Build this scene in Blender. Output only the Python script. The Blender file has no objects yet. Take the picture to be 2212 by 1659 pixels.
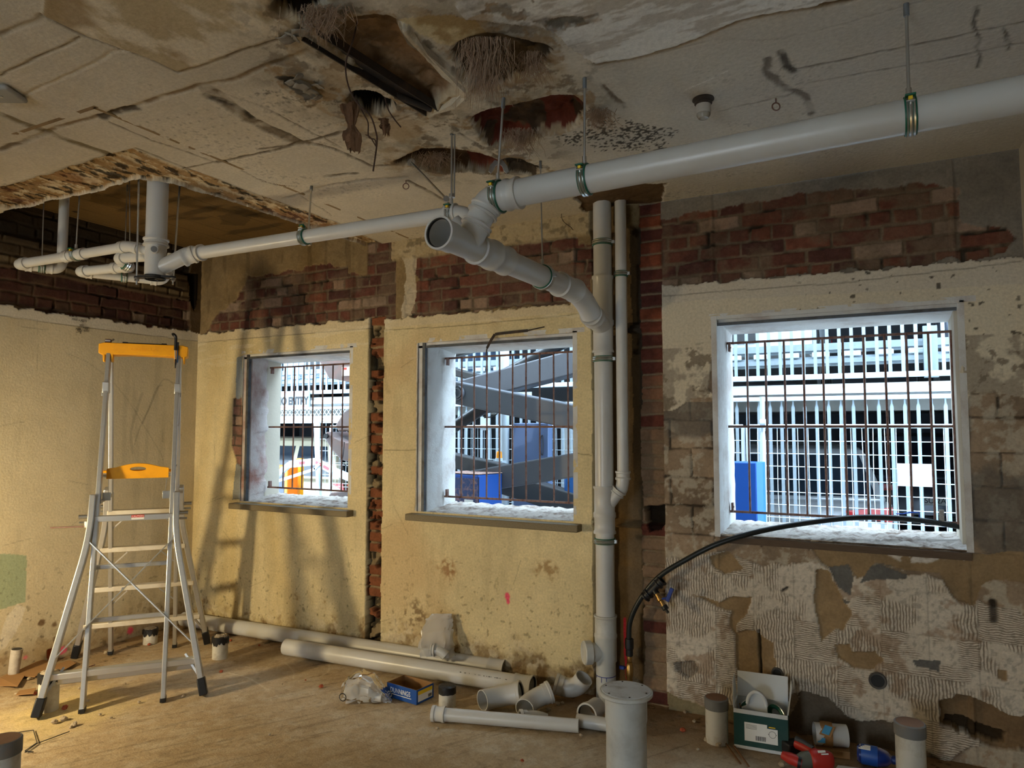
import bpy, bmesh, math, random
import numpy as np
from mathutils import Vector, Matrix, Euler
random.seed(7); np.random.seed(7)
SC = bpy.context.scene
COL = SC.collection
# ------------------------------------------------------------------ camera
FPX, CX, CY, HOR = 1500.0, 1106.0, 829.5, 925.0
PITCH = math.atan((HOR-CY)/FPX)
_d = math.hypot(2946, 1500); SN, CS = 1500/_d, 2946/_d
CAM = np.array([5.066, -4.038, 1.6])
_fw = np.array([-SN, CS, 0.0]); RT = np.array([CS, SN, 0.0]); _u = np.array([0, 0, 1.0])
FWD = _fw*math.cos(PITCH)+_u*math.sin(PITCH); UPV = -_fw*math.sin(PITCH)+_u*math.cos(PITCH)
cd = bpy.data.cameras.new('camera'); cam = bpy.data.objects.new('camera', cd); COL.objects.link(cam)
cd.sensor_width = 36.0; cd.lens = 36.0*FPX/2212.0; cd.clip_start = 0.05; cd.clip_end = 200
cam.location = CAM
cam.rotation_euler = Matrix((RT, UPV, -FWD)).transposed().to_euler()
SC.camera = cam
# ------------------------------------------------------------------ exposure, sky, sun, lamp, added rear fill
SC.view_settings.view_transform = 'Standard'; SC.view_settings.look = 'None'
SC.view_settings.gamma = 1.0; SC.view_settings.exposure = 0.25
SC.view_settings.use_curve_mapping = False
W = bpy.data.worlds.new('sky'); SC.world = W; W.use_nodes = True
wn = W.node_tree.nodes; bg = wn['Background']
bg.inputs['Color'].default_value = (0.62, 0.82, 1.0, 1); bg.inputs['Strength'].default_value = 11.5
def light(kind, name, loc, energy, color, **kw):
    l = bpy.data.lights.new(name, kind); l.energy = energy; l.color = color
    for k, v in kw.items(): setattr(l, k, v)
    o = bpy.data.objects.new(name, l); COL.objects.link(o); o.location = loc; return o
def aim(o, tgt):
    o.rotation_euler = (Vector(tgt)-o.location).to_track_quat('-Z', 'Y').to_euler()
sun = light('SUN', 'sun', (0, -10, 20), 3.0, (1.0, 0.97, 0.92), angle=0.02)
aim(sun, (3.0, 0.0, 0.0)); sun.rotation_euler = Vector((-0.2, 0.38, -0.9)).to_track_quat('-Z', 'Y').to_euler()
# warm site lamp assumed out of frame at the left; fill light added behind for an assumed doorway
lamp = light('SPOT', 'site_lamp_light', (0.62, -3.05, 1.0), 165.0, (1.0, 0.79, 0.45), shadow_soft_size=0.09, spot_size=math.radians(162), spot_blend=1.0)
aim(lamp, (1.05, -0.3, 0.38))
door = light('AREA', 'assumed_rear_fill', (3.3, -8.6, 1.1), 32.0, (1.0, 0.95, 0.86), shape='RECTANGLE', size=1.0, size_y=2.0)  # area fill added behind the camera; its doorway is assumed and unseen
aim(door, (3.4, 0, 1.6))
# ------------------------------------------------------------------ pixel helpers (placing things on the room's own planes)
def ray(px, py): return FWD+RT*((px-CX)/FPX)+UPV*((CY-py)/FPX)
def HY(px, py, y=0.0): d = ray(px, py); return CAM+d*((y-CAM[1])/d[1])
def HX(px, py, x=0.0): d = ray(px, py); return CAM+d*((x-CAM[0])/d[0])
def HZ(px, py, z=0.0): d = ray(px, py); return CAM+d*((z-CAM[2])/d[2])
def AT(px, py, dep): return CAM+ray(px, py)*dep
# ------------------------------------------------------------------ materials
def s2l(c):
    c = np.asarray(c, float)/255.0
    return np.where(c <= 0.04045, c/12.92, ((c+0.055)/1.055)**2.4)
def L(*c):
    r = s2l(c); return (float(r[0]), float(r[1]), float(r[2]), 1.0)
MATS = {}
def mat(name, col, rough=0.5, metal=0.0, var=0.12, vscale=18.0, bump=0.0, bscale=60.0, trans=0.0, ior=1.45, emis=None, estr=0.0, alpha=1.0, stretch=None, dirt=None, dscale=6.0, damt=0.5, spec=None):
    """procedural principled material: base colour broken up by noise, optional dirt blotches and bump"""
    m = bpy.data.materials.new(name); m.use_nodes = True; nt = m.node_tree; n = nt.nodes; b = n['Principled BSDF']
    c = L(*col)
    tc = n.new('ShaderNodeTexCoord'); mp = n.new('ShaderNodeMapping'); nt.links.new(tc.outputs['Object'], mp.inputs['Vector'])
    if stretch: mp.inputs['Scale'].default_value = stretch
    ns = n.new('ShaderNodeTexNoise'); ns.inputs['Scale'].default_value = vscale; ns.inputs['Detail'].default_value = 5
    nt.links.new(mp.outputs['Vector'], ns.inputs['Vector'])
    mx = n.new('ShaderNodeMix'); mx.data_type = 'RGBA'
    mx.inputs['A'].default_value = tuple(max(0, x*(1-var)) for x in c[:3])+(1,)
    mx.inputs['B'].default_value = tuple(min(1, x*(1+var)) for x in c[:3])+(1,)
    nt.links.new(ns.outputs['Fac'], mx.inputs['Factor'])
    out = mx.outputs['Result']
    if dirt:
        n2 = n.new('ShaderNodeTexNoise'); n2.inputs['Scale'].default_value = dscale; n2.inputs['Detail'].default_value = 7; n2.inputs['Roughness'].default_value = 0.65
        nt.links.new(mp.outputs['Vector'], n2.inputs['Vector'])
        r = n.new('ShaderNodeValToRGB'); r.color_ramp.elements[0].position = 0.48; r.color_ramp.elements[1].position = 0.66
        r.color_ramp.elements[1].color = (damt, damt, damt, 1)
        nt.links.new(n2.outputs['Fac'], r.inputs['Fac'])
        m2 = n.new('ShaderNodeMix'); m2.data_type = 'RGBA'; nt.links.new(out, m2.inputs['A']); m2.inputs['B'].default_value = L(*dirt)
        nt.links.new(r.outputs['Color'], m2.inputs['Factor']); out = m2.outputs['Result']
    nt.links.new(out, b.inputs['Base Color'])
    b.inputs['Roughness'].default_value = rough; b.inputs['Metallic'].default_value = metal
    b.inputs['Transmission Weight'].default_value = trans; b.inputs['IOR'].default_value = ior; b.inputs['Alpha'].default_value = alpha
    if spec is not None: b.inputs['Specular IOR Level'].default_value = spec
    if emis: b.inputs['Emission Color'].default_value = L(*emis); b.inputs['Emission Strength'].default_value = estr
    if bump:
        nb = n.new('ShaderNodeTexNoise'); nb.inputs['Scale'].default_value = bscale; nb.inputs['Detail'].default_value = 4
        nt.links.new(mp.outputs['Vector'], nb.inputs['Vector'])
        bp = n.new('ShaderNodeBump'); bp.inputs['Strength'].default_value = bump; bp.inputs['Distance'].default_value = 0.01
        nt.links.new(nb.outputs['Fac'], bp.inputs['Height']); nt.links.new(bp.outputs['Normal'], b.inputs['Normal'])
    MATS[name] = m; return m
PVC = mat('white_pvc', (196, 195, 191), 0.32, var=0.04, vscale=4, dirt=(176, 168, 156), dscale=3.0, damt=0.28)
PVCG = mat('grey_pvc', (194, 194, 188), 0.42, var=0.05, dirt=(140, 135, 125), dscale=5, damt=0.5)
PVCIN = mat('pipe_bore', (120, 120, 120), 0.5, var=0.05)
PVCDUST = mat('dusty_pvc', (200, 196, 184), 0.6, var=0.08, dirt=(150, 138, 118), dscale=9, damt=0.7)
RUB = mat('black_rubber', (28, 28, 28), 0.6, var=0.2)
GREEN = mat('green_clamp_rubber', (22, 92, 70), 0.5, var=0.15)
ZINC = mat('zinc_steel', (190, 192, 192), 0.3, 0.95, var=0.1, vscale=40)
GALV = mat('galvanised_steel', (128, 142, 152), 0.5, 0.35, var=0.14, vscale=30)
BRASS = mat('brass', (172, 138, 84), 0.38, 0.9, var=0.15, dirt=(120, 110, 90), damt=0.5)
YEL = mat('yellow_tag', (232, 196, 40), 0.5)
ALU = mat('aluminium', (196, 198, 200), 0.36, 0.75, var=0.08, vscale=10, stretch=(1, 1, 6))
ALUW = mat('worn_aluminium_tread', (214, 206, 188), 0.5, 0.45, var=0.1, dirt=(170, 150, 118), damt=0.5)
ORANGE = mat('yellow_plastic', (244, 170, 12), 0.42, var=0.05, dirt=(205, 135, 20), dscale=8, damt=0.35)
BLK = mat('black_plastic', (24, 25, 28), 0.45, var=0.2)
RUST = mat('rusty_bar_paint', (122, 96, 88), 0.6, 0.2, var=0.25, vscale=40, dirt=(96, 52, 34), dscale=22, damt=0.9, bump=0.3, bscale=120)
CARD = mat('brown_cardboard', (150, 112, 70), 0.85, var=0.1, bump=0.1, bscale=200)
PAPER = mat('white_paper', (232, 232, 228), 0.8, var=0.03)
STONE = mat('plaster_rubble', (168, 152, 128), 0.95, var=0.3, vscale=30, bump=0.6, bscale=70)
BRICKM = mat('broken_brick', (156, 76, 48), 0.95, var=0.3, vscale=40, bump=0.6, bscale=70)
INK = mat('black_ink', (22, 22, 26), 0.7)
# ------------------------------------------------------------------ mesh helpers
def link(o, parent=None):
    COL.objects.link(o)
    if parent is not None: o.parent = parent
    return o
def obj(name, bm, m, parent=None, smooth=True, bevel=0.0, sub=0):
    me = bpy.data.meshes.new(name); bm.normal_update(); bm.to_mesh(me); bm.free()
    ms = m if isinstance(m, (list, tuple)) else [m]
    for x in ms: me.materials.append(x)
    o = bpy.data.objects.new(name, me); link(o, parent)
    if smooth:
        me.polygons.foreach_set('use_smooth', [True]*len(me.polygons)); me.update()
        try: me.set_sharp_from_angle(angle=math.radians(38))
        except Exception: pass
    if bevel: 
        b = o.modifiers.new('bevel', 'BEVEL'); b.width = bevel; b.segments = 2; b.limit_method = 'ANGLE'
    if sub: 
        s = o.modifiers.new('sub', 'SUBSURF'); s.levels = s.render_levels = sub
    return o
def tag(o, label, cat, group=None, kind=None):
    o['label'] = label
    if cat: o['category'] = cat
    if group: o['group'] = group
    if kind: o['kind'] = kind
    return o
def thing(name, label, cat, loc=(0, 0, 0), rz=0.0, group=None):
    o = bpy.data.objects.new(name, None); COL.objects.link(o); o.empty_display_size = 0.1
    o.location = loc; o.rotation_euler = (0, 0, rz); return tag(o, label, cat, group)
def struct(o): o['kind'] = 'structure'; return o
def here(t, p):
    """a world point expressed in the frame of thing t (translation + z-rotation)"""
    v = Vector(p)-t.location; return Matrix.Rotation(-t.rotation_euler.z, 3, 'Z') @ v
def BM(): return bmesh.new()
def box(bm, c, s, rot=None, mi=0):
    M = Matrix.Translation(Vector(c)) @ ((rot.to_matrix().to_4x4() if isinstance(rot, Euler) else rot.to_4x4()) if rot is not None else Matrix.Identity(4)) @ Matrix.Diagonal((s[0], s[1], s[2], 1))
    r = bmesh.ops.create_cube(bm, size=1.0, matrix=M)
    if mi:
        for f in {f for v in r['verts'] for f in v.link_faces}: f.material_index = mi
    return r['verts']
def frame_for(d, up=(0, 0, 1)):
    d = Vector(d).normalized(); u = Vector(up)
    if abs(d.dot(u)) > 0.98: u = Vector((0, 1, 0)) if abs(d.y) < 0.9 else Vector((1, 0, 0))
    x = d.cross(u).normalized(); y = x.cross(d).normalized(); return x, y, d
def bar(bm, a, b, w, h, up=(0, 0, 1), mi=0):
    """rectangular bar between two points: w across, h along 'up'"""
    a = Vector(a); b = Vector(b); x, y, d = frame_for(b-a, up)
    M = Matrix((x, y, d)).transposed().to_4x4(); M.translation = (a+b)/2
    r = bmesh.ops.create_cube(bm, size=1.0, matrix=M @ Matrix.Diagonal((w, h, (b-a).length, 1)))
    if mi:
        for f in {f for v in r['verts'] for f in v.link_faces}: f.material_index = mi
    return r['verts']
def sweep(bm, pts, rad, seg=16, cap=True, mi=0, closed=False):
    """tube along a list of points; rad a number or a list"""
    P = [Vector(p) for p in pts]; n = len(P)
    R = rad if isinstance(rad, (list, tuple)) else [rad]*n
    T = []
    for i in range(n):
        a = P[i-1] if i > 0 else (P[-1] if closed else P[0]); b = P[i+1] if i < n-1 else (P[0] if closed else P[-1])
        T.append((b-a).normalized() if (b-a).length > 1e-9 else Vector((0, 0, 1)))
    x, y, _ = frame_for(T[0]); rings = []
    for i in range(n):
        t = T[i]; x = (x-t*x.dot(t)); x = x.normalized() if x.length > 1e-6 else frame_for(t)[0]; y = t.cross(x)
        rings.append([bm.verts.new(P[i]+(x*math.cos(2*math.pi*k/seg)+y*math.sin(2*math.pi*k/seg))*R[i]) for k in range(seg)])
    m = n if closed else n-1
    for i in range(m):
        A, B = rings[i], rings[(i+1) % n]
        for k in range(seg):
            f = bm.faces.new((A[k], A[(k+1) % seg], B[(k+1) % seg], B[k])); f.material_index = mi; f.smooth = True
    if cap and not closed:
        f = bm.faces.new(rings[0][::-1]); f.material_index = mi
        f = bm.faces.new(rings[-1]); f.material_index = mi
    return rings
def lathe(bm, prof, org, axis, seg=32, mi=0, closed=False):
    """revolve a profile [(radius, along)] about an axis"""
    o = Vector(org); x, y, d = frame_for(axis); rings = []
    for r, h in prof:
        if r < 1e-6: rings.append([bm.verts.new(o+d*h)])
        else: rings.append([bm.verts.new(o+d*h+(x*math.cos(2*math.pi*k/seg)+y*math.sin(2*math.pi*k/seg))*r) for k in range(seg)])
    m = len(prof) if closed else len(prof)-1
    for i in range(m):
        A, B = rings[i], rings[(i+1) % len(prof)]
        for k in range(seg):
            a, b, c, e = A[k % len(A)], A[(k+1) % len(A)], B[(k+1) % len(B)], B[k % len(B)]
            q = []
            for v in (a, b, c, e):
                if v not in q: q.append(v)
            if len(q) > 2:
                f = bm.faces.new(q); f.material_index = mi; f.smooth = True
    return rings
def prism(bm, poly, off, mi=0):
    """closed polygon (3D points) extruded by an offset vector"""
    off = Vector(off); A = [bm.verts.new(Vector(p)) for p in poly]; B = [bm.verts.new(Vector(p)+off) for p in poly]; n = len(poly)
    fs = [bm.faces.new(A[::-1]), bm.faces.new(B)]+[bm.faces.new((A[i], A[(i+1) % n], B[(i+1) % n], B[i])) for i in range(n)]
    for f in fs: f.material_index = mi
    bmesh.ops.recalc_face_normals(bm, faces=fs); return fs
def arc(p0, pc, p1, n=8):
    """quadratic bend from p0 to p1 with corner pc"""
    a, b, c = Vector(p0), Vector(pc), Vector(p1)
    return [a*(1-t)**2+b*2*t*(1-t)+c*t*t for t in [i/n for i in range(n+1)]]
def spline(pts, n=12):
    P = [Vector(p) for p in pts]; P = [P[0]*2-P[1]]+P+[P[-1]*2-P[-2]]; out = []
    for i in range(1, len(P)-2):
        for k in range(n):
            t = k/n; a, b, c, d = P[i-1:i+3]
            out.append(0.5*((2*b)+(c-a)*t+(2*a-5*b+4*c-d)*t*t+(3*b-a-3*c+d)*t**3))
    out.append(P[-2]); return out
def text_mesh(name, body, size, M, m, parent=None, ext=0.0004, font=None, align='CENTER', sx=1.0, off=0.0):
    c = bpy.data.curves.new(name, 'FONT'); c.body = body; c.size = size; c.extrude = ext; c.align_x = align; c.offset = off; c.align_y = 'CENTER'
    o = bpy.data.objects.new(name, c); COL.objects.link(o)
    dg = bpy.context.evaluated_depsgraph_get(); me = bpy.data.meshes.new_from_object(o.evaluated_get(dg))
    bpy.data.objects.remove(o); bpy.data.curves.remove(c)
    me.transform(M @ Matrix.Diagonal((sx, 1, 1, 1))); me.materials.clear(); me.materials.append(m); me.name = name
    return link(bpy.data.objects.new(name, me), parent)
def plane_M(o, xdir, ydir):
    x = Vector(xdir).normalized(); y = Vector(ydir); y = (y-x*x.dot(y)).normalized(); z = x.cross(y)
    M = Matrix((x, y, z)).transposed().to_4x4(); M.translation = Vector(o); return M
def copy_tree(o, parent=None):
    c = o.copy(); COL.objects.link(c)
    if parent is not None: c.parent = parent
    for ch in list(o.children): copy_tree(ch, c)
    return c
# ================================================================== painted surfaces (albedo + relief computed on dense grids)
def _hash(ix, iy, seed):
    h = (ix.astype(np.int64)*374761393+iy.astype(np.int64)*668265263+seed*974634577) & 0xffffffff
    h = ((h ^ (h >> 13))*1274126177) & 0xffffffff
    return ((h ^ (h >> 16)) & 0xffff)/65535.0
def vn(x, y, seed=0):
    ix = np.floor(x); iy = np.floor(y); fx = x-ix; fy = y-iy; fx = fx*fx*(3-2*fx); fy = fy*fy*(3-2*fy)
    a = _hash(ix, iy, seed); b = _hash(ix+1, iy, seed); c = _hash(ix, iy+1, seed); d = _hash(ix+1, iy+1, seed)
    return (a*(1-fx)+b*fx)*(1-fy)+(c*(1-fx)+d*fx)*fy
def fbm(x, y, f=1.0, o=4, seed=0, g=0.5):
    s = np.zeros_like(x, dtype=float); a = 1.0; t = 0
    for i in range(o):
        s += a*vn(x*f, y*f, seed+i*17); t += a; a *= g; f *= 2.03
    return s/t
def sst(a, b, x): t = np.clip((x-a)/(b-a), 0, 1); return t*t*(3-2*t)
def blur(m, n, it=2):
    for _ in range(it):
        for ax in (0, 1):
            p = np.pad(m, [(n+1, n) if a == ax else (0, 0) for a in (0, 1)], mode='edge'); c = np.cumsum(p, axis=ax); k = 2*n+1
            m = (c[k:]-c[:-k])/k if ax == 0 else (c[:, k:]-c[:, :-k])/k
    return m
class Surf:
    """a grid of points with albedo, relief and rib masks that features are painted on"""
    def __init__(s, us, vs, px2uv):
        s.us, s.vs = us, vs; s.U, s.V = np.meshgrid(us, vs, indexing='xy'); s.px2uv = px2uv
        s.col = np.zeros(s.U.shape+(3,)); s.d = np.zeros(s.U.shape); s.rib = np.zeros(s.U.shape+(2,))
        s.wx = fbm(s.U, s.V, 9, 4, 901)-0.5; s.wy = fbm(s.U, s.V, 9, 4, 933)-0.5; s.cut = np.zeros(s.U.shape, bool)
    def fill(s, c): s.col[:] = s2l(c)
    def mix(s, m, c):
        if np.ndim(c) == 1: c = s2l(c)
        s.col += m[..., None]*(c-s.col)
    def mul(s, m, k): s.col *= (1-m*(1-k))[..., None]
    def poly(s, pts, rag=0.03, px=True):
        P = [s.px2uv(*p) for p in pts] if px else pts
        P = np.array(P, float); m = np.zeros(s.U.shape, bool); lo = P.min(0)-rag-0.02; hi = P.max(0)+rag+0.02
        a, b = np.searchsorted(s.us, [lo[0], hi[0]]); c, e = np.searchsorted(s.vs, [lo[1], hi[1]])
        if a >= b or c >= e: return m.astype(float)
        sl = (slice(c, e), slice(a, b)); X = s.U[sl]+s.wx[sl]*rag*2; Y = s.V[sl]+s.wy[sl]*rag*2; r = np.zeros(X.shape, bool)
        for i in range(len(P)):
            x0, y0 = P[i]; x1, y1 = P[(i+1) % len(P)]
            if y0 == y1: continue
            k = ((y0 > Y) != (y1 > Y)) & (X < (x1-x0)*(Y-y0)/(y1-y0)+x0); r ^= k
        m[sl] = r; return m.astype(float)
    def line(s, pts, w, rag=0.01, px=True, soft=1.0):
        """falloff mask (1 on the line) along a polyline of width w"""
        P = np.array([s.px2uv(*p) for p in pts] if px else pts, float); m = np.zeros(s.U.shape)
        for i in range(len(P)-1):
            p, q = P[i], P[i+1]; lo = np.minimum(p, q)-w-rag-0.02; hi = np.maximum(p, q)+w+rag+0.02
            a, b = np.searchsorted(s.us, [lo[0], hi[0]]); c, e = np.searchsorted(s.vs, [lo[1], hi[1]])
            if a >= b or c >= e: continue
            sl = (slice(c, e), slice(a, b)); X = s.U[sl]+s.wx[sl]*rag*2; Y = s.V[sl]+s.wy[sl]*rag*2
            dv = q-p; t = np.clip(((X-p[0])*dv[0]+(Y-p[1])*dv[1])/max(1e-9, dv@dv), 0, 1)
            r = np.hypot(X-p[0]-t*dv[0], Y-p[1]-t*dv[1]); m[sl] = np.maximum(m[sl], 1-sst(w*0.5*(1-0.5*soft), w*0.5*(1+0.5*soft), r))
        return m
    def build(s, name, fn, m, parent=None, flip=False):
        ny, nx = s.U.shape; co = np.stack(fn(s.U, s.V, s.d), -1).reshape(-1, 3).astype(np.float32)
        idx = np.arange(nx*ny).reshape(ny, nx); q = np.stack([idx[:-1, :-1], idx[:-1, 1:], idx[1:, 1:], idx[1:, :-1]], -1)
        keep = ~(s.cut[:-1, :-1] & s.cut[:-1, 1:] & s.cut[1:, 1:] & s.cut[1:, :-1]); q = q[keep]
        if flip: q = q[:, ::-1]
        me = bpy.data.meshes.new(name); me.vertices.add(nx*ny); me.vertices.foreach_set('co', co.ravel())
        nf = len(q); me.loops.add(nf*4); me.polygons.add(nf)
        me.loops.foreach_set('vertex_index', q.ravel().astype(np.int32)); me.polygons.foreach_set('loop_start', np.arange(0, nf*4, 4, dtype=np.int32))
        me.polygons.foreach_set('use_smooth', np.ones(nf, bool)); me.update(calc_edges=True)
        ca = me.color_attributes.new('albedo', 'FLOAT_COLOR', 'POINT'); c4 = np.ones((nx*ny, 4), np.float32); c4[:, :3] = np.clip(s.col, 0, 1).reshape(-1, 3); ca.data.foreach_set('color', c4.ravel())
        if s.rib.any():
            ca = me.color_attributes.new('ribs', 'FLOAT_COLOR', 'POINT'); c4[:] = 0; c4[:, :2] = s.rib.reshape(-1, 2); ca.data.foreach_set('color', c4.ravel())
        me.materials.append(m); return link(bpy.data.objects.new(name, me), parent)
def surf_mat(name, rough=0.9, fine=90.0, amt=0.16, bump=0.35, ribs=False, spec=0.3):
    m = bpy.data.materials.new(name); m.use_nodes = True; nt = m.node_tree; n = nt.nodes; b = n['Principled BSDF']; lk = nt.links.new
    at = n.new('ShaderNodeAttribute'); at.attribute_name = 'albedo'
    tc = n.new('ShaderNodeTexCoord'); ns = n.new('ShaderNodeTexNoise'); ns.inputs['Scale'].default_value = fine; ns.inputs['Detail'].default_value = 6; ns.inputs['Roughness'].default_value = 0.62
    lk(tc.outputs['Object'], ns.inputs['Vector'])
    mr = n.new('ShaderNodeMapRange'); mr.inputs['From Min'].default_value = 0.25; mr.inputs['From Max'].default_value = 0.75; mr.inputs['To Min'].default_value = 1-amt; mr.inputs['To Max'].default_value = 1+amt*0.6
    lk(ns.outputs['Fac'], mr.inputs['Value'])
    vm = n.new('ShaderNodeVectorMath'); vm.operation = 'SCALE'; lk(at.outputs['Color'], vm.inputs[0]); lk(mr.outputs['Result'], vm.inputs['Scale'])
    out = vm.outputs['Vector']; h = ns.outputs['Fac']
    if ribs:
        ra = n.new('ShaderNodeAttribute'); ra.attribute_name = 'ribs'; sx = n.new('ShaderNodeSeparateColor'); lk(ra.outputs['Color'], sx.inputs['Color'])
        sp = n.new('ShaderNodeSeparateXYZ'); wob = n.new('ShaderNodeTexNoise'); wob.inputs['Scale'].default_value = 14; lk(tc.outputs['Object'], wob.inputs['Vector']); lk(tc.outputs['Object'], sp.inputs['Vector'])
        def wave(sock, freq):
            a = n.new('ShaderNodeMath'); a.operation = 'MULTIPLY_ADD'; lk(wob.outputs['Fac'], a.inputs[0]); a.inputs[1].default_value = 0.03; lk(sock, a.inputs[2])
            k = n.new('ShaderNodeMath'); k.operation = 'MULTIPLY'; lk(a.outputs[0], k.inputs[0]); k.inputs[1].default_value = freq
            q = n.new('ShaderNodeMath'); q.operation = 'SINE'; lk(k.outputs[0], q.inputs[0])
            t = n.new('ShaderNodeMapRange'); t.interpolation_type = 'SMOOTHSTEP'; t.inputs['From Min'].default_value = -0.9; t.inputs['From Max'].default_value = 0.3; lk(q.outputs[0], t.inputs['Value']); return t.outputs['Result']
        acc = None
        for so, wv in ((sx.outputs['Red'], wave(sp.outputs['X'], 2*math.pi/0.0145)), (sx.outputs['Green'], wave(sp.outputs['Z'], 2*math.pi/0.0105))):
            iv = n.new('ShaderNodeMath'); iv.operation = 'SUBTRACT'; iv.inputs[0].default_value = 1; lk(wv, iv.inputs[1])
            k = n.new('ShaderNodeMath'); k.operation = 'MULTIPLY'; lk(so, k.inputs[0]); lk(iv.outputs[0], k.inputs[1])
            if acc is None: acc = k.outputs[0]
            else:
                ad = n.new('ShaderNodeMath'); ad.operation = 'ADD'; lk(acc, ad.inputs[0]); lk(k.outputs[0], ad.inputs[1]); acc = ad.outputs[0]
        dk = n.new('ShaderNodeMix'); dk.data_type = 'RGBA'; lk(out, dk.inputs['A']); dk.inputs['B'].default_value = L(112, 96, 80)
        k = n.new('ShaderNodeMath'); k.operation = 'MULTIPLY'; lk(acc, k.inputs[0]); k.inputs[1].default_value = 0.75; lk(k.outputs[0], dk.inputs['Factor']); out = dk.outputs['Result']
        hh = n.new('ShaderNodeMath'); hh.operation = 'MULTIPLY_ADD'; lk(acc, hh.inputs[0]); hh.inputs[1].default_value = -0.8; lk(ns.outputs['Fac'], hh.inputs[2]); h = hh.outputs[0]
    lk(out, b.inputs['Base Color']); b.inputs['Roughness'].default_value = rough; b.inputs['Specular IOR Level'].default_value = spec
    bp = n.new('ShaderNodeBump'); bp.inputs['Strength'].default_value = bump; bp.inputs['Distance'].default_value = 0.006; lk(h, bp.inputs['Height']); lk(bp.outputs['Normal'], b.inputs['Normal'])
    return m
def bricks(S, ch=0.081, bl=0.235, mort=0.013, seed=1, zo=0.0, base=(114, 70, 54), dark=(74, 48, 44), mc=(110, 94, 76), smear=0.45):
    """returns colour array and relief of old brickwork on a surface"""
    U = S.U+S.wx*0.02; V = S.V+S.wy*0.016+zo; r = np.floor(V/ch); off = np.where(r % 2 == 0, 0.0, 0.5)+0.13*_hash(r, r*0, 5)
    head = (r % 3 == 0); b2 = np.where(head, bl*0.5, bl); c = U/b2+off; i = np.floor(c)
    fx = c-i; fy = V/ch-r; e = np.minimum(np.minimum(fx, 1-fx)*b2, np.minimum(fy, 1-fy)*ch)+S.wx*0.012
    mm = 1-sst(mort*0.4, mort*0.75, e); h1 = _hash(i, r, seed); h2 = _hash(i, r, seed+9); h3 = _hash(i, r, seed+21)
    cb = s2l(base)*(h1[..., None])+s2l(dark)*(1-h1[..., None]); cb = cb*(0.75+0.5*fbm(S.U, S.V, 40, 3, seed+3))[..., None]
    pale = (h2 > 0.84)[..., None]*0.55; cb = cb*(1-pale)+s2l((168, 148, 126))*pale
    n = fbm(S.U, S.V, 7, 5, seed+40, 0.6); sm = sst(0.5-smear*0.25, 0.62, n)*(0.9-0.6*sst(0.3, 0.8, h3)); mt = s2l(mc)*(0.7+0.6*fbm(S.U, S.V, 26, 4, seed+50))[..., None]
    k = np.clip(mm+sm*0.8, 0, 1)[..., None]; col = cb*(1-k)+mt*k
    deep = mm*sst(0.55, 0.75, fbm(S.U, S.V, 11, 3, seed+60)); col *= (1-0.65*deep)[..., None]
    rel = -0.007*mm-0.02*deep+0.004*(h3-0.5)+0.004*(fbm(S.U, S.V, 30, 3, seed+70)-0.5)
    return col, rel
def grow(a, b, st): return list(np.arange(a, b-1e-6, st))+[b]
WIN = [(0.545, 1.655, 1.015, 2.20), (2.265, 3.437, 1.025, 2.20), (4.30, 5.483, 1.01, 2.222)]
XR = 5.765; HC = 2.95; WT = 0.42
# ------------------------------------------------------------------ wall with the three windows (y = 0)
us = set(np.round(grow(-0.09, XR, 0.0062), 4)); vs = set(np.round(grow(-0.05, 3.2, 0.0062), 4))
for a, b, c, d in WIN: us |= {a, b}; vs |= {c, d}
us = np.array(sorted(us)); vs = np.array(sorted(vs))
def px_back(px, py): p = HY(px, py); return p[0], p[2]
S = Surf(us, vs, px_back); U, V = S.U, S.V
bc, br = bricks(S, seed=3, zo=0.02); S.col[:] = bc; S.d[:] = br-0.022
n1 = fbm(U, V, 2.2, 5, 11, 0.6); n2 = fbm(U, V, 6, 5, 12, 0.6); n3 = fbm(U, V, 22, 4, 13, 0.6); n4 = fbm(U, V, 60, 3, 14)
# brown render smeared over the upper brickwork
def render_coat(m, c, lift=0.0):
    S.mix(m, s2l(c)*(0.72+0.56*n2)[..., None]*(0.85+0.3*n3)[..., None]); S.d[:] = S.d*(1-m)+m*(-0.012+lift+0.010*(n3-0.5))
up = (V > 2.38).astype(float); bA = S.poly([(505, 640), (534, 597), (647, 583), (660, 572), (746, 572), (752, 592), (778, 594), (800, 573), (800, 700), (430, 730), (455, 690), (490, 660)], 0.05)
bB = S.poly([(900, 552), (960, 536), (1053, 522), (1240, 498), (1243, 530), (1277, 520), (1279, 650), (1000, 672), (876, 690), (874, 640), (905, 600), (893, 575)], 0.04)
bC = S.poly([(1426, 472), (1630, 437), (1800, 415), (1976, 398), (2071, 408), (2083, 482), (2178, 480), (2199, 515), (2166, 550), (1836, 585), (1426, 622)], 0.04)
bD = ((U > 1.80) & (U < 2.06)).astype(float); 
render_coat(np.clip(up*(U < 4)*(1-bA-bB-bD), 0, 1), (132, 112, 80)); render_coat(np.clip(up*(U >= 4)*(1-bC), 0, 1), (124, 116, 104))
lp = S.poly([(862, 540), (900, 535), (896, 640), (880, 688), (866, 688), (878, 600)], 0.03); S.mix(lp*0.9, (190, 176, 150))
# cornice strip under the slab, left of the pipe chase
cr = sst(2.80, 2.83, V+S.wy*0.03)*(U > 2.02)*(U < 3.56); S.mix(cr*0.85, (176, 158, 124)); S.mul(sst(0.55, 0.7, n3)*cr, 0.55); S.d += cr*0.02
S.mul(sst(0.56, 0.68, fbm(U*6, V, 3, 4, 77))*up*(U < 1.9)*0.5, 0.5)          # dark runs of damp
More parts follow.
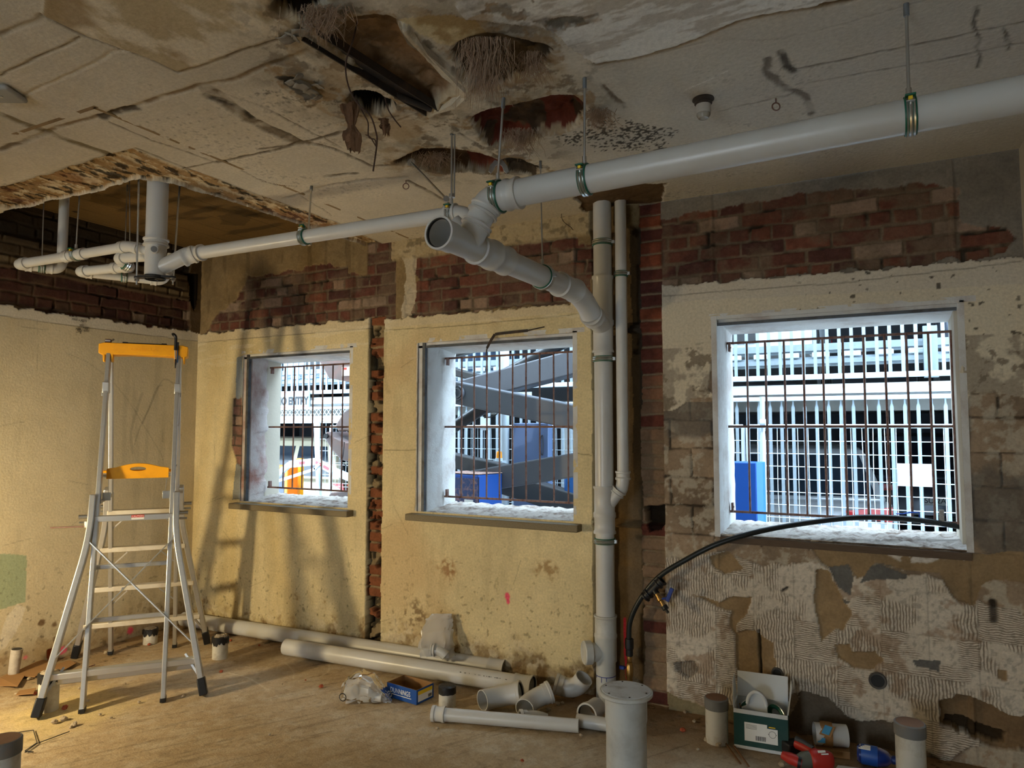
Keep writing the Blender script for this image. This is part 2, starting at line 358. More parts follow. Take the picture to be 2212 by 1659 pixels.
# plastered field round windows 1 and 2
pA = ((U < 1.832+0.004*S.wx) & (V < 2.405+0.05*(n3-0.5)+0.02*S.wy)).astype(float); pB = ((U > 1.965+0.02*S.wx) & (U < 3.565+0.02*S.wx) & (V < 2.385+0.05*(n3-0.5))).astype(float)
pl = np.clip(pA+pB, 0, 1); pc = s2l((214, 196, 152))*(0.82+0.36*n1)[..., None]*(0.92+0.16*n3)[..., None]
tan = sst(0.45, 0.7, fbm(U, V, 1.6, 4, 31))*pB; pc = pc*(1-0.6*tan[..., None])+s2l((196, 166, 120))*0.6*tan[..., None]
S.mix(pl, pc); S.d[:] = S.d*(1-pl)+pl*(0.004*(n2-0.5)+0.0015*(n3-0.5))
band = pl*sst(2.325, 2.33, V); S.mix(band*0.6, (206, 190, 160)); S.mul(S.line([(0.0, 2.328), (1.0, 2.333), (1.83, 2.33)], 0.006, 0.004, px=False)+S.line([(1.97, 2.31), (2.6, 2.30), (3.55, 2.315)], 0.006, 0.006, px=False), 0.45)
st = pl*sst(0.55, 0.75, fbm(U*5, V*0.7, 2.5, 4, 41))*0.5; S.mul(st, 0.78)                       # vertical grime
for pts, w in (([(515, 640), (540, 700), (530, 760)], 0.05), ([(835, 700), (832, 760), (840, 850)], 0.03)): S.mul(S.line(pts, w, 0.05)*pl*0.5, 0.7)
# pits, chips and peeling near the floor
pit = sst(0.76, 0.80, fbm(U, V, 42, 2, 51))*pl*sst(0.9, 0.0, V-0.35*n2); S.mul(pit*0.8, 0.45); S.d -= 0.003*pit
low = sst(0.30, 0.02, V+0.5*(n2-0.5))*pl; S.mix(low*sst(0.38, 0.66, n3)*0.8, (132, 102, 66)); S.d -= 0.006*low*sst(0.45, 0.6, n3); S.mix(sst(0.10, 0.0, V+0.25*(n2-0.5)-0.05*(U-1))*pl*0.7, (104, 82, 56))
wp = low*sst(0.55, 0.62, fbm(U, V, 14, 4, 61)); S.mix(wp*0.45, (226, 212, 182))
for c, r, cc in (((965, 1228), 0.11, (140, 90, 44)), ((900, 1330), 0.15, (96, 66, 34)), ((1180, 1225), 0.10, (150, 112, 66)), ((960, 1050), 0.06, (190, 160, 110)), ((640, 1290), 0.05, (170, 140, 92)), ((700, 1300), 0.04, (160, 128, 80))):
    u, v = px_back(*c); q = np.hypot(U-u, (V-v)*1.2)/r; S.mix(pl*sst(1.0, 0.3, q+1.5*(n3-0.5))*sst(0.36, 0.60, fbm(U, V, 44, 3, 71))*0.7, cc)
for c, r in (((1096, 1287), 0.022), ((1098, 1300), 0.014), ((808, 1255), 0.02)):
    u, v = px_back(*c); S.mix(sst(1.0, 0.55, np.hypot(U-u, (V-v)*0.7)/r+0.7*(n3-0.5))*0.9, (232, 70, 110))
for pts in ([(830, 972), (900, 972)], [(1236, 978), (1278, 984)]): S.mul(S.line(pts, 0.006, 0.002)*pl, 0.5)
for k in range(26):                                                                     # scratches
    u0, v0 = random.uniform(0.1, 3.5), random.uniform(0.1, 2.2); a = random.uniform(0, 6.28); l = random.uniform(0.05, 0.25); S.mul(S.line([(u0, v0), (u0+l*math.cos(a), v0+l*math.sin(a))], 0.005, 0.006, px=False)*pl*0.7, 0.55)
scr = pl*sst(0.62, 0.7, fbm(U*0.4, V*2.5, 9, 4, 81))*sst(2.0, 2.2, V); S.mix(scr*0.5, (226, 214, 184))
# brick chase between windows 1 and 2
q = ((U >= 1.832+0.004*S.wx) & (U <= 1.965+0.02*S.wx) & (V < 2.42)).astype(float); r_ = np.floor((V+S.wy*0.02)/0.078); fy = (V+S.wy*0.02)/0.078-r_; hb = _hash(r_, r_*0, 91)
bm_ = sst(0.06, 0.16, fy)*sst(0.98, 0.88, fy); cbk = s2l((122, 74, 48))*(0.6+0.7*n3)[..., None]; cmk = s2l((138, 120, 90))*(0.6+0.7*n2)[..., None]; isb = (hb > 0.42)*bm_
S.mix(q, cbk*isb[..., None]+cmk*(1-isb[..., None])); S.d[:] = S.d*(1-q)+q*(-0.03+0.016*isb+0.02*(n2-0.5))
hole = q*sst(0.60, 0.66, fbm(U, V, 16, 3, 95)+0.12*(1-isb)); S.mul(hole*0.9, 0.2); S.d -= 0.05*hole
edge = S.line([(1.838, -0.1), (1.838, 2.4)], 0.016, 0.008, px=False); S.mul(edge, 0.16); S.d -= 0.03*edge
# pipe chase: a deep dark slot, and the torn brick column to its right
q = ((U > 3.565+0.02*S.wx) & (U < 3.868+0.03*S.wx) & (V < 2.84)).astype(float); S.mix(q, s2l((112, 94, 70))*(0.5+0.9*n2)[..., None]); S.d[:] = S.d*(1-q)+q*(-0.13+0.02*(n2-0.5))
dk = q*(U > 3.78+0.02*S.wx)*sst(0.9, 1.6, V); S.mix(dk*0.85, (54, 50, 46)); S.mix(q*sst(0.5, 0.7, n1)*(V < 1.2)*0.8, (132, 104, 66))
q = ((U > 3.868+0.03*S.wx) & (U < 4.005+0.012*S.wx)).astype(float); r_ = np.floor((V+S.wy*0.012)/0.080); fy = (V+S.wy*0.012)/0.080-r_; hb = _hash(r_, r_*0, 97); bm_ = sst(0.05, 0.14, fy)*sst(0.99, 0.90, fy)
cbk = (s2l((126, 68, 46))*(hb[..., None])+s2l((80, 46, 42))*(1-hb[..., None]))*(0.6+0.7*n3)[..., None]; cmk = s2l((140, 122, 98))*(0.6+0.6*n2)[..., None]; lowm = sst(2.1, 1.5, V+0.4*(n1-0.5))*0.75
k = (bm_*(1-lowm*(hb > 0.3)))[..., None]; S.mix(q, cbk*k+cmk*(1-k)); S.d[:] = S.d*(1-q)+q*(-0.012-0.014*(1-bm_)+0.02*(hb-0.5)+0.014*(n3-0.5))
hole = S.poly([(1392, 1098), (1436, 1090), (1446, 1120), (1430, 1148), (1398, 1150)], 0.02); S.mul(hole, 0.12); S.d -= 0.10*hole
pk = S.line([(1334, 1350), (1336, 1420), (1342, 1480)], 0.018, 0.01); S.mix(pk*0.85, (206, 40, 76))
# right-hand bay: cream paint, stripped blockwork, combed tile adhesive
rb = ((U > 4.005+0.012*S.wx) & (V < 2.44+0.04*(n3-0.5)-0.012*(U-4))).astype(float)
bw, bh = 0.245, 0.165; br_ = np.floor((V+S.wy*0.02)/bh); bu = (U+S.wx*0.02)/bw+np.where(br_ % 2 == 0, 0, 0.5); bi = np.floor(bu); ex = np.minimum((bu-bi), 1-(bu-bi))*bw; ey = np.minimum((V+S.wy*0.02)/bh-br_, 1-((V+S.wy*0.02)/bh-br_))*bh
crk = 1-sst(0.004, 0.009, np.minimum(ex, ey)+0.012*n2-0.004); blk = s2l((150, 130, 108))*(0.55+0.8*n2)[..., None]*(0.8+0.4*_hash(bi, br_, 7))[..., None]
S.mix(rb, blk); S.d[:] = S.d*(1-rb)+rb*(-0.008+0.012*(n2-0.5)+0.006*(_hash(bi, br_, 8)-0.5)); S.mul(rb*crk*(V > 0.95)*(V < 1.75), 0.3); S.d -= 0.012*rb*crk*(V > 0.95)
scf = rb*sst(0.5, 0.6, fbm(U, V, 15, 5, 101, 0.65))*(V < 1.8); S.mix(scf*0.55, (196, 186, 166))
gy = rb*sst(0.52, 0.62, fbm(U, V, 3, 4, 103))*(V < 1.75)*(V > 0.9); S.mix(gy*0.7, (98, 94, 88))
cream = S.poly([(1420, 600), (2240, 535), (2240, 735), (2130, 742), (2090, 862), (2060, 855), (2060, 700), (1545, 700), (1530, 840), (1545, 858), (1490, 862), (1455, 884), (1428, 890)], 0.012)*rb
cream2 = S.poly([(2075, 725), (2240, 722), (2240, 862), (2150, 850), (2085, 858)], 0.012)*rb; cm = np.clip(cream+cream2, 0, 1)
S.mix(cm, s2l((208, 196, 172))*(0.9+0.2*n1)[..., None]); S.d[:] = S.d*(1-cm)+cm*(0.003*(n2-0.5))
sq = np.clip(cm*((V < 2.07)*(U < 4.3)+cream2), 0, 1); S.mix(sq*sst(0.47, 0.58, fbm(U, V, 9, 5, 107, 0.62))*0.8, (150, 138, 122)); S.mix(sq*sst(0.6, 0.64, fbm(U, V, 12, 5, 109, 0.62))*0.8, (116, 104, 88))
tp = rb*sst(2.34, 2.345, V+0.03*(U-4)+0.012*S.wy); S.mix(tp*0.7, (196, 186, 170)); S.mul(S.line([(1432, 640), (1800, 612), (2205, 566)], 0.006, 0.006), 0.5)
fl = cm*(1-sq)*sst(0.80, 0.84, fbm(U, V, 34, 2, 111))*sst(0.35, 0.6, fbm(U, V, 2.0, 2, 112)); S.mul(fl, 0.2)
# combed adhesive
ad = S.poly([(1420, 1205), (1560, 1195), (1640, 1215), (1760, 1212), (1790, 1225), (1830, 1240), (2000, 1240), (2110, 1290), (2230, 1340), (2230, 1640), (2150, 1600), (2040, 1640), (1860, 1560), (1790, 1545), (1735, 1500), (1600, 1530), (1420, 1500)], 0.035)*rb
adc = s2l((206, 194, 176))*(0.86+0.28*n2)[..., None]; S.mix(ad, adc); S.d[:] = S.d*(1-ad)+ad*(0.004+0.004*(n3-0.5))
tu = np.floor((U+0.02)/0.205); tv = np.floor((V+0.03+0.0)/0.205); hh = _hash(tu, tv, 5); fad = sst(0.62, 0.5, fbm(U, V, 6, 3, 121)+0.1*(hh-0.5))
S.rib[..., 0] = ad*((hh > 0.3))*fad; S.rib[..., 1] = ad*((hh <= 0.3) | (U < 4.28)*(V < 0.6)*(hh < 0.75))*fad; S.rib[..., 0] *= (1-S.rib[..., 1])
jt = 1-sst(0.002, 0.005, np.minimum(np.abs((U+0.02)/0.205-np.round((U+0.02)/0.205)), np.abs((V+0.03)/0.205-np.round((V+0.03)/0.205)))*0.205+0.004*n3-0.001); S.mul(ad*jt*0.7, 0.6)
S.mul(ad*sst(0.62, 0.68, n4)*0.7, 0.6); S.mix(ad*sst(0.62, 0.7, fbm(U, V, 10, 4, 123, 0.65))*0.6, (150, 120, 92))
def c5(*p): return [(1440+a/2.865, 1150+b/2.865) for a, b in p]
def patch(pts, c, dep, rag=0.018):
    m = S.poly(pts, rag)*rb; S.mix(m, s2l(c)*(0.72+0.56*n2)[..., None]*(0.85+0.3*n3)[..., None]); S.d[:] = S.d*(1-m)+m*(dep+0.010*(n2-0.5)); S.rib *= (1-m)[..., None]; return m
BRN = (148, 124, 92)
for p in (c5((260, 150), (380, 120), (470, 215), (350, 260), (270, 200)), c5((150, 390), (330, 425), (400, 385), (520, 400), (500, 500), (440, 560), (430, 620), (545, 600), (650, 680), (670, 800), (650, 900), (600, 960), (500, 980), (430, 900), (425, 640), (390, 590), (400, 480), (250, 430)),
          c5((920, 230), (1000, 225), (1040, 330), (1140, 500), (1100, 620), (1060, 600), (960, 680), (940, 560), (910, 400)), c5((880, 60), (950, 190), (1010, 205), (1130, 200), (1170, 280), (1250, 270), (1300, 200), (1700, 260), (1720, 340), (1800, 430), (1910, 460), (1960, 330), (2020, 300), (2212, 330), (2212, 120), (1860, 130), (1300, 110)),
          c5((1040, 700), (1130, 690), (1150, 740), (1280, 735), (1330, 790), (1270, 850), (1160, 850), (1050, 780)), c5((2040, 840), (2110, 850), (2110, 920), (2050, 900))): patch(p, BRN, -0.012)
for p in (c5((1000, 210), (1130, 200), (1150, 260), (1140, 390), (1060, 340)), c5((1270, 215), (1320, 205), (1500, 262), (1480, 290), (1260, 300), (1190, 310)), c5((1510, 780), (1700, 790), (1690, 860), (1600, 830), (1540, 820)), c5((1080, 410), (1135, 430), (1100, 450))): patch(p, (104, 102, 98), -0.004, 0.01)
patch([(1730, 1490), (1790, 1500), (1830, 1545), (1900, 1560), (1960, 1572), (2020, 1640), (1990, 1700), (1430, 1600), (1430, 1515), (1470, 1530), (1590, 1545), (1690, 1560)], (104, 92, 78), -0.006, 0.03)
patch([(1430, 1495), (1500, 1520), (1600, 1525), (1600, 1580), (1430, 1560)], (128, 116, 88), -0.004, 0.03)
hl = patch([(2030, 1512), (2100, 1500), (2152, 1520), (2190, 1545), (2240, 1550), (2240, 1640), (2170, 1622), (2105, 1600), (2040, 1565)], (124, 100, 72), -0.045, 0.03)
dk = S.poly([(2045, 1545), (2075, 1548), (2180, 1590), (2170, 1610), (2090, 1590), (2048, 1565)], 0.02); S.mul(dk, 0.22); S.d -= 0.05*dk
for pts, w in (([(1640, 1360), (1641, 1420), (1646, 1470)], 0.012), ([(1690, 1275), (1700, 1268)], 0.012), ([(2146, 1300), (2150, 1340)], 0.03)): k = S.line(pts, w, 0.008); S.mul(k, 0.15); S.d -= 0.02*k
cav = S.poly([(1458, 1432), (1500, 1428), (1512, 1450), (1490, 1468), (1462, 1450)], 0.012); S.mul(cav*0.75, 0.3); S.d -= 0.03*cav
wt = S.line([(1540, 1160), (1700, 1168), (1800, 1180), (1900, 1195), (2085, 1205)], 0.03, 0.05)*sst(0.45, 0.55, n3); S.mix(wt*0.8, (226, 220, 210))
sill = S.poly([(1590, 1158), (2092, 1190), (2092, 1208), (1590, 1172)], 0.008); S.mix(sill, (96, 82, 70)); S.d -= 0.012*sill
m = S.poly([(502, 862), (523, 858), (523, 1012), (510, 1000), (500, 960)], 0.012); S.mix(m, bricks(S, seed=41, base=(150, 112, 98), dark=(120, 92, 84), mc=(90, 80, 70), smear=0.1)[0]); S.d -= 0.012*m
S.mix(S.poly([(511, 772), (525, 768), (523, 858), (509, 864)], 0.008), (150, 156, 158)); S.mix(S.poly([(510, 1000), (522, 1010), (520, 1080), (502, 1078)], 0.010), (144, 146, 144)); S.mix(S.poly([(901, 742), (912, 741), (906, 1102), (897, 1103)], 0.006), (208, 206, 200)); S.mul(S.line([(905, 745), (901, 920), (898, 1100)], 0.008, 0.012)*0.8, 0.4)
for a, b, c, d in WIN: S.cut |= (U >= a-1e-5) & (U <= b+1e-5) & (V >= c-1e-5) & (V <= d+1e-5)
for a, b, c, d in WIN: S.d[(np.abs(U-a) < 0.012) | (np.abs(U-b) < 0.012) | (np.abs(V-c) < 0.012) | (np.abs(V-d) < 0.012)] *= 0.5
WALLM = surf_mat('old_wall', 0.92, 70, 0.22, 0.5, ribs=True, spec=0.15)
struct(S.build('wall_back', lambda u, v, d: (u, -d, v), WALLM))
# ------------------------------------------------------------------ left wall (x = 0)
us = np.array(sorted(set(np.round(grow(-2.1, 0.06, 0.0065), 4)) | set(np.round(grow(-9, -2.1, 0.3), 3)))); vs = np.array(grow(-0.05, 3.2, 0.0065))
def px_left(px, py): p = HX(px, py); return p[1], p[2]
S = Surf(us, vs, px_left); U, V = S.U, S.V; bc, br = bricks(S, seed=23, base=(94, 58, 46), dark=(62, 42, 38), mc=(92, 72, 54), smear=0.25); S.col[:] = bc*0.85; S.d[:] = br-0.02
n1 = fbm(U, V, 1.8, 5, 211, 0.6); n2 = fbm(U, V, 6, 5, 212, 0.6); n3 = fbm(U, V, 22, 4, 213, 0.6)
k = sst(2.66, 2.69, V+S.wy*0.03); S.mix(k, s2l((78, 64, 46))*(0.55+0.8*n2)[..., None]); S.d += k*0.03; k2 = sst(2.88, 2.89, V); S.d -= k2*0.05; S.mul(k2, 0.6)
S.mul(S.line([(-2, 2.69), (0, 2.69)], 0.012, 0.008, px=False), 0.4); k = S.line([(-1.7, 2.72), (0, 2.72)], 0.03, 0.01, px=False); S.mix(k*0.5, (150, 130, 96))
co = (U > -0.10+0.06*S.wx)*(V > 2.40); S.mix(co*0.8, s2l((96, 78, 54))*(0.4+0.9*n2)[..., None]); S.d[:] = S.d*(1-co)+co*(0.006+0.008*(n2-0.5)); hk = S.poly([(400, 595), (452, 592), (440, 640), (425, 632), (418, 670), (408, 640)], 0.03)*(U < -0.02); S.mul(hk, 0.1); S.d -= 0.04*hk*(U < -0.05)
pl = (V < 2.415+0.05*(n3-0.5)+0.02*S.wy).astype(float); S.mix(pl, s2l((206, 192, 160))*(0.84+0.32*n1)[..., None]*(0.94+0.12*n3)[..., None]); S.d[:] = S.d*(1-pl)+pl*(0.003*(n2-0.5))
bd = pl*sst(2.335, 2.34, V); S.mix(bd*0.7, (214, 208, 194)); S.mul(S.line([(-2, 2.345), (-1, 2.335), (0, 2.34)], 0.006, 0.003, px=False), 0.45)
S.mul(pl*sst(0.56, 0.75, fbm(U*6, V*0.6, 2.2, 4, 221))*0.5, 0.75)
k = S.poly([(-20, 1198), (56, 1200), (55, 1300), (-20, 1322)], 0.012); S.mix(k*0.9, (158, 172, 140)); k = S.poly([(0, 1375), (15, 1330), (35, 1305), (52, 1315), (40, 1350), (30, 1372), (12, 1400), (-10, 1410)], 0.02); S.mix(k, (222, 212, 190))
for p in ([(140, 1300), (150, 1296), (156, 1306), (150, 1313), (138, 1310)], [(128, 1322), (137, 1318), (136, 1325)]): S.mix(S.poly(p, 0.004), (232, 222, 198))
low = sst(0.36, 0.04, V+0.4*(n2-0.5))*pl; S.mix(low*sst(0.5, 0.66, n3)*0.7, (116, 92, 60)); S.mix(pl*sst(0.22, 0.1, V+0.05*n2)*0.6, (176, 150, 112))
pit = pl*sst(0.76, 0.80, fbm(U, V, 40, 2, 231))*sst(1.0, 0.2, V); S.mul(pit*0.8, 0.45)
for c, cc, r in (((90, 1345), (104, 76, 48), 0.03), ((118, 1350), (104, 76, 48), 0.03), ((120, 1380), (110, 84, 56), 0.025), ((282, 1362), (236, 66, 108), 0.035), ((135, 1405), (236, 80, 116), 0.03), ((55, 1420), (230, 120, 130), 0.02)):
    u, v = px_left(*c); S.mix(sst(1, 0.5, np.hypot(U-u, V-v)/r+1.2*(n3-0.5))*0.85, cc)
k = S.poly([(100, 1405), (122, 1398), (118, 1425), (102, 1432)], 0.01); S.mix(k, (170, 84, 46)); S.d -= 0.02*k
def sp(*p): return [(a.x, a.y) for a in spline([(x, y, 0) for x, y in p], 6)]
for p, w, q in ((sp((145, 763), (190, 783), (235, 818), (262, 845), (290, 885), (320, 935), (345, 975), (352, 995)), 0.005, 0.5), (sp((288, 978), (283, 940), (290, 905), (302, 865), (308, 850)), 0.022, 0.3), (sp((308, 915), (330, 865), (348, 825), (362, 820), (375, 828), (388, 818)), 0.012, 0.35), (sp((292, 960), (300, 930), (318, 890), (338, 840), (350, 832)), 0.012, 0.35), (sp((260, 790), (255, 740), (262, 700)), 0.004, 0.2), (sp((80, 690), (82, 740), (80, 800)), 0.004, 0.3), (sp((45, 705), (60, 708), (105, 712)), 0.006, 0.5)): S.mul(S.line(p, w, 0.005)*q, 0.35)
for k in range(16):
    u0, v0 = random.uniform(-1.6, -0.1), random.uniform(0.1, 2.1); a = random.uniform(0, 6.28); l = random.uniform(0.04, 0.2); S.mul(S.line([(u0, v0), (u0+l*math.cos(a), v0+l*math.sin(a))], 0.005, 0.006, px=False)*pl*0.6, 0.55)
WALLP = surf_mat('old_plaster', 0.92, 70, 0.16, 0.4, spec=0.15)
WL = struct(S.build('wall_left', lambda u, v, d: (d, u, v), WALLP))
# ------------------------------------------------------------------ ceiling (z = HC), its broken void at the left and the torn plaster
us = np.array(sorted(set(np.round(grow(0, XR, 0.0075), 4)))); vs = np.array(sorted(set(np.round(grow(-3.15, 0.0, 0.0075), 4)) | set(np.round(grow(-9, -3.15, 0.3), 3))))
def px_ceil(px, py): p = HZ(px, py, HC); return p[0], p[1]
S = Surf(us, vs, px_ceil); U, V = S.U, S.V
n1 = fbm(U, V, 1.7, 5, 311, 0.6); n2 = fbm(U, V, 6, 5, 312, 0.6); n3 = fbm(U, V, 22, 4, 313, 0.6); n4 = fbm(U, V, 70, 3, 314)
S.col[:] = s2l((204, 194, 174))*(0.84+0.32*n1)[..., None]*(0.93+0.14*n3)[..., None]; S.d[:] = 0.003*(n2-0.5)
gr = sst(3.4, 4.6, U); S.mix(gr*0.7, s2l((196, 192, 184))*(0.85+0.3*n1)[..., None])
def c1(*p): return [(a/2.989, b/2.989) for a, b in p]
def c2(*p): return [(560+a/2.633, b/2.633) for a, b in p]
def c3(*p): return [(1300+a/2.425, b/2.425) for a, b in p]
# stained swirl-plaster patch, top left; bright whitewashed patch, top right
k = S.poly(c1((265, 95), (600, 250), (830, 330), (1150, 462), (1330, 400), (1850, 230), (2050, 60), (2212, -300), (400, -300)), 0.012)
S.mix(k, s2l((190, 172, 138))*(0.8+0.4*n1)[..., None]); S.mix(k*sst(0.46, 0.62, fbm(U*1.2, V*0.6, 7, 5, 321, 0.65)), (216, 204, 180)); S.mix(k*sst(0.56, 0.68, fbm(U, V, 3.2, 5, 323))*0.8, (158, 134, 98)); S.d -= 0.006*k
k = S.poly([(960, -60), (1000, 40), (1180, 60), (1285, 137), (1340, 128), (1470, 95), (1545, 65), (1605, 40), (1670, 28), (1740, 18), (1900, -60)], 0.02); S.mix(k, s2l((228, 228, 224))*(0.88+0.2*n2)[..., None]); S.d -= 0.010*k
S.mix(k*sst(0.54, 0.62, fbm(U*0.5, V*2, 9, 5, 325, 0.65))*0.6, (170, 160, 146))
k = S.line([(1285, 137), (1340, 128), (1400, 115), (1470, 95), (1545, 65), (1605, 40), (1670, 28), (1740, 18), (1840, 0)], 0.02, 0.014); S.mix(k, (132, 108, 78)); S.d += 0.012*k
# formwork joints: dark, ragged and slightly raised or sunk
def joint(pts, w=0.02, rag=0.014, c=(96, 80, 60), a=0.85, dep=0.006):
    m = S.line(pts, w, rag)*a; br_ = sst(0.3, 0.55, fbm(U, V, 13, 4, 331)); S.mix(m*(0.35+0.65*br_), c); S.d += dep*m
joint(c1((0, 230), (120, 175), (240, 130), (265, 95)), 0.02); joint(c1((265, 95), (560, 240), (830, 332), (1150, 462)), 0.018); joint(c1((1150, 462), (1330, 400), (1600, 310), (1850, 230)), 0.016)
joint(c1((0, 490), (260, 360), (520, 245)), 0.008, 0.006); joint(c1((30, 680), (150, 610), (330, 540), (490, 460), (740, 340), (830, 332)), 0.012, c=(214, 206, 190)); joint(c1((285, 850), (700, 735), (870, 680), (1330, 545), (1520, 505), (1990, 330)), 0.022, c=(128, 104, 72)); joint(c1((680, 760), (780, 720), (870, 690)), 0.04, 0.03, c=(50, 42, 34))
joint(c1((0, 745), (180, 800), (290, 850), (460, 905), (700, 1000)), 0.045, 0.03, c=(106, 90, 52)); joint(c1((0, 968), (150, 915), (290, 862)), 0.03, 0.02); joint(c1((1330, 560), (1550, 740), (1750, 840), (1930, 920)), 0.055, 0.03, c=(110, 94, 70)); joint(c1((1340, 620), (1500, 690), (1620, 760)), 0.03, 0.03, c=(40, 36, 30))
joint(c1((710, 790), (980, 910), (1200, 980), (1390, 1050)), 0.010, 0.006); joint(c1((1390, 1050), (1700, 985), (1930, 920), (2212, 860)), 0.02, 0.02, c=(84, 70, 52)); joint(c1((1560, 1100), (1700, 1175), (1830, 1200)), 0.006, 0.006); joint(c1((880, 960), (1200, 1085), (1560, 1240)), 0.02, 0.01, c=(140, 128, 108)); joint(c1((1200, 1090), (1400, 1040)), 0.012)
joint(c1((1380, 590), (1700, 690), (2212, 960)), 0.008, 0.006)
joint(c2((0, 690), (240, 800), (430, 850), (640, 945), (900, 940)), 0.02, 0.015); joint(c2((430, 850), (240, 810), (0, 850)), 0.018); joint(c2((1140, 760), (1300, 850), (1480, 990)), 0.012); joint(c2((640, 700), (780, 690), (900, 650)), 0.01)
joint(c2((0, 1020), (100, 1055), (200, 1060)), 0.006); joint(c2((840, 1030), (1000, 1110), (1090, 1160)), 0.02, 0.02); joint(c2((150, 1130), (420, 1050), (560, 1030), (830, 1010)), 0.03, 0.02, c=(168, 160, 146)); joint(c2((380, 1010), (560, 990)), 0.03, 0.03, c=(80, 68, 52)); joint(c2((230, 1110), (420, 1230)), 0.006)
joint(c3((0, 345), (600, 210), (950, 205), (1300, 120), (1700, 0)), 0.006, 0.01, c=(150, 142, 130), a=0.5); joint(c3((860, 300), (900, 390), (980, 470), (1070, 500), (1110, 590)), 0.03, 0.03, c=(110, 102, 92)); joint(c3((940, 270), (985, 340), (1015, 378)), 0.03, 0.02, c=(48, 44, 40)); joint(c3((1010, 365), (1300, 310), (1700, 225), (2212, 120)), 0.012, 0.012, c=(120, 112, 100)); joint(c3((1080, 440), (1300, 400), (1640, 340), (2212, 230)), 0.010, 0.012, c=(120, 112, 100)); joint(c3((0, 450), (60, 520), (130, 570)), 0.02, 0.02); joint(c3((1950, 50), (1960, 190), (1960, 360)), 0.012, 0.02, c=(96, 90, 80)); joint(c3((2110, 150), (2120, 270)), 0.012, 0.02, c=(96, 90, 80))
joint(c3((600, 590), (900, 520), (1050, 480)), 0.012, 0.03, c=(130, 120, 106), a=0.6); S.mix(S.line(c3((440, 470), (560, 420), (660, 370)), 0.006, 0.002), (226, 222, 214))
# rows of plug marks on two panels
for quad, na, nb in ((c1((830, 790), (1390, 670), (1880, 905), (1310, 1020)), 9, 6), (c1((1500, 610), (1800, 560), (2180, 820), (2040, 870)), 7, 5)):
    A, B, C_, D = [np.array(px_ceil(*p)) for p in quad]
    for i in range(na):
        for j in range(nb):
            s, t = (i+0.5)/na, (j+0.5)/nb; p = (A*(1-s)+B*s)*(1-t)+(D*(1-s)+C_*s)*t+np.random.uniform(-0.008, 0.008, 2); S.mul(sst(1, 0.4, np.hypot(U-p[0], V-p[1])/0.010)*0.6, 0.4)
# black mould speckle
k = S.poly(c2((1700, 780), (1900, 720), (2212, 700), (2400, 760), (2212, 840), (1900, 850), (1740, 830)), 0.06); k = np.clip(k+S.poly(c3((-60, 640), (150, 620), (330, 700), (330, 770), (0, 800)), 0.08), 0, 1); S.mul(k*sst(0.56, 0.60, fbm(U, V, 75, 2, 341)+0.30*(n2-0.5)), 0.15); S.mul(sst(0.68, 0.72, fbm(U, V, 66, 2, 342))*sst(0.58, 0.72, n1)*0.5, 0.4)
k = S.poly(c1((1530, 560), (1800, 590), (2212, 640), (2212, 700), (1800, 640)), 0.05); S.mul(k*sst(0.55, 0.6, n4)*0.8, 0.35)
k = S.poly(c2((-160, -80), (900, -80), (1350, 120), (1700, 260), (1900, 500), (1800, 800), (1450, 1020), (950, 1010), (700, 900), (420, 700), (100, 560), (-100, 300)), 0.25); k = blur(k, 12); S.mul(k*sst(0.40, 0.66, fbm(U, V, 5, 6, 345, 0.65))*0.75, 0.42); S.mix(k*sst(0.55, 0.62, fbm(U, V, 14, 5, 346, 0.65))*0.7, (86, 74, 58))
# torn openings up into the old ceiling
def torn(pts, c, dep, rag=0.03, dark=0.5, halo=0.05):
    m = S.poly(pts, rag); P = np.array([px_ceil(*p) for p in pts]); ce = P.mean(0); big = [tuple(ce+(p-ce)*(1+halo/max(0.05, np.linalg.norm(p-ce)))) for p in P]
    h = S.poly(big, rag*1.6, px=False)*(1-m); S.mix(h*sst(0.4, 0.6, n3)*0.75, (150, 124, 88)); S.mul(h*sst(0.55, 0.66, n2)*0.7, 0.35)
    S.mix(m, s2l(c)*(0.45+0.9*n2)[..., None]*(0.7+0.6*n3)[..., None]); S.mul(m*sst(0.45, 0.62, fbm(U, V, 11, 4, 351)), 1-dark); mb = sst(0.2, 0.95, blur(m, 4)+0.25*(n3-0.5)); S.d[:] = S.d*(1-mb)+mb*(dep+0.06*(n2-0.5)+0.03*(n3-0.5)); return m
S.mix(S.poly(c2((-60, 0), (400, 0), (900, 60), (1300, 150), (1640, 270), (1850, 560), (1700, 800), (1000, 1000), (700, 950), (450, 700), (150, 500)), 0.2)*sst(0.45, 0.65, n2)*0.6, (164, 140, 104))
torn(c2((430, 190), (560, 110), (700, 100), (790, 130), (840, 240), (960, 340), (1100, 440), (1190, 480), (1140, 530), (1010, 600), (960, 645), (800, 560), (690, 470), (560, 380), (400, 250)), (158, 128, 96), 0.065, dark=0.35)
torn(c2((480, 530), (640, 530), (780, 600), (740, 645), (600, 645), (520, 590)), (30, 26, 22), 0.16, dark=0.8)
torn(c2((1100, 265), (1340, 205), (1530, 280), (1640, 290), (1560, 400), (1340, 480), (1200, 420)), (104, 88, 68), 0.07, 0.05)
m = torn(c2((1200, 690), (1300, 640), (1530, 610), (1640, 560), (1790, 545), (1845, 620), (1830, 690), (1730, 740), (1590, 770), (1480, 830), (1320, 825)), (92, 74, 58), 0.09, 0.04)
S.mix(m*sst(0.46, 0.5, fbm(U, V, 8, 3, 361)), s2l((100, 50, 38))*(0.6+0.8*n3)[..., None])
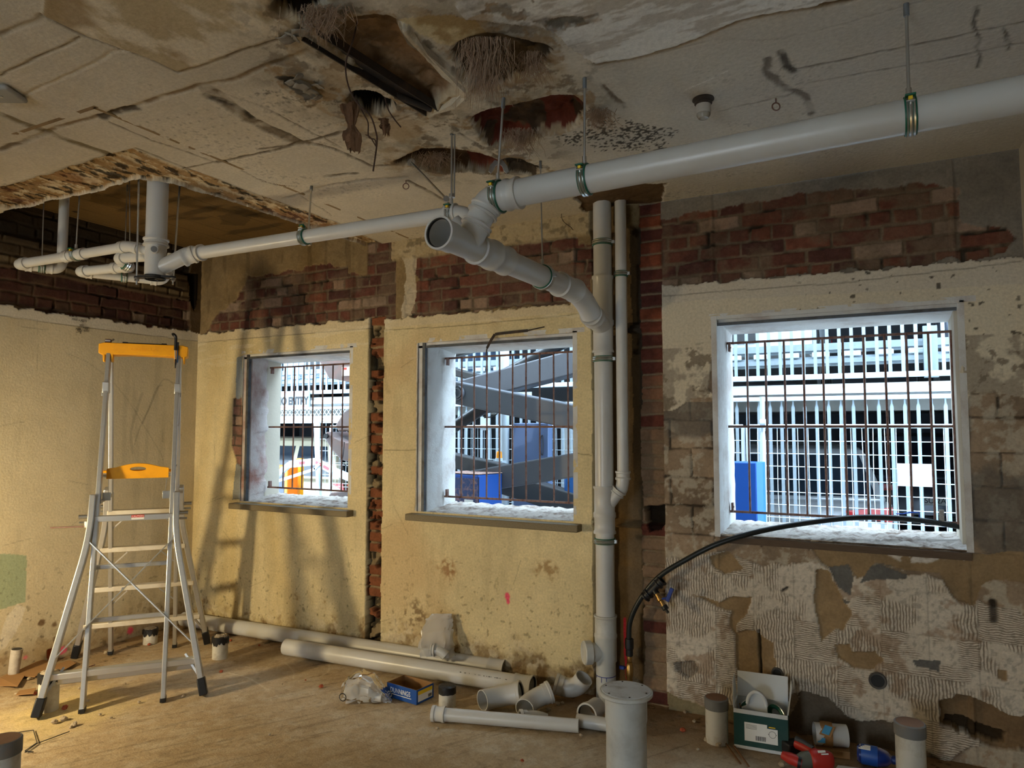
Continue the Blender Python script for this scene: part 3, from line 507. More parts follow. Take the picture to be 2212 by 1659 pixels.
m = torn(c2((780, 930), (950, 850), (1120, 850), (1330, 900), (1420, 950), (1390, 985), (1000, 970)), (84, 66, 48), 0.10, 0.03); S.mix(m*(U > 3.25)*sst(0.42, 0.5, n2), s2l((108, 56, 40))*(0.6+0.8*n3)[..., None])
torn(c2((100, 440), (200, 450), (330, 500), (350, 560), (270, 580), (190, 520)), (110, 106, 98), 0.015, 0.04, 0.7)
torn(c2((60, -80), (350, -80), (350, 20), (320, 70), (200, 90), (80, 50)), (40, 30, 22), 0.14, 0.04, 0.7); torn(c2((1390, 900), (1480, 910), (1600, 960), (1560, 1000), (1450, 980)), (70, 58, 44), 0.03, 0.04, 0.6)
torn(c2((1290, 10), (1420, 30), (1480, 60), (1420, 80), (1300, 60)), (150, 144, 132), 0.01, 0.05, 0.4); torn(c2((1600, 120), (1860, 60), (1890, 100), (1720, 150)), (140, 136, 126), 0.008, 0.05, 0.5)
m = S.poly(c2((800, 130), (1080, 70), (1240, 130), (1300, 200), (1130, 260), (1000, 240), (900, 190)), 0.03); S.mix(m*0.8, (214, 200, 160)); S.mix(m*sst(0.5, 0.62, n2)*0.7, (140, 110, 60))
m = S.line(c2((820, 170), (900, 240), (980, 320), (1080, 400), (1190, 470)), 0.03, 0.03); S.mix(m*0.8, (190, 178, 156)); S.d -= 0.02*m
m = S.line(c2((970, 640), (1080, 560), (1200, 490)), 0.03, 0.03); S.mix(m*0.8, (186, 174, 150)); S.d -= 0.02*m
# rough edge where the pipe chase meets the slab
m = S.poly([(1240, 425), (1330, 400), (1440, 395), (1440, 440), (1280, 470)], 0.05); S.mix(m, s2l((104, 82, 58))*(0.5+0.9*n2)[..., None]); S.d += m*0.03*(n2)
# the void: band of broken slab edge, then open
IN = [(-0.1, -1.69), (0.3, -1.685), (1.58, -1.66), (1.68, -1.53), (1.72, -1.2), (1.78, -0.5), (1.80, 0.1), (-0.1, 0.1)]
OUT = [px_ceil(*p) for p in [(-60, 425), (0, 406), (120, 372), (234, 335), (285, 322), (400, 365), (470, 388), (600, 437), (720, 478), (862, 545)]]+[(2.1, 0.1), (-0.1, 0.1)]
mo = S.poly(OUT, 0.02, px=False); mi = S.poly(IN, 0.035, px=False); bdm = mo*(1-mi); fl = fbm(U*2.2, V*0.8, 16, 5, 371, 0.65)
S.mix(bdm, s2l((158, 128, 88))*(0.6+0.8*n2)[..., None]); S.mix(bdm*sst(0.5, 0.58, fl), (206, 188, 154)); S.mul(bdm*sst(0.56, 0.62, fbm(U*2.0, V*0.7, 20, 4, 373)), 0.14); S.mix(bdm*sst(0.62, 0.68, n1)*0.35, (130, 74, 52)); S.d[:] = S.d*(1-bdm)+bdm*(0.018+0.035*(fl-0.4)+0.014*(n3-0.5))
S.mul(S.line([px_ceil(*p) for p in [(400, 365), (470, 388), (600, 437), (720, 478), (862, 545)]], 0.03, 0.01, px=False)*0.7, 0.45); S.mul(S.line([px_ceil(*p) for p in [(-60, 425), (0, 406), (120, 372), (234, 335)]], 0.03, 0.02, px=False)*0.5, 0.5)
inner = mi > 0.5; S.cut |= inner
S.mul((mo*sst(0.03, 0.0, 0.0*U))*0, 1)
CEILM = surf_mat('old_ceiling', 0.9, 60, 0.18, 0.45, spec=0.2)
struct(S.build('ceiling', lambda u, v, d: (u, v, HC+d), CEILM, flip=True))
# soffit up inside the void, lit through the gap
us = np.array(grow(-0.05, 2.2, 0.012)); vs = np.array(grow(-2.3, 0.02, 0.012)); S = Surf(us, vs, lambda px, py: tuple(HZ(px, py, 3.13)[:2])); U, V = S.U, S.V; n1 = fbm(U, V, 2, 5, 411, 0.6); n2 = fbm(U, V, 7, 5, 412, 0.6)
S.col[:] = s2l((112, 88, 50))*(0.65+0.7*n1)[..., None]; bo = np.abs((U/0.22)-np.round(U/0.22))*0.22; S.mul((1-sst(0.002, 0.008, bo+0.01*(n2-0.5)))*0.6, 0.4); S.mul(sst(0.62, 0.74, fbm(U*0.5, V*2, 4, 4, 413))*0.7, 0.35)
S.mul(S.poly([(470, 465), (520, 450), (560, 465), (530, 490), (480, 485)], 0.05)*0.6, 0.4); k = sst(0.03, 0.01, np.hypot(U-HZ(163, 458, 3.13)[0], V-HZ(163, 458, 3.13)[1])); S.mul(k, 0.05); S.d += 0.003*n2
struct(S.build('ceiling', lambda u, v, d: (u, v, 3.13+d), CEILM, flip=True))
b = BM(); box(b, (2.2, -1.1, 3.07), (0.02, 2.4, 0.24)); box(b, (1.1, -2.3, 3.07), (2.24, 0.02, 0.24)); CONC = mat('rough_concrete', (138, 116, 84), 0.95, var=0.35, vscale=9, bump=0.6, bscale=30)
struct(obj('trim_1', b, CONC))
# ------------------------------------------------------------------ floor (z = 0)
us = np.array(sorted(set(np.round(grow(0, XR, 0.0075), 4)))); vs = np.array(sorted(set(np.round(grow(-2.6, 0.03, 0.0075), 4)) | set(np.round(grow(-9, -2.6, 0.3), 3))))
S = Surf(us, vs, lambda px, py: tuple(HZ(px, py, 0)[:2])); U, V = S.U, S.V
a_ = HZ(440, 1590)[:2]; b_ = HZ(860, 1500)[:2]; dv = (b_-a_)/np.linalg.norm(b_-a_); Ur = U*dv[0]+V*dv[1]; Vr = -U*dv[1]+V*dv[0]
n1 = fbm(U, V, 1.6, 5, 511, 0.6); n2 = fbm(U, V, 6, 5, 512, 0.6); n3 = fbm(U, V, 24, 4, 513, 0.6); sk = fbm(Ur*2.6, Vr*6+0.8*n2, 3.5, 6, 514, 0.75); n4_ = fbm(U, V, 11, 6, 519, 0.68)
S.col[:] = s2l((182, 160, 128))*(0.8+0.4*n1)[..., None]*(0.9+0.2*n3)[..., None]; S.mix(sst(0.46, 0.72, sk)*0.3, (204, 190, 164)); S.mix(sst(0.48, 0.28, sk)*0.18, (146, 118, 88)); S.mix(sst(0.5, 0.7, n4_)*0.35, (206, 192, 168)); S.mul(sst(0.60, 0.72, fbm(U, V, 48, 3, 518))*0.35, 0.7); S.mul(sst(0.68, 0.73, fbm(Ur*0.7, Vr*9, 5, 4, 515))*0.5, 0.55)
dirt = sst(-0.35, 0.0, V+0.3*(n2-0.5)); S.mix(dirt*0.7, s2l((140, 108, 72))*(0.6+0.8*n3)[..., None]); rt = sst(3.5, 4.6, U+0.8*(n1-0.5)+0.8*(V+1)); S.mix(rt*0.6, s2l((128, 100, 74))*(0.7+0.6*n2)[..., None])
S.mix(sst(0.6, 0.0, np.hypot(U-4.45, (V+0.75)*0.8)+0.5*(n2-0.5))*0.75, (206, 194, 172)); S.mix(sst(0.5, 0.1, np.hypot(U-0.95, V+1.6)+0.4*(n2-0.5))*0.7, (222, 198, 138))  # second mix: warm pool of lamp light by the ladder foot, painted in
lf = sst(0.55, 0.1, U+0.4*(n2-0.5)); S.mix(lf*0.6, s2l((140, 110, 70))*(0.7+0.6*n3)[..., None]); S.mul(sst(0.72, 0.78, fbm(U, V, 30, 2, 517))*(0.3+0.7*np.clip(dirt+lf, 0, 1)), 0.4)
for k in range(16):
    u0, v0 = random.uniform(1.2, 4.2), random.uniform(-2.0, -0.7); l = random.uniform(0.1, 0.4); S.mul(S.line([(u0, v0), (u0+l*dv[0], v0+l*dv[1])], 0.008, 0.006, px=False)*0.6, 0.5)
for p in ([(870, 1500), (905, 1478), (930, 1466)], [(868, 1488), (900, 1470)]): S.mul(S.line(p, 0.006, 0.002)*0.7, 0.5)
for p in (sp((618, 1432), (633, 1448), (634, 1465)), sp((712, 1433), (708, 1450), (690, 1462)), sp((565, 1470), (590, 1468)), sp((495, 1452), (540, 1465), (580, 1490))): S.mix(S.line(p, 0.006, 0.002)*0.7, (222, 208, 176))
S.d[:] = 0.004*(n2-0.5)+0.0018*(n3-0.5)+0.004*dirt*n3; S.d -= 0.004
FLOORM = surf_mat('dusty_concrete', 0.93, 110, 0.22, 0.5, spec=0.15)
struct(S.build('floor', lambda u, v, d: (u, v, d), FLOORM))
b = BM(); box(b, (2.8, -4.3, -0.11), (6.4, 10.0, 0.12)); struct(obj('floor', b, CONC, smooth=False))  # unseen slab added under the floor to block sky light leaking in
# ------------------------------------------------------------------ the rest of the shell: right and rear walls, assumed doorway, window reveals
PLAIN = mat('plain_plaster', (188, 180, 164), 0.95, var=0.15, vscale=3, bump=0.2, bscale=40)
b = BM(); box(b, (XR+0.10, -4.5, 1.55), (0.2, 9.4, 3.3)); struct(obj('wall_right', b, PLAIN, smooth=False))
b = BM(); box(b, (1.3, -9.1, 1.5), (3.0, 0.2, 3.2)); box(b, (4.9, -9.1, 1.5), (2.2, 0.2, 3.2)); box(b, (3.3, -9.1, 2.65), (1.0, 0.2, 0.9)); struct(obj('wall_rear', b, PLAIN, smooth=False))  # opening in the rear wall is assumed, added to let light in
b = BM(); box(b, (2.9, -4.4, 3.42), (6.3, 9.6, 0.16)); struct(obj('ceiling', b, CONC, smooth=False))
REV = mat('whitewashed_reveal', (206, 206, 204), 0.85, var=0.08, vscale=9, bump=0.35, bscale=90, dirt=(150, 128, 116), dscale=3.5, damt=0.55)
REVR = mat('rust_stained_reveal', (198, 190, 186), 0.85, var=0.1, bump=0.4, bscale=90, dirt=(150, 96, 80), dscale=2.2, damt=0.85)
STONESILL = mat('terrazzo_sill', (120, 108, 84), 0.7, var=0.35, vscale=120, bump=0.15, bscale=200)
FRAMED = mat('old_window_frame', (86, 90, 94), 0.6, 0.3, var=0.2, dirt=(60, 50, 44), damt=0.8, dscale=12)
b = BM()
def xs(a, c): return c-a
# outer leaf of the wall, cut round the openings
X0, X1 = -0.3, XR+0.3; zs0, zs1 = -0.1, 3.4; last = X0
for a, bb, c, d in WIN:
    box(b, ((last+a)/2, WT/2+0.08, (zs0+zs1)/2), (a-last, WT-0.16, zs1-zs0)); box(b, ((a+bb)/2, WT/2+0.08, (zs0+c-0.02)/2), (bb-a, WT-0.16, c-0.02-zs0)); box(b, ((a+bb)/2, WT/2+0.08, (d+0.02+zs1)/2), (bb-a, WT-0.16, zs1-d-0.02)); last = bb
box(b, ((last+X1)/2, WT/2+0.08, (zs0+zs1)/2), (X1-last, WT-0.16, zs1-zs0)); struct(obj('wall_back', b, PLAIN, smooth=False))
for i, (a, bb, c, d) in enumerate(WIN):
    w = bpy.data.objects.new('window_%d' % (i+1), None); COL.objects.link(w); struct(w); far = HY([598, 983, 1585][i], 925, WT)[0]
    b = BM(); Mj = REVR if i == 0 else REV
    # left jamb, splayed, with a ragged outer edge
    ns = 24; A = []; B2 = []
    for k in range(ns+1):
        z = c-0.01+(d-c+0.02)*k/ns; e = 0.018*(random.random()-0.5) if i == 0 else 0.004*(random.random()-0.5)
        A.append(b.verts.new((a+0.055 if i < 2 else a+0.02, 0.05, z))); B2.append(b.verts.new((far+e, WT+0.005, z)))
    for k in range(ns): b.faces.new((A[k], B2[k], B2[k+1], A[k+1]))
    prism(b, [(a-0.01, 0.012, c-0.01), (a+0.035 if i < 2 else a+0.015, 0.012, c-0.01), (a+0.055 if i < 2 else a+0.02, 0.05, c-0.01), (a-0.01, 0.05, c-0.01)], (0, 0, d-c+0.02))
    obj('left_reveal', b, Mj, w, smooth=False)
    b = BM(); prism(b, [(bb+0.0, 0.0, c-0.01), (bb+0.03, 0.0, c-0.01), (bb+0.12, WT, c-0.01), (bb+0.06, WT, c-0.01)], (0, 0, d-c+0.02)); obj('right_reveal', b, REV, w, smooth=False)
    b = BM(); prism(b, [(a-0.02, 0.0, d), (a-0.02, 0.0, d+0.03), (a-0.02, WT, d+0.01), (a-0.02, WT, d-0.04)], (bb-a+0.1, 0, 0)); prism(b, [(a-0.02, 0.02, d-0.022), (a-0.02, 0.02, d+0.01), (a-0.02, 0.05, d+0.01), (a-0.02, 0.05, d-0.022)], (bb-a+0.02, 0, 0)); obj('head_reveal', b, REV, w, smooth=False)
    b = BM(); box(b, ((a+bb)/2+0.03, 0.035, (c+d)/2), (bb-a, 0.014, 0.0) if 0 else (0.012, 0.012, 0.012))
    b.free(); b = BM()
    if i < 2: box(b, (a+0.045, 0.022, (c+d)/2), (0.022, 0.03, d-c))
    box(b, ((a+bb)/2, 0.022, d-0.028), (bb-a, 0.02, 0.016)); obj('old_frame_angle', b, FRAMED, w)
    # rubbly inner sill
    b = BM(); nx = 60; ny = 8; g = []
    for k in range(nx+1):
        row = []
        for j in range(ny+1):
            x = a+(bb+0.1-a)*k/nx; y = 0.0+WT*1.01*j/ny; z = c-0.012+0.035*j/ny+0.012*random.random()*(j > 0); row.append(b.verts.new((x, y, z)))
        g.append(row)
    for k in range(nx):
        for j in range(ny): b.faces.new((g[k][j], g[k+1][j], g[k+1][j+1], g[k][j+1]))
    obj('broken_sill', b, mat('crumbled_sill_%d' % i, (176, 168, 160), 0.95, var=0.3, vscale=40, dirt=(104, 84, 72), dscale=14, damt=0.9, bump=0.5), w, smooth=False)
    if i < 2:
        b = BM(); box(b, ((a+bb)/2+0.005, -0.02, c-0.035), (bb-a+0.10, 0.11, 0.045)); obj('stone_sill', b, STONESILL, w, bevel=0.006)
    else:
        b = BM(); box(b, ((a+bb)/2+0.02, 0.012, c-0.03), (bb-a, 0.05, 0.035)); obj('timber_sill_ground', b, mat('grimy_timber', (92, 76, 62), 0.9, var=0.3, stretch=(1, 8, 8)), w)
        b = BM(); box(b, (a+0.008, -0.006, (c+d)/2), (0.03, 0.02, d-c+0.03)); box(b, ((a+bb)/2, -0.004, d+0.006), (bb-a+0.02, 0.018, 0.02)); obj('painted_trim', b, REV, w)
# ================================================================== drainage pipework
def V3(p): return Vector((float(p[0]), float(p[1]), float(p[2])))
def tube(bm, a, b, r, wall=0.004, seg=32, open_a=False, open_b=False, depth=0.25):
    """straight pipe; open ends show the bore"""
    a, b = V3(a), V3(b); ln = (b-a).length; d = min(depth, ln*0.45); pr = []
    if open_a: pr += [(0, d), (r-wall, d), (r-wall, 0.0), (r, 0)]
    else: pr += [(0, 0), (r, 0)]
    if open_b: pr += [(r, ln), (r-wall, ln), (r-wall, ln-d), (0, ln-d)]
    else: pr += [(r, ln), (0, ln)]
    return lathe(bm, pr, a, b-a, seg)
def sleeve(bm, a, b, r, t=0.006, bead=0.0055, seg=32, open_a=False, open_b=False):
    """socket with rolled beads at both ends"""
    a, b = V3(a), V3(b); l = (b-a).length; R = r+t; e = min(0.012, l*0.2)
    pr = [(r-0.001, 0), (R+bead, 0), (R+bead, e), (R, e*1.6), (R, l-e*1.6), (R+bead, l-e), (R+bead, l), (r-0.001, l)]
    lathe(bm, pr, a, b-a, seg)
def elbow(bm, p0, pc, p1, r, t=0.006, n=10, seg=28):
    """bend with short sockets at both ends"""
    p0, pc, p1 = V3(p0), V3(pc), V3(p1); sweep(bm, arc(p0, pc, p1, n), r+t*0.6, seg)
    l = 0.045*(r/0.055); sleeve(bm, p0, p0+(p0-pc).normalized()*l, r, t, seg=seg); sleeve(bm, p1, p1+(p1-pc).normalized()*l, r, t, seg=seg)
def dashes(a, b, org, up, m, parent, h=0.006, seed=1, name='printed_marking', r=None, ctr=None):
    """illegible print along a pipe: short ink strokes wrapped on its surface"""
    rnd = random.Random(seed); bm = BM(); a, b = V3(a), V3(b); d = (b-a); L_ = d.length; d.normalize(); up = V3(up); up = (up-d*d.dot(up)).normalized(); nrm = up.cross(d); x = 0
    if nrm.dot(V3(org)) < 0: nrm = -nrm
    while x < L_:
        w = rnd.choice([0.004, 0.006, 0.009, 0.014]); hh = h*rnd.uniform(0.35, 1.0)
        if rnd.random() < 0.75: box(bm, a+d*(x+w/2), (w*0.8, hh, 0.0006), Matrix((d, up, nrm)).transposed())
        x += w+rnd.choice([0.002, 0.004, 0.02])
    o_ = obj(name, bm, m, parent, smooth=False); o_['kind'] = 'stuff'; return o_
def proj(p):
    v = np.array(p)-CAM; z = v@FWD; return CX+FPX*(v@RT)/z, CY-FPX*(v@UPV)/z
def along(a, b, px):
    """the point of segment ab seen at column px"""
    a, b = np.array(a, float), np.array(b, float); lo, hi = 0.0, 1.0; s = 1 if proj(b)[0] > proj(a)[0] else -1
    for _ in range(40):
        m = (lo+hi)/2
        if (proj(a+(b-a)*m)[0]-px)*s < 0: lo = m
        else: hi = m
    return a+(b-a)*lo
def clamp(name, label, p, axis, r, rod_to=None, ear=None, group='green-lined pipe clamps', rodr=0.005, cat='pipe clamp', dbl=False):
    """pipe clip: rubber liner, ridged steel band, screw lugs with a yellow tag, and its threaded hanger rod"""
    p = V3(p); ax = V3(axis).normalized(); t = thing(name, label, cat, p, 0, group); O = Vector((0, 0, 0))
    top = (V3(rod_to)-p) if rod_to is not None else (V3(ear) if ear is not None else Vector((0, 0, 1)))
    tn = (top-ax*ax.dot(top)).normalized(); sd = ax.cross(tn).normalized()
    if (np.array(sd)@RT) > 0: sd = -sd
    w = 0.017; bm = BM(); lathe(bm, [(r+0.0005, -w), (r+0.005, -w), (r+0.006, -w+0.004), (r+0.006, w-0.004), (r+0.005, w), (r+0.0005, w)], O, ax, 36); obj('rubber_liner', bm, GREEN, t)
    bm = BM(); pr = []
    for k in range(9): z = -0.012+0.024*k/8; pr.append((r+0.0075+0.0022*math.cos(2*math.pi*(k/8)*2), z))
    lathe(bm, [(r+0.005, -0.0125)]+pr+[(r+0.005, 0.0125)], O, ax, 36); obj('steel_band', bm, ZINC, t)
    bm = BM(); c = (sd*0.86+tn*0.5).normalized()*(r+0.014); box(bm, c+tn*0.009, (0.03, 0.022, 0.006), Matrix((ax, sd, tn)).transposed()); obj('lug', bm, GREEN, t, bevel=0.001)
    bm = BM(); box(bm, c, (0.012, 0.013, 0.011), Matrix((ax, sd, tn)).transposed()); obj('yellow_tag', bm, YEL, t, bevel=0.001)
    bm = BM(); box(bm, c-tn*0.010, (0.024, 0.02, 0.004), Matrix((ax, sd, tn)).transposed()); sweep(bm, [c-tn*0.02, c+tn*0.016], 0.0035, 8); obj('screw', bm, ZINC, t, bevel=0.001); bm = BM(); c2_ = -sd*(r+0.013); box(bm, c2_, (0.02, 0.016, 0.014), Matrix((ax, sd, tn)).transposed()); obj('hinge_lug', bm, ZINC, t, bevel=0.001)
    bm = BM(); sweep(bm, [tn*(r+0.006), tn*(r+0.035)], 0.0085, 12); obj('rod_boss', bm, ZINC, t)
    if rod_to is not None:
        bm = BM(); e = V3(rod_to)-p; sweep(bm, [tn*(r+0.02), e], rodr, 10)
        if dbl: q = Vector((0.012, 0.006, 0)); sweep(bm, [tn*(r+0.05)+q, e+q], rodr*0.8, 10)
        obj('threaded_rod', bm, ZINC, t)
        bm = BM(); u = (e-tn*(r+0.02)).normalized(); sweep(bm, [e-u*0.045, e+u*0.01], rodr*1.7, 12); obj('rod_socket', bm, mat('grey_socket', (120, 126, 132), 0.4, 0.5) if 'grey_socket' not in MATS else MATS['grey_socket'], t)
    return t
# --- big drain pipe under the slab
MA, MB_ = np.array([3.80, -1.553, 2.557]), np.array([XR+0.05, -1.562, 2.598]); E0 = np.array([3.70, -1.55, 2.556]); J = np.array([3.612, -1.60, 2.36])
t = thing('drain_pipe', 'large white pipe hung under the ceiling across the top right', 'pipe', (4.6, -1.555, 2.57)); O = t.location
bm = BM(); tube(bm, MA-O, MB_-O, 0.055); obj('pipe', bm, PVC, t)
ed = V3(J-E0).normalized()
bm = BM(); p0 = V3(E0-O)+Vector((0.075, 0, 0.001)); p1 = V3(E0-O)+ed*0.045; sweep(bm, arc(p0, V3(E0-O), p1, 12), 0.060, 32); sleeve(bm, p0, p0+Vector((0.06, 0, 0.001)), 0.055); sleeve(bm, p1-ed*0.004, p1+ed*0.034, 0.055, 0.0065); obj('elbow', bm, PVC, t)
bm = BM(); tube(bm, p1, V3(J-O), 0.055); obj('drop_pipe', bm, PVC, t)
# --- branch run from the open socket to the wall
S0, S1 = np.array([3.605, -1.80, 2.36]), np.array([3.664, -0.50, 2.352]); bd = V3(S1-S0).normalized()
t = thing('branch_pipe', 'white branch pipe with open round socket running back to the wall stack', 'pipe', S0); O = V3(S0)
bm = BM(); j = V3(J)-O; j = bd*j.dot(bd); lathe(bm, [(0, 0.18), (0.053, 0.18), (0.056, 0.10), (0.056, 0.02), (0.059, 0.018), (0.059, 0.0), (0.067, 0.0), (0.067, 0.02), (0.0625, 0.03), (0.0625, 0.085), (0.058, 0.10), (0.058, 0.40), (0, 0.40)], (0, 0, 0), bd, 36)
up_ = (V3(E0)-V3(J)).normalized(); sweep(bm, [j-up_*0.01, j+up_*0.095], 0.0575, 32); sleeve(bm, j+up_*0.078, j+up_*0.098, 0.055, 0.0065)
sleeve(bm, bd*0.27, bd*0.40, 0.055, 0.008); sweep(bm, [bd*0.34, bd*0.25+Vector((-0.12, 0.03, 0.13))], 0.040, 24); obj('junction', bm, PVC, t)
bm = BM(); lathe(bm, [(0.0592, 0.004), (0.0592, 0.016), (0.0555, 0.016), (0.0555, 0.004)], (0, 0, 0), bd, 36, closed=True); obj('socket_seal', bm, RUB, t)
bm = BM(); sleeve(bm, bd*0.40, bd*0.52, 0.055, 0.007); obj('coupling', bm, PVC, t)
L_ = (V3(S1)-O).length; bm = BM(); tube(bm, bd*0.45, bd*(L_-0.10), 0.055); obj('pipe', bm, PVC, t)
dashes(bd*0.62+Vector((-0.052, 0, -0.018)), bd*0.95+Vector((-0.052, 0, -0.018)), (-1, 0, -0.3), (0, 0, 1), INK, t, 0.008, 3)
STX, STY = 3.675, -0.10; W0 = V3((STX, STY, 2.10)); bm = BM(); e1 = V3((3.667, -0.40, 2.35))-O; e2 = V3((STX, -0.30, 2.25))-O; ec = V3((3.668, -0.36, 2.35))-O
sleeve(bm, bd*(L_-0.22), bd*(L_-0.02), 0.055, 0.007); sweep(bm, arc(bd*(L_-0.10), V3((3.667, -0.41, 2.351))-O, e2, 12), 0.060, 32); obj('elbow', bm, PVC, t)
# --- soil stack in the chase
t = thing('soil_stack', 'thick white vertical pipe standing in the wall chase between windows', 'pipe', (STX, STY, 0.02)); O = t.location
def zz(py): return float(HY(1304, py, STY)[2])
bm = BM(); tube(bm, (0, 0, 1.15), (0, 0, 2.99), 0.055); obj('upper_pipe', bm, PVC, t)
bm = BM(); tube(bm, (0, 0, 0.42), (0, 0, 1.15), 0.055); obj('lower_pipe', bm, PVC, t)
bm = BM(); za, zb = zz(690)-0.02, zz(597)-0.02; sleeve(bm, (0, 0, za-0.02), (0, 0, zb), 0.055, 0.005); a = V3(e2)+V3(S0)-O; q = Vector((0, -0.02, zz(690)-0.06)); sweep(bm, [q, a], 0.058, 32); sleeve(bm, a-(a-q).normalized()*0.05, a+(a-q).normalized()*0.01, 0.056); obj('wye', bm, PVC, t)
bm = BM(); sleeve(bm, (0, 0, zz(762)-0.02), (0, 0, za-0.02), 0.055, 0.005); obj('coupling', bm, PVC, t)
bm = BM(); sleeve(bm, (0, 0, zz(1112)-0.02), (0, 0, zz(1050)-0.02), 0.055, 0.006); sweep(bm, [(0.02, 0, zz(1100)), (0.085, 0.005, zz(1066)+0.0)], 0.038, 24); sleeve(bm, (0.072, 0.004, zz(1073)), (0.09, 0.006, zz(1064)), 0.036); obj('wye', bm, PVC, t)
bm = BM(); sleeve(bm, (0, 0, zz(1152)-0.02), (0, 0, zz(1112)-0.02), 0.055, 0.006); obj('coupling', bm, PVC, t)
bm = BM(); lathe(bm, [(0, -0.05), (0.0575, -0.05), (0.0575, 0.22), (0.064, 0.23), (0.064, 0.36), (0.0665, 0.365), (0.0665, 0.38), (0.063, 0.385), (0.063, 0.475), (0.067, 0.48), (0.067, 0.49), (0.05, 0.49)], (0, 0, 0), (0, 0, 1), 36); obj('inspection_junction', bm, PVCG, t)
bm = BM(); d_ = Vector((-0.8, -0.6, 0)); lathe(bm, [(0.052, 0.03), (0.054, 0.085), (0.067, 0.09), (0.067, 0.13), (0.062, 0.135), (0.058, 0.132), (0, 0.128)], (0, 0, 0.28), d_, 32); obj('side_socket', bm, PVCG, t)
bm = BM(); lathe(bm, [(0.0582, 0.148), (0.0582, 0.152), (0.0574, 0.152), (0.0574, 0.148)], (0, 0, 0), (0, 0, 1), 36, closed=True)
for a_, l in ((-1.7, 0.03), (-1.2, 0.022), (-2.4, 0.012)): box(bm, (0.058*math.cos(a_), 0.058*math.sin(a_), 0.150-l/2), (0.003, 0.003, l))
obj('blue_pen_mark', bm, mat('blue_pen', (30, 46, 130), 0.6), t)['label'] = 'blue pen line'
dashes((0.02, -0.0535, 2.36), (0.02, -0.0535, 2.46), (0, -1, 0), (1, 0, 0), INK, t, 0.012, 5)
# --- thin vent pipe beside it
TX, TY = 3.785, -0.085; t = thing('vent_pipe', 'thin white vertical pipe right beside the thick one in the chase', 'pipe', (TX, TY, 1.1)); O = t.location
ze = zz(1035)-1.1; zw = zz(1066)-1.1
bm = BM(); tube(bm, (0, 0, ze-0.01), (0, 0, 2.98-1.1), 0.0345); obj('pipe', bm, PVC, t)
bm = BM(); sweep(bm, arc((0, 0, ze+0.03), (0, 0, ze-0.08), (-0.035, 0.0, zw+0.02), 10), 0.038, 24); sleeve(bm, (0, 0, ze), (0, 0, ze+0.05), 0.0345); obj('elbow', bm, PVC, t)
# --- long run below the slab and the trap assembly at the left
LA, LB = np.array([1.78, -1.452, 2.566]), np.array([3.42, -1.37, 2.582]); ld = V3(LB-LA).normalized()
t = thing('waste_pipe', 'long thin white pipe running below the ceiling from left to middle', 'pipe', LA); O = V3(LA)
bm = BM(); tube(bm, (0, 0, 0), V3(LB)-O, 0.0345); obj('pipe', bm, PVC, t)
bm = BM(); e = V3(LB)-O; sweep(bm, arc(e-ld*0.02, e+ld*0.06, e+ld*0.11+Vector((0.02, -0.04, -0.09)), 10), 0.038, 24); sleeve(bm, e-ld*0.05, e+ld*0.005, 0.0345); obj('elbow', bm, PVC, t)
bm = BM(); sleeve(bm, -ld*0.03, ld*0.05, 0.0345, 0.006); obj('coupling', bm, PVC, t)
SX = np.array([1.590, -1.556, 2.44]); t = thing('floor_trap', 'short thick white pipe dropping through the ceiling gap onto a black bottom plate', 'pipe', SX); O = V3(SX)
bm = BM(); tube(bm, (0, 0, 0.14), (0, 0, 0.72), 0.055); obj('riser_pipe', bm, PVC, t)
bm = BM(); tube(bm, (0, 0, 0.0), (0, 0, 0.18), 0.054); sleeve(bm, (0, 0, 0.165), (0, 0, 0.205), 0.055, 0.006); br = V3(LA)-O; sweep(bm, arc((0.0, 0, 0.035), (0.085, 0.045, 0.075), br*0.78+Vector((0, 0, 0.02)), 8)+[br*1.0], 0.042, 24); sleeve(bm, br*0.70+Vector((0, 0, 0.012)), br*0.98, 0.038); sweep(bm, [Vector((0, 0, 0.13)), Vector((0, 0, 0.13))+Vector(RT*0.03-_fw*0.075)], 0.02, 20); obj('trap_body', bm, PVC, t)
bm = BM(); q = Vector((0, 0, 0.13))+Vector(RT*0.03-_fw*0.0755); lathe(bm, [(0, 0), (0.0165, 0)], q, Vector(RT*0.03-_fw*0.075), 20); obj('stub_bore', bm, PVCIN, t)
rr = Vector((0.89, 0.45, 0)).normalized(); bm = BM()
pts = []
for k in range(24):
    a = 2*math.pi*k/24; x_ = math.cos(a); y_ = math.sin(a); R = 0.062 if abs(x_) < 0.7 else 0.062+(abs(x_)-0.7)/0.3*0.055; pts.append(rr*(R*x_)+Vector((-rr.y, rr.x, 0))*(min(R, 0.068)*y_*(1 if abs(x_) < 0.7 else 0.6)))
prism(bm, [p+Vector((0, 0, -0.014)) for p in pts], (0, 0, 0.012)); lathe(bm, [(0.055, -0.014), (0.055, -0.022), (0.05, -0.022), (0.05, -0.014)], (0, 0, 0), (0, 0, 1), 28, closed=True); sweep(bm, [(0, 0, -0.018), (0.04, 0, -0.019)], 0.004, 8); sweep(bm, [(0, 0, -0.018), (-0.02, 0.034, -0.019)], 0.004, 8); sweep(bm, [(0, 0, -0.018), (-0.02, -0.034, -0.019)], 0.004, 8); obj('base_plate', bm, BLK, t, bevel=0.002)['label'] = 'black plastic base plate'
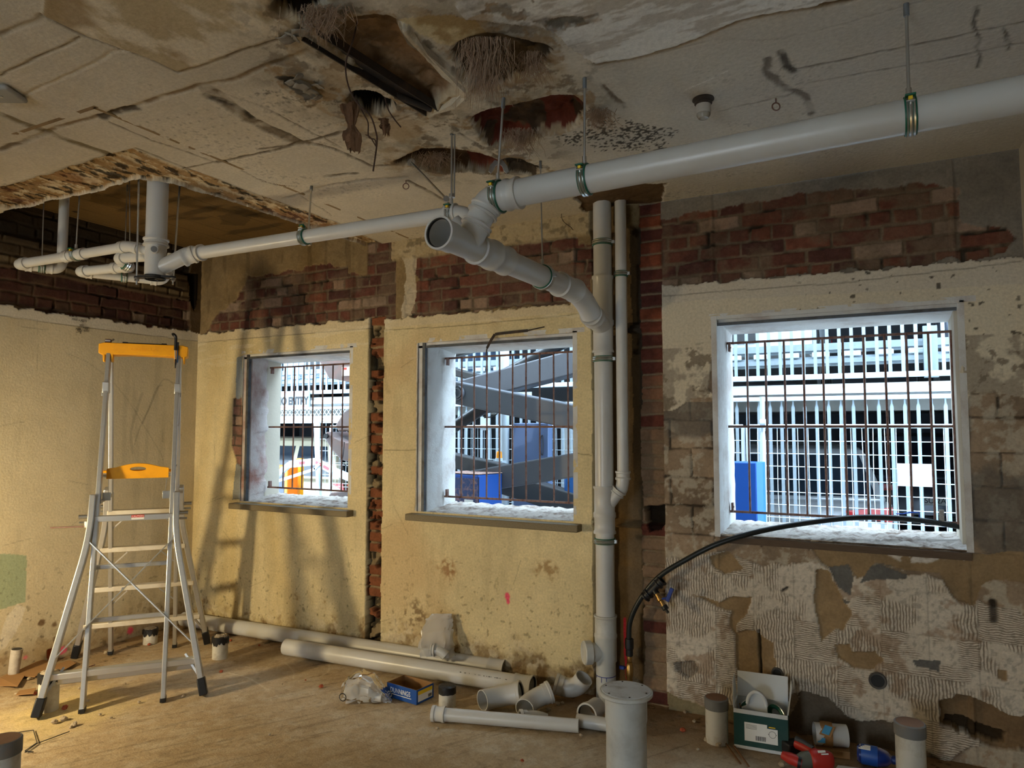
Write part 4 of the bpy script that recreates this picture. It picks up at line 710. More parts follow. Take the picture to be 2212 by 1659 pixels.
for s, q in ((-1, np.array([1.526, -1.627, 2.97])), (1, np.array([1.616, -1.44, 2.97]))):
    a = V3(rr*(0.1*s))+Vector((0, 0, -0.05)); e = V3(q)-O; e = a+(e-a)*1.22; bm = BM(); sweep(bm, [a, e], 0.0055, 10); 
    for z in (-0.03, -0.023): lathe(bm, [(0, z), (0.012, z), (0.012, z+0.006), (0, z+0.006)], a*Vector((1, 1, 0)) if 0 else Vector((a.x, a.y, 0)), (0, 0, 1), 6)
    lathe(bm, [(0, -0.016), (0.016, -0.016), (0.016, -0.014), (0, -0.014)], Vector((a.x, a.y, 0)), (0, 0, 1), 16); obj('threaded_rod', bm, ZINC, t)
def run(name, label, pts, r, bend, cols=()):
    """thin pipe run: straight lengths and elbows as parts"""
    P = [V3(p) for p in pts]; t = thing(name, label, 'pipe', P[0]); O = P[0].copy(); P = [p-O for p in P]; cur = P[0]
    for i in range(1, len(P)):
        d = (P[i]-P[i-1]).normalized()
        if i < len(P)-1:
            d2 = (P[i+1]-P[i]).normalized(); b_ = min(bend, (P[i]-P[i-1]).length*0.45, (P[i+1]-P[i]).length*0.45); a = P[i]-d*b_; c = P[i]+d2*b_
            bm = BM(); tube(bm, cur, a, r, seg=24); obj('pipe', bm, PVC, t); bm = BM(); sweep(bm, arc(a, P[i], c, 10), r+0.003, 22); sleeve(bm, a-d*0.03, a+d*0.004, r, 0.005, 0.002, 22); sleeve(bm, c-d2*0.004, c+d2*0.03, r, 0.005, 0.002, 22); obj('elbow', bm, PVC, t); cur = c
        else: bm = BM(); tube(bm, cur, P[i], r, seg=24); obj('pipe', bm, PVC, t)
    for p in cols: p = V3(p)-O; 
    return t
run('waste_pipe', 'upper thin white pipe leaving the trap for the far left corner', [(1.55, -1.565, 2.575), (1.40, -1.578, 2.625), (0.93, -1.60, 2.622), (0.50, -1.70, 2.590), (0.60, -1.49, 2.592), (0.60, -1.49, 3.14)], 0.028, 0.05)
run('waste_pipe', 'lower thin white pipe doubling back in a hairpin left of the trap', [(1.545, -1.555, 2.555), (1.245, -1.552, 2.578), (1.262, -1.475, 2.545), (1.18, -1.478, 2.547), (0.83, -1.525, 2.547), (1.08, -1.13, 2.541), (1.10, -1.09, 2.72)], 0.028, 0.045)
# --- clamps and hanger rods
c = along(MA, MB_, 1966); clamp('pipe_clamp', 'green-lined clamp at the far right end of the large ceiling pipe', c, (1, 0, 0.02), 0.055, (c[0], c[1]-0.01, HC+0.005))
c = along(MA, MB_, 1265); clamp('pipe_clamp', 'green-lined clamp on the large ceiling pipe above the vertical pipes', c, (1, 0, 0.02), 0.055, (*HZ(1263, 168, HC)[:2], HC+0.005))
c = along(E0, MB_, 1077); tk = clamp('pipe_clamp', 'green-lined clamp at the elbow of the large ceiling pipe with hinged bracket', c, (1, 0, 0.0), 0.0615, (*HZ(1088, 212, HC)[:2], HC+0.005))
bm = BM(); 
for s in (-1, 1):
    w = Vector(RT)*s; prism(bm, [w*0.004+Vector((0, 0, 0.15)), w*0.016+Vector((0, 0, 0.155)), w*0.036+Vector((0, 0, 0.13)), w*0.042+Vector((0, 0, 0.105)), w*0.032+Vector((0, 0, 0.097)), w*0.022+Vector((0, 0, 0.108)), w*0.014+Vector((0, 0, 0.128)), w*0.004+Vector((0, 0, 0.135))], Vector(-_fw)*0.004)
obj('hinged_bracket', bm, ZINC, tk, bevel=0.001)
c = along(LA, LB, 657); clamp('pipe_clamp', 'green-lined clamp midway along the long thin pipe above the first window', c, ld, 0.0345, (*HZ(673, 403, HC)[:2], HC+0.005))
c = along(LA, LB, 976); tk = clamp('pipe_clamp', 'green-lined clamp at the right end of the long thin pipe with slanting brace', c, ld, 0.0345, (c[0]+0.01, c[1]-0.02, HC+0.04), dbl=True)
bm = BM(); a = Vector((-0.03, 0.0, 0.075)); e = V3(HZ(888, 350, HC))-V3(c); sweep(bm, [a, e], 0.005, 10); obj('brace_rod', bm, ZINC, tk)
bm = BM(); lathe(bm, [(0, -0.006), (0.014, -0.006), (0.014, 0.006), (0, 0.006)], a, -_fw, 16); lathe(bm, [(0, -0.008), (0.016, -0.008), (0.016, 0.008), (0, 0.008)], (0, 0, 0.085), (0, 0, 1), 6); lathe(bm, [(0, -0.004), (0.02, -0.004), (0.02, 0.004), (0, 0.004)], e, e-a, 16); obj('brace_nut', bm, ZINC, tk)
c = along(S0, S1, 1172); clamp('pipe_clamp', 'green-lined clamp around the branch pipe running back to the wall', c, bd, 0.055, (c[0]-0.01, c[1]+0.0, HC+0.005), rodr=0.004)
for py, w in ((525, 'topmost'), (776, 'middle'), (1168, 'lowest')): clamp('pipe_clamp', '%s of the three green-lined wall clamps on the thick vertical pipe' % w, (STX, STY, zz(py)), (0, 0, 1), 0.055, None, (0, 1, 0))
clamp('pipe_clamp', 'green-lined wall clamp on the thin vertical pipe in the chase', (TX, TY, float(HY(1344, 592, TY)[2])), (0, 0, 1), 0.0345, None, (0, 1, 0))
c = along((0.50, -1.70, 2.590), (0.93, -1.60, 2.622), 165); clamp('pipe_clamp', 'small green clamp on the upper thin pipe at the far left', c, (1, 0.2, 0), 0.028, (c[0]+0.02, c[1], 3.135), rodr=0.004)
clamp('pipe_clamp', 'small green clamp beside the vertical pipe in the far left corner', (0.56, -1.585, 2.592), (0.43, 0.9, 0), 0.028, (0.55, -1.585, 3.135), rodr=0.003)
clamp('pipe_clamp', 'small green clamp on the hairpin bend left of the trap', (1.257, -1.50, 2.553), (0.2, 0.9, -0.3), 0.032, (1.25, -1.50, 3.135), rodr=0.003)
clamp('pipe_clamp', 'small green clamp on the lowest thin pipe left of the trap', along((0.83, -1.525, 2.547), (1.08, -1.13, 2.541), 268), (0.53, 0.85, 0), 0.028, tuple(along((0.83, -1.525, 2.547), (1.08, -1.13, 2.541), 268)+np.array([0, 0, 0.59])), rodr=0.003)
# ================================================================== ladder
LC = (0.78, -1.03, 0.0); t = thing('platform_ladder', 'tall aluminium folding ladder with yellow top cap standing before the left corner', 'ladder', LC, math.atan2(0.762, 0.647))
LT = t
def ly(z, s): return s*(0.55-0.243*z)
def part(name, m, fn, **kw):
    bm = BM(); fn(bm); return obj(name, bm, m, t, **kw)
for s in (-1, 1):
    zt = 2.10
    for u in (-0.205, 0.205):
        part('inner_rail', ALU, lambda b: bar(b, (u, ly(0.0, s), 0.012), (u, ly(zt, s), zt), 0.026, 0.062, (0, 1, 0)), bevel=0.004)
        def plug(b): box(b, (u, ly(0.005, s), 0.011), (0.032, 0.07, 0.022))
        part('rail_foot', BLK, plug, bevel=0.002)
    for q in (-1, 1):
        P = [Vector((q*0.415, ly(0.05, s)+s*0.012, 0.05)), Vector((q*0.262, ly(0.80, s)+s*0.012, 0.80))]+[]
        bend = arc((q*0.262, ly(0.80, s)+s*0.012, 0.80), (q*0.236, ly(0.93, s)+s*0.012, 0.93), (q*0.232, ly(1.04, s)+s*0.012, 1.04), 5)
        def leg(b):
            pts = [P[0]]+bend+[Vector((q*0.230, ly(1.19, s)+s*0.012, 1.19))]; rings = []
            for i, p in enumerate(pts):
                d = (pts[min(i+1, len(pts)-1)]-pts[max(i-1, 0)]).normalized(); x = d.cross(Vector((0, 1, 0))).normalized(); y = x.cross(d)
                rings.append([b.verts.new(p+x*a*0.017+y*c*0.038) for a, c in ((-1, -1), (1, -1), (1, 1), (-1, 1))])
            for A, B in zip(rings, rings[1:]):
                for k in range(4): b.faces.new((A[k], A[(k+1) % 4], B[(k+1) % 4], B[k]))
            b.faces.new(rings[0][::-1]); b.faces.new(rings[-1]); bmesh.ops.recalc_face_normals(b, faces=b.faces[:])
        part('flared_leg', ALU, leg, bevel=0.005)
        def foot(b):
            d = (P[1]-P[0]).normalized(); bar(b, P[0]-d*0.045, P[0]+d*0.055, 0.046, 0.086, (0, 1, 0))
        part('rubber_foot', BLK, foot, bevel=0.006)
        part('leg_brace', ALU, lambda b: bar(b, (q*0.40, ly(0.10, s), 0.10), (q*0.315, ly(0.235, s)-s*0.02, 0.235), 0.012, 0.024, (0, 1, 0)))
        part('lock_pin', ZINC, lambda b: (sweep(b, [(q*0.25, ly(1.055, s)+s*0.0, 1.065), (q*0.30, ly(1.055, s), 1.065)], 0.012, 12), sweep(b, [(q*0.24, ly(1.03, s), 1.03), (q*0.295, ly(1.03, s), 1.03)], 0.007, 8)))
    def rung(name, z, hw, w, h, m=ALU, s=s, off=0.0):
        def f(b):
            prof = [(-hw, 0.75), (-hw+0.05, 1.0), (hw-0.05, 1.0), (hw, 0.75)]
            bar(b, (-hw, ly(z, s)+off, z), (hw, ly(z, s)+off, z), w, h, (0, 0, 1))
            for q in (-1, 1): lathe(b, [(0, -0.01), (h*0.75, -0.01), (h*0.75, 0.01), (0, 0.01)], (q*hw, ly(z, s)+off, z), (1, 0, 0), 14)
        return part(name, m, f, bevel=0.004)
    if s < 0:
        rung('step', 0.20, 0.375, 0.055, 0.036); rung('rung', 0.155, 0.362, 0.012, 0.034, off=0.05)
        for z in (0.47, 0.765): rung('rung', z, 0.20, 0.02, 0.026, off=0.02)
        rung('step', 1.05, 0.225, 0.045, 0.036, off=-0.012)
        for q in (-1, 1): part('cross_brace', ALU, lambda b: (bar(b, (q*0.236, ly(0.93, s)-0.035, 0.93), (-q*0.358, ly(0.30, s)-0.035-0.004*q, 0.30), 0.006, 0.026, (0, 1, 0)),))
        part('rivet', ZINC, lambda b: lathe(b, [(0, 0), (0.009, 0), (0.006, 0.006), (0, 0.007)], (-0.037, ly(0.645, s)-0.042, 0.645), (0, -1, 0), 12))
    else:
        for z, hw, m in ((0.22, 0.37, ALUW), (0.48, 0.325, ALUW), (0.76, 0.265, ALUW), (1.02, 0.225, ALUW)): rung('step', z, hw, 0.065, 0.034, m)
        for q in (-1, 1):
            for z in (1.02, 0.76, 0.48): part('step_brace', ALU, lambda b: bar(b, (q*0.21, ly(z-0.13, s), z-0.13), (q*0.10, ly(z-0.02, s)-0.02, z-0.02), 0.008, 0.012, (0, 1, 0)))
# caution label on the upper step (red strip over white strip)
q_ = ly(1.05, -1)-0.012-0.0235; bm = BM(); box(bm, (0.02, q_, 1.059), (0.07, 0.001, 0.015)); cl = obj('caution_label', bm, mat('red_label', (196, 34, 34), 0.5), t); cl['label'] = 'red caution label'
bm = BM(); box(bm, (0.02, q_, 1.045), (0.07, 0.001, 0.011)); obj('caution_strip', bm, PAPER, cl)
text_mesh('caution_text', 'CAUTION', 0.013, plane_M((0.02, q_-0.0008, 1.0585), (1, 0, 0), (0, 0, 1)), PAPER, cl, sx=1.1)
# yellow top cap
def cap(b):
    n = 12; w = 0.262; yb = 0.075
    prism(b, [(-w, -yb, 2.085), (-w, -yb, 2.145), (-w+0.03, -yb, 2.155), (w-0.03, -yb, 2.155), (w, -yb, 2.145), (w, -yb, 2.085), (w-0.02, -yb, 2.075), (0.1, -yb, 2.082), (-0.1, -yb, 2.082), (-w+0.02, -yb, 2.075)], (0, 2*yb, 0))
    for u in (-0.232, -0.185, 0.185, 0.238): prism(b, [(u-0.007, -yb, 2.085), (u+0.009, -yb, 2.085), (u+0.007, -yb, 2.03), (u-0.002, -yb, 2.028)], (0, 0.05, 0))
part('top_cap', ORANGE, cap, bevel=0.004)
text_mesh('embossed_name', 'GORILLA', 0.030, plane_M((0.0, -0.0755, 2.117), (1, 0, 0), (0, 0, 1)), ORANGE, t, ext=0.0012, sx=1.3)
part('tool_tray', BLK, lambda b: (box(b, (0.0, 0, 2.158), (0.25, 0.11, 0.008)), box(b, (-0.115, 0, 2.162), (0.03, 0.1, 0.008)), box(b, (0.115, 0, 2.162), (0.03, 0.1, 0.008))))
# folded yellow platform on its bar
def plat(b):
    pts = [(-0.175, 1.282), (0.175, 1.282), (0.175, 1.345), (0.15, 1.35)]+[(0.13-0.26*k/10, 1.352+0.025*math.sin(math.pi*k/10)) for k in range(11)]+[(-0.15, 1.35), (-0.175, 1.345)]
    hole = [(0.045*math.cos(a)*(1 if 1 else 1), 0.013*math.sin(a)) for a in [2*math.pi*k/24 for k in range(24)]]
    yq = ly(1.32, -1)+0.035; out = [b.verts.new((x, yq, z)) for x, z in pts]; hv = [b.verts.new((max(-0.034, min(0.034, x*1.0))+0.009*math.cos(a) if 0 else x, yq, 1.342+z)) for (x, z), a in zip(hole, [2*math.pi*k/24 for k in range(24)])]
    es = [b.edges.new((out[i], out[(i+1) % len(out)])) for i in range(len(out))]+[b.edges.new((hv[i], hv[(i+1) % 24])) for i in range(24)]
    r = bmesh.ops.triangle_fill(b, edges=es, use_beauty=True); fs = [f for f in r['geom'] if isinstance(f, bmesh.types.BMFace)]
    x = bmesh.ops.extrude_face_region(b, geom=fs); bmesh.ops.translate(b, vec=(0, 0.03, 0), verts=[v for v in x['geom'] if isinstance(v, bmesh.types.BMVert)]); bmesh.ops.recalc_face_normals(b, faces=b.faces[:])
part('platform', ORANGE, plat, bevel=0.002)
yq = ly(1.32, -1)+0.05
part('platform_bar', ALU, lambda b: (sweep(b, [(-0.20, yq, 1.30), (0.20, yq, 1.30)], 0.010, 12),)); part('platform_bar', ORANGE, lambda b: sweep(b, [(-0.20, yq+0.04, 1.325), (0.20, yq+0.04, 1.325)], 0.009, 12))
for q in (-1, 1):
    part('hinge_plate', ZINC, lambda b: box(b, (q*0.168, ly(1.17, -1)+0.05, 1.175), (0.048, 0.004, 0.05)), bevel=0.001); part('spreader', ALU, lambda b: bar(b, (q*0.19, ly(1.15, -1), 1.15), (q*0.19, ly(1.15, 1), 1.15), 0.006, 0.022)); part('platform_cable', ZINC, lambda b: sweep(b, [(q*0.165, yq, 1.29), (q*0.158, ly(1.17, -1)+0.055, 1.19)], 0.0016, 6))
    for z in (1.05, 1.36, 1.62, 1.88): part('rail_rivet', ZINC, lambda b: sweep(b, [(q*0.215, ly(z, -1), z), (q*0.224, ly(z, -1), z)], 0.006, 8))
    part('rail_sleeve', ALU, lambda b: box(b, (q*0.207, ly(1.86, -1), 1.86), (0.036, 0.075, 0.07)), bevel=0.003); part('hinge_lug', ZINC, lambda b: box(b, (q*0.226, ly(1.82, -1), 1.82), (0.008, 0.03, 0.03)), bevel=0.002)
Mz = Matrix.Rotation(LT.rotation_euler.z, 3, 'Z')
def lw(p): return Vector(LC)+Mz @ Vector(p)
# things left on the ladder
a = lw((-0.262, ly(1.03, -1)-0.01, 1.008)); r = thing('threaded_rod', 'short rusty threaded rod stuck out sideways from the ladder', 'rod', a); bm = BM(); q = Vector(RT)*-0.21+Vector((0, 0, -0.008)); n = 46
lathe(bm, [(0.0045+0.0012*(k % 2), q.length*k/n) for k in range(n+1)], (0, 0, 0), q, 10); obj('rod', bm, RUST, r)
bm = BM(); box(bm, (0, 0, 0.012), (0.012, 0.012, 0.04)); obj('nut_block', bm, ZINC, r, bevel=0.002)
r = thing('pipe_wrench', 'black-handled wrench hooked over the right end of the ladder cap', 'wrench', lw((0.185, -0.086, 2.02)), LT.rotation_euler.z)
bm = BM(); sweep(bm, spline([(0.0, 0, 0.10), (0.002, 0, 0.165), (0.0, 0, 0.19), (-0.012, 0, 0.205), (-0.022, 0, 0.2)], 6), [0.009]*6+[0.009]*6+[0.010]*6+[0.011]*6+[0.007], 10); sweep(bm, [(0.012, 0.004, 0.10), (0.014, 0.004, 0.155)], 0.008, 10); obj('head', bm, BLK, r)
bm = BM(); sweep(bm, [(0.0, 0, 0.10), (0.003, 0, 0.03)], 0.004, 8); obj('shank', bm, ZINC, r); bm = BM(); sweep(bm, [(0.003, 0, 0.04), (0.006, 0, -0.02)], [0.005, 0.006], 10); obj('black_grip', bm, BLK, r); bm = BM(); sweep(bm, [(0.013, 0.004, 0.10), (0.016, 0.004, 0.0)], [0.004, 0.006], 10); obj('blue_grip', bm, mat('blue_grip', (38, 70, 110), 0.5), r)
r = thing('tape_measure', 'small dark tape measure lying on the left end of the ladder cap', 'tape measure', lw((-0.215, -0.02, 2.153)), LT.rotation_euler.z); bm = BM(); box(bm, (0, 0, 0.014), (0.034, 0.05, 0.028)); obj('case', bm, mat('maroon_case', (96, 50, 44), 0.5), r, bevel=0.004); bm = BM(); box(bm, (0.0, -0.026, 0.017), (0.030, 0.002, 0.010)); obj('sticker', bm, PAPER, r); bm = BM(); sweep(bm, [(0.02, 0, 0.022), (0.034, 0, 0.030)], 0.006, 8); obj('clip', bm, ZINC, r)
# ================================================================== pipes and fittings on the floor
def floor_pipe(label, a, b, r, sock_b=True, sock_a=False, name='loose_pipe', group=None, mark=None):
    t = thing(name, label, 'pipe', a, 0, group); a_, b_ = Vector((0, 0, 0)), V3(b)-V3(a); d = b_.normalized(); bm = BM()
    tube(bm, a_, b_-d*(0.05 if sock_b else 0), r, open_a=not sock_a, open_b=not sock_b); obj('barrel', bm, PVC, t)
    for flag, p, dd in ((sock_b, b_, d), (sock_a, a_, -d)):
        if flag:
            bm = BM(); R = r+0.004; l = r*2.1; lathe(bm, [(r-0.001, 0), (R+0.004, 0), (R+0.004, 0.014), (R, 0.02), (R, l-0.02), (R+0.005, l-0.016), (R+0.005, l), (R-0.002, l), (R-0.003, l-0.09*r/0.055), (0, l-0.09*r/0.055)], p-dd*l, dd, 32); obj('socket', bm, PVC, t)
            bm = BM(); lathe(bm, [(R-0.0015, -0.003), (R-0.0015, -0.014), (R-0.006, -0.014), (R-0.006, -0.003)], p, dd, 32, closed=True); obj('seal_ring', bm, RUB, t)
    if mark:
        s, e, up = mark; side = d.cross(Vector((0, 0, 1))).normalized(); o = (side*0.80+Vector((0, 0, 0.6))).normalized()*(r+0.0005); dashes(b_*s+o, b_*e+o, o, Vector((0, 0, 1)), INK, t, 0.007, 11)
    return t
def fz(px, py, z): return HZ(px, py, z)
floor_pipe('long thick white pipe lying right against the foot of the window wall', (0.09, -0.13, 0.057), (*fz(1092, 1446, 0.058)[:2]-np.array([0, 0.0]), 0.058), 0.055)
floor_pipe('long thick white pipe lying in front of the one against the wall', (*fz(618, 1397, 0.056)[:2], 0.056), (*fz(1151, 1483, 0.058)[:2], 0.058), 0.055, mark=(0.74, 0.93, 0))
floor_pipe('thin short white pipe with ribbed socket nearest the middle of the floor', (*fz(934, 1541, 0.041)[:2], 0.041), (*fz(1250, 1568, 0.037)[:2], 0.037), 0.0345, sock_b=False, sock_a=True)
floor_pipe('white pipe offcut lying behind the capped grey pedestal', (*fz(1246, 1556, 0.035)[:2], 0.035), (*fz(1360, 1572, 0.035)[:2], 0.035), 0.0345, sock_b=False, name='pipe_offcut')
def fitting(label, base, dir_a, dir_b, r, la=0.05, lb=0.07, rz=0, sock_a=False, sock_b=True, z=None, name='pipe_elbow', bend=0.075, group='loose elbow fittings on the floor'):
    """loose elbow: a bend from mouth a to socket b"""
    R = r+0.006; t = thing(name, label, 'pipe fitting', (base[0], base[1], z if z is not None else R+0.001)); da, db = V3(dir_a).normalized(), V3(dir_b).normalized(); pa, pb = da*bend, db*bend; bm = BM()
    path = [pa+da*la]+arc(pa, (0, 0, 0), pb, 12)+[pb+db*0.01]; sweep(bm, path, r+0.002, 32, cap=False); rg = sweep(bm, path, r-0.003, 32, cap=False); lathe(bm, [(r-0.003, 0), (r+0.002, 0)], pa+da*la, da, 32)
    obj('bend', bm, PVC, t)
    bm = BM(); lathe(bm, [(r, 0), (R, 0.0), (R, lb-0.02), (R+0.005, lb-0.016), (R+0.005, lb), (R-0.004, lb), (R-0.004, 0.02), (r-0.003, 0.0)], pb, db, 32); obj('socket', bm, PVC, t)
    bm = BM(); lathe(bm, [(R-0.0035, lb-0.004), (R-0.0035, lb-0.014), (R-0.008, lb-0.014), (R-0.008, lb-0.004)], pb, db, 32, closed=True); obj('seal_ring', bm, RUB, t); return t
rgt, tow = Vector(RT), -Vector(_fw)
fitting('white elbow with mouth facing left, in front of the long pipe socket', fz(1078, 1508, 0.05), -rgt*0.85+tow*0.6, rgt*0.95+tow*0.22+Vector((0, 0, 0.22)), 0.055, 0.03, 0.05, bend=0.085)
fitting('white elbow with mouth facing the room, right of the left-facing elbow', fz(1146, 1518, 0.045), tow*0.9-rgt*0.35+Vector((0, 0, -0.1)), rgt*0.8-tow*0.2+Vector((0, 0, 0.25)), 0.052, 0.02, 0.045, bend=0.08)
fitting('white elbow tipped up against the wall left of the thick vertical pipe', fz(1243, 1495, 0.05), rgt*0.45+Vector((0, 0, 0.8))+tow*0.35, -rgt*0.85+Vector((0, 0, 0.22))-tow*0.2, 0.052, 0.03, 0.05, bend=0.075)
fitting('white coupling ring with open mouth beside the capped grey pedestal', fz(1282, 1538, 0.045), rgt*0.5-tow*0.75, -rgt*0.5+tow*0.75, 0.050, 0.01, 0.045, bend=0.035)
fitting('small white elbow lying behind the thin short pipe', fz(1156, 1546, 0.03), rgt*0.9-Vector((0, 0, 0.3)), -rgt*0.95+tow*0.2, 0.026, 0.02, 0.04, bend=0.045)
# ------------------------------------------------------------------ upstand stubs
GREYCAP = mat('grey_cap', (112, 112, 110), 0.6, var=0.1, dirt=(140, 120, 96), dscale=6, damt=0.8); BRNCAP = mat('rusty_cap_top', (132, 98, 76), 0.8, var=0.2); TAPE = mat('black_tape', (26, 26, 28), 0.45, var=0.3, vscale=30, bump=0.5, bscale=40)
def stub(label, x, y, r, h, top='cap', capm=GREYCAP, seed=1, name='pipe_upstand', m=PVCDUST):
    t = thing(name, label, 'pipe upstand', (x, y, -0.01)); bm = BM(); lathe(bm, [(0, 0), (r, 0), (r, h-0.02), (0, h-0.02)], (0, 0, 0), (0, 0, 1), 32); obj('pipe', bm, m, t); rnd = random.Random(seed)
    if top == 'cap': bm = BM(); lathe(bm, [(r-0.002, h-0.05), (r+0.004, h-0.05), (r+0.004, h), (r, h+0.004), (0, h+0.004)], (0, 0, 0), (0, 0, 1), 32); obj('cap', bm, capm, t); bm = BM(); lathe(bm, [(0, 0.0045), (r-0.004, 0.0045), (r-0.004, 0.001)], (0, 0, h), (0, 0, 1), 32); obj('cap_top', bm, BRNCAP, t)
    else:
        bm = BM(); n = 32; A = []; B = []; T = []
        for k in range(n):
            a = 2*math.pi*k/n; lo = h*0.80-0.03*rnd.random() if top == 'torn' else h*0.62+0.004*rnd.random(); ro = r+0.0025+0.004*rnd.random()*(top == 'torn')
            A.append(bm.verts.new((ro*math.cos(a), ro*math.sin(a), lo))); B.append(bm.verts.new((ro*math.cos(a), ro*math.sin(a), h-0.006+0.008*rnd.random()*(top == 'torn')))); T.append(bm.verts.new((r*0.8*math.cos(a), r*0.8*math.sin(a), h+0.003*rnd.random())))
        c = bm.verts.new((0, 0, h+0.002))
        for k in range(n): j = (k+1) % n; bm.faces.new((A[k], A[j], B[j], B[k])); bm.faces.new((B[k], B[j], T[j], T[k])); bm.faces.new((T[k], T[j], c))
        obj('tape_wrap', bm, TAPE, t)
        if top == 'torn':
            bm = BM(); 
            for k in range(1): lathe(bm, [(0, 0.010), (r*0.5, 0.010), (r*0.85, 0.004), (r*0.88, 0.0)], (0, 0, h-0.001), (0, 0, 1), 20)
            for v in bm.verts: v.co += Vector((rnd.uniform(-1, 1), rnd.uniform(-1, 1), rnd.uniform(-1, 1)))*0.005
            obj('cement_crust', bm, STONE, t)
    return t
PX = AT(1352, 1492, 2.55); t = stub('capped grey pedestal pipe with round screwed lid, nearest the camera', PX[0], PX[1], 0.0735, PX[2]+0.01, 'x', m=PVCG, name='capped_riser')
for c in list(t.children):
    if c.name.startswith('tape_wrap'): bpy.data.objects.remove(c)
h = PX[2]+0.01; bm = BM(); lathe(bm, [(0.073, h-0.115), (0.0765, h-0.10), (0.0765, h-0.02), (0.094, h-0.014), (0.0975, h-0.010), (0.0975, h), (0.094, h+0.003), (0, h+0.003)], (0, 0, 0), (0, 0, 1), 48); c = obj('flanged_collar', bm, PVCG, t)
bm = BM(); lathe(bm, [(0, 0.0045), (0.088, 0.0045), (0.0895, 0.003), (0.0895, 0.001)], (0, 0, h), (0, 0, 1), 48); c = obj('lid', bm, mat('dusty_white_lid', (226, 232, 238), 0.28, dirt=(128, 122, 114), dscale=11, damt=0.6), t)
for k in range(6):
    a = 1.0+2*math.pi*k/6; bm = BM(); lathe(bm, [(0, 0.006), (0.0035, 0.006), (0.0035, 0.003)], (0.078*math.cos(a), 0.078*math.sin(a), h), (0, 0, 1), 10); obj('lid_screw', bm, BLK, c)
p = fz(1553, 1592, 0); stub('capped pipe upstand with grey band standing left of the green box', p[0], p[1]-0.05, 0.056, 0.225)
p = fz(1970, 1705, 0); stub('capped pipe upstand with brown top at the right, beyond the blue bottle', p[0], p[1]-0.01, 0.060, 0.30)
p = fz(0, 1760, 0); stub('grey-capped pipe upstand cut by the bottom left corner of the photo', AT(6, 1590, 2.6)[0], AT(6, 1590, 2.6)[1], 0.060, AT(6, 1592, 2.6)[2], capm=GREYCAP)
t2 = [o for o in COL.objects if o.get('label', '').startswith('grey-capped')][0]; text_mesh('pen_mark', 'NO', 0.05, plane_M(Vector((0, 0, t2.children[0].dimensions[2]*0.0+AT(6, 1592, 2.6)[2]-0.10))+(tow*0.9+rgt*0.42).normalized()*0.0615, (rgt*0.9-tow*0.42)*0.5-Vector((0, 0, 0.86)), rgt), INK, t2)
p = fz(467, 1424, 0); stub('short pipe upstand with torn black tape beside the ladder right foot', p[0]-0.01, p[1]+0.04, 0.052, 0.155, 'torn', seed=3)
p = fz(103, 1540, 0); stub('pipe upstand with torn black tape behind the ladder left foot', p[0]-0.05, p[1]+0.03, 0.052, 0.215, 'torn', seed=4)
p = fz(322, 1392, 0); stub('pipe upstand with black tape behind the ladder near the left wall', p[0]-0.03, p[1]+0.03, 0.050, 0.115, 'torn', seed=5)
p = fz(966, 1523, 0); stub('white pipe upstand wrapped in black tape in the middle of the floor', p[0], p[1]-0.0, 0.049, 0.125, 'wrap', seed=6)
t = thing('conduit', 'short white conduit standing in the broken floor at the far left', 'conduit', (0.10, -1.40, 0)); bm = BM(); sweep(bm, [(0, 0, 0), (0.012, 0.01, 0.17)], [0.03, 0.034], 18); obj('tube', bm, mat('old_white_conduit', (180, 172, 160), 0.7, dirt=(110, 96, 76), damt=0.8), t); bm = BM(); lathe(bm, [(0, 0.001), (0.029, 0.001)], (0.012, 0.01, 0.17), (0.07, 0.06, 1), 18); obj('tube_bore', bm, BLK, t)
# ------------------------------------------------------------------ boxes, bags and tools
def wall_box(name, bm_size, m_out, m_in, th=0.003):
    """an open carton: outer walls, inner walls, floor"""
    w, d, h = bm_size; bm = BM(); f = []
    def q(pts, mi): fc = bm.faces.new([bm.verts.new(p) for p in pts]); fc.material_index = mi
    for s in (-1, 1):
        box(bm, (s*(w/2-th/2), 0, h/2), (th, d, h)); box(bm, (0, s*(d/2-th/2), h/2), (w-2*th, th, h))
    box(bm, (0, 0, th/2), (w-2*th, d-2*th, th))
    for fc in bm.faces:
        c = fc.calc_center_median(); n_ = fc.normal if fc.normal.length else None
        fc.normal_update(); inn = (fc.normal.x*c.x+fc.normal.y*c.y < -1e-6) or (fc.normal.z > 0.5 and c.z < h*0.5) or (fc.normal.z > 0.5)
        fc.material_index = 1 if inn else 0
    return bm
a, b_, c_ = fz(838, 1505, 0), fz(897, 1523, 0), fz(921, 1508, 0); ang = math.atan2(b_[1]-a[1], b_[0]-a[0]); w_ = float(np.linalg.norm((b_-a)[:2]))*1.08; d_ = float(np.linalg.norm((c_-b_)[:2])); ex = np.array([math.cos(ang), math.sin(ang)]); ey = np.array([-math.sin(ang), math.cos(ang)]); d_ = 0.15; ctr = (a[:2]+b_[:2])/2+ey*d_/2
t = thing('screw_carton', 'small open blue cardboard box printed DUNNINGS on the floor', 'box', (ctr[0], ctr[1], 0.001), ang); BLUEC = mat('blue_print', (18, 74, 150), 0.6, var=0.06); hb = 0.083
obj('carton', wall_box('c', (w_, d_, hb), 0, 0), [BLUEC, CARD], t, smooth=False)
text_mesh('printed_name', 'DUNNiNGS', 0.040, plane_M((-0.01, -d_/2-0.0006, hb*0.56), (1, 0, 0), (0, 0, 1)), PAPER, t, sx=0.78)
bm = BM(); box(bm, (-0.005, -d_/2-0.0006, hb*0.30), (w_*0.7, 0.0006, 0.004)); obj('printed_line', bm, PAPER, t)
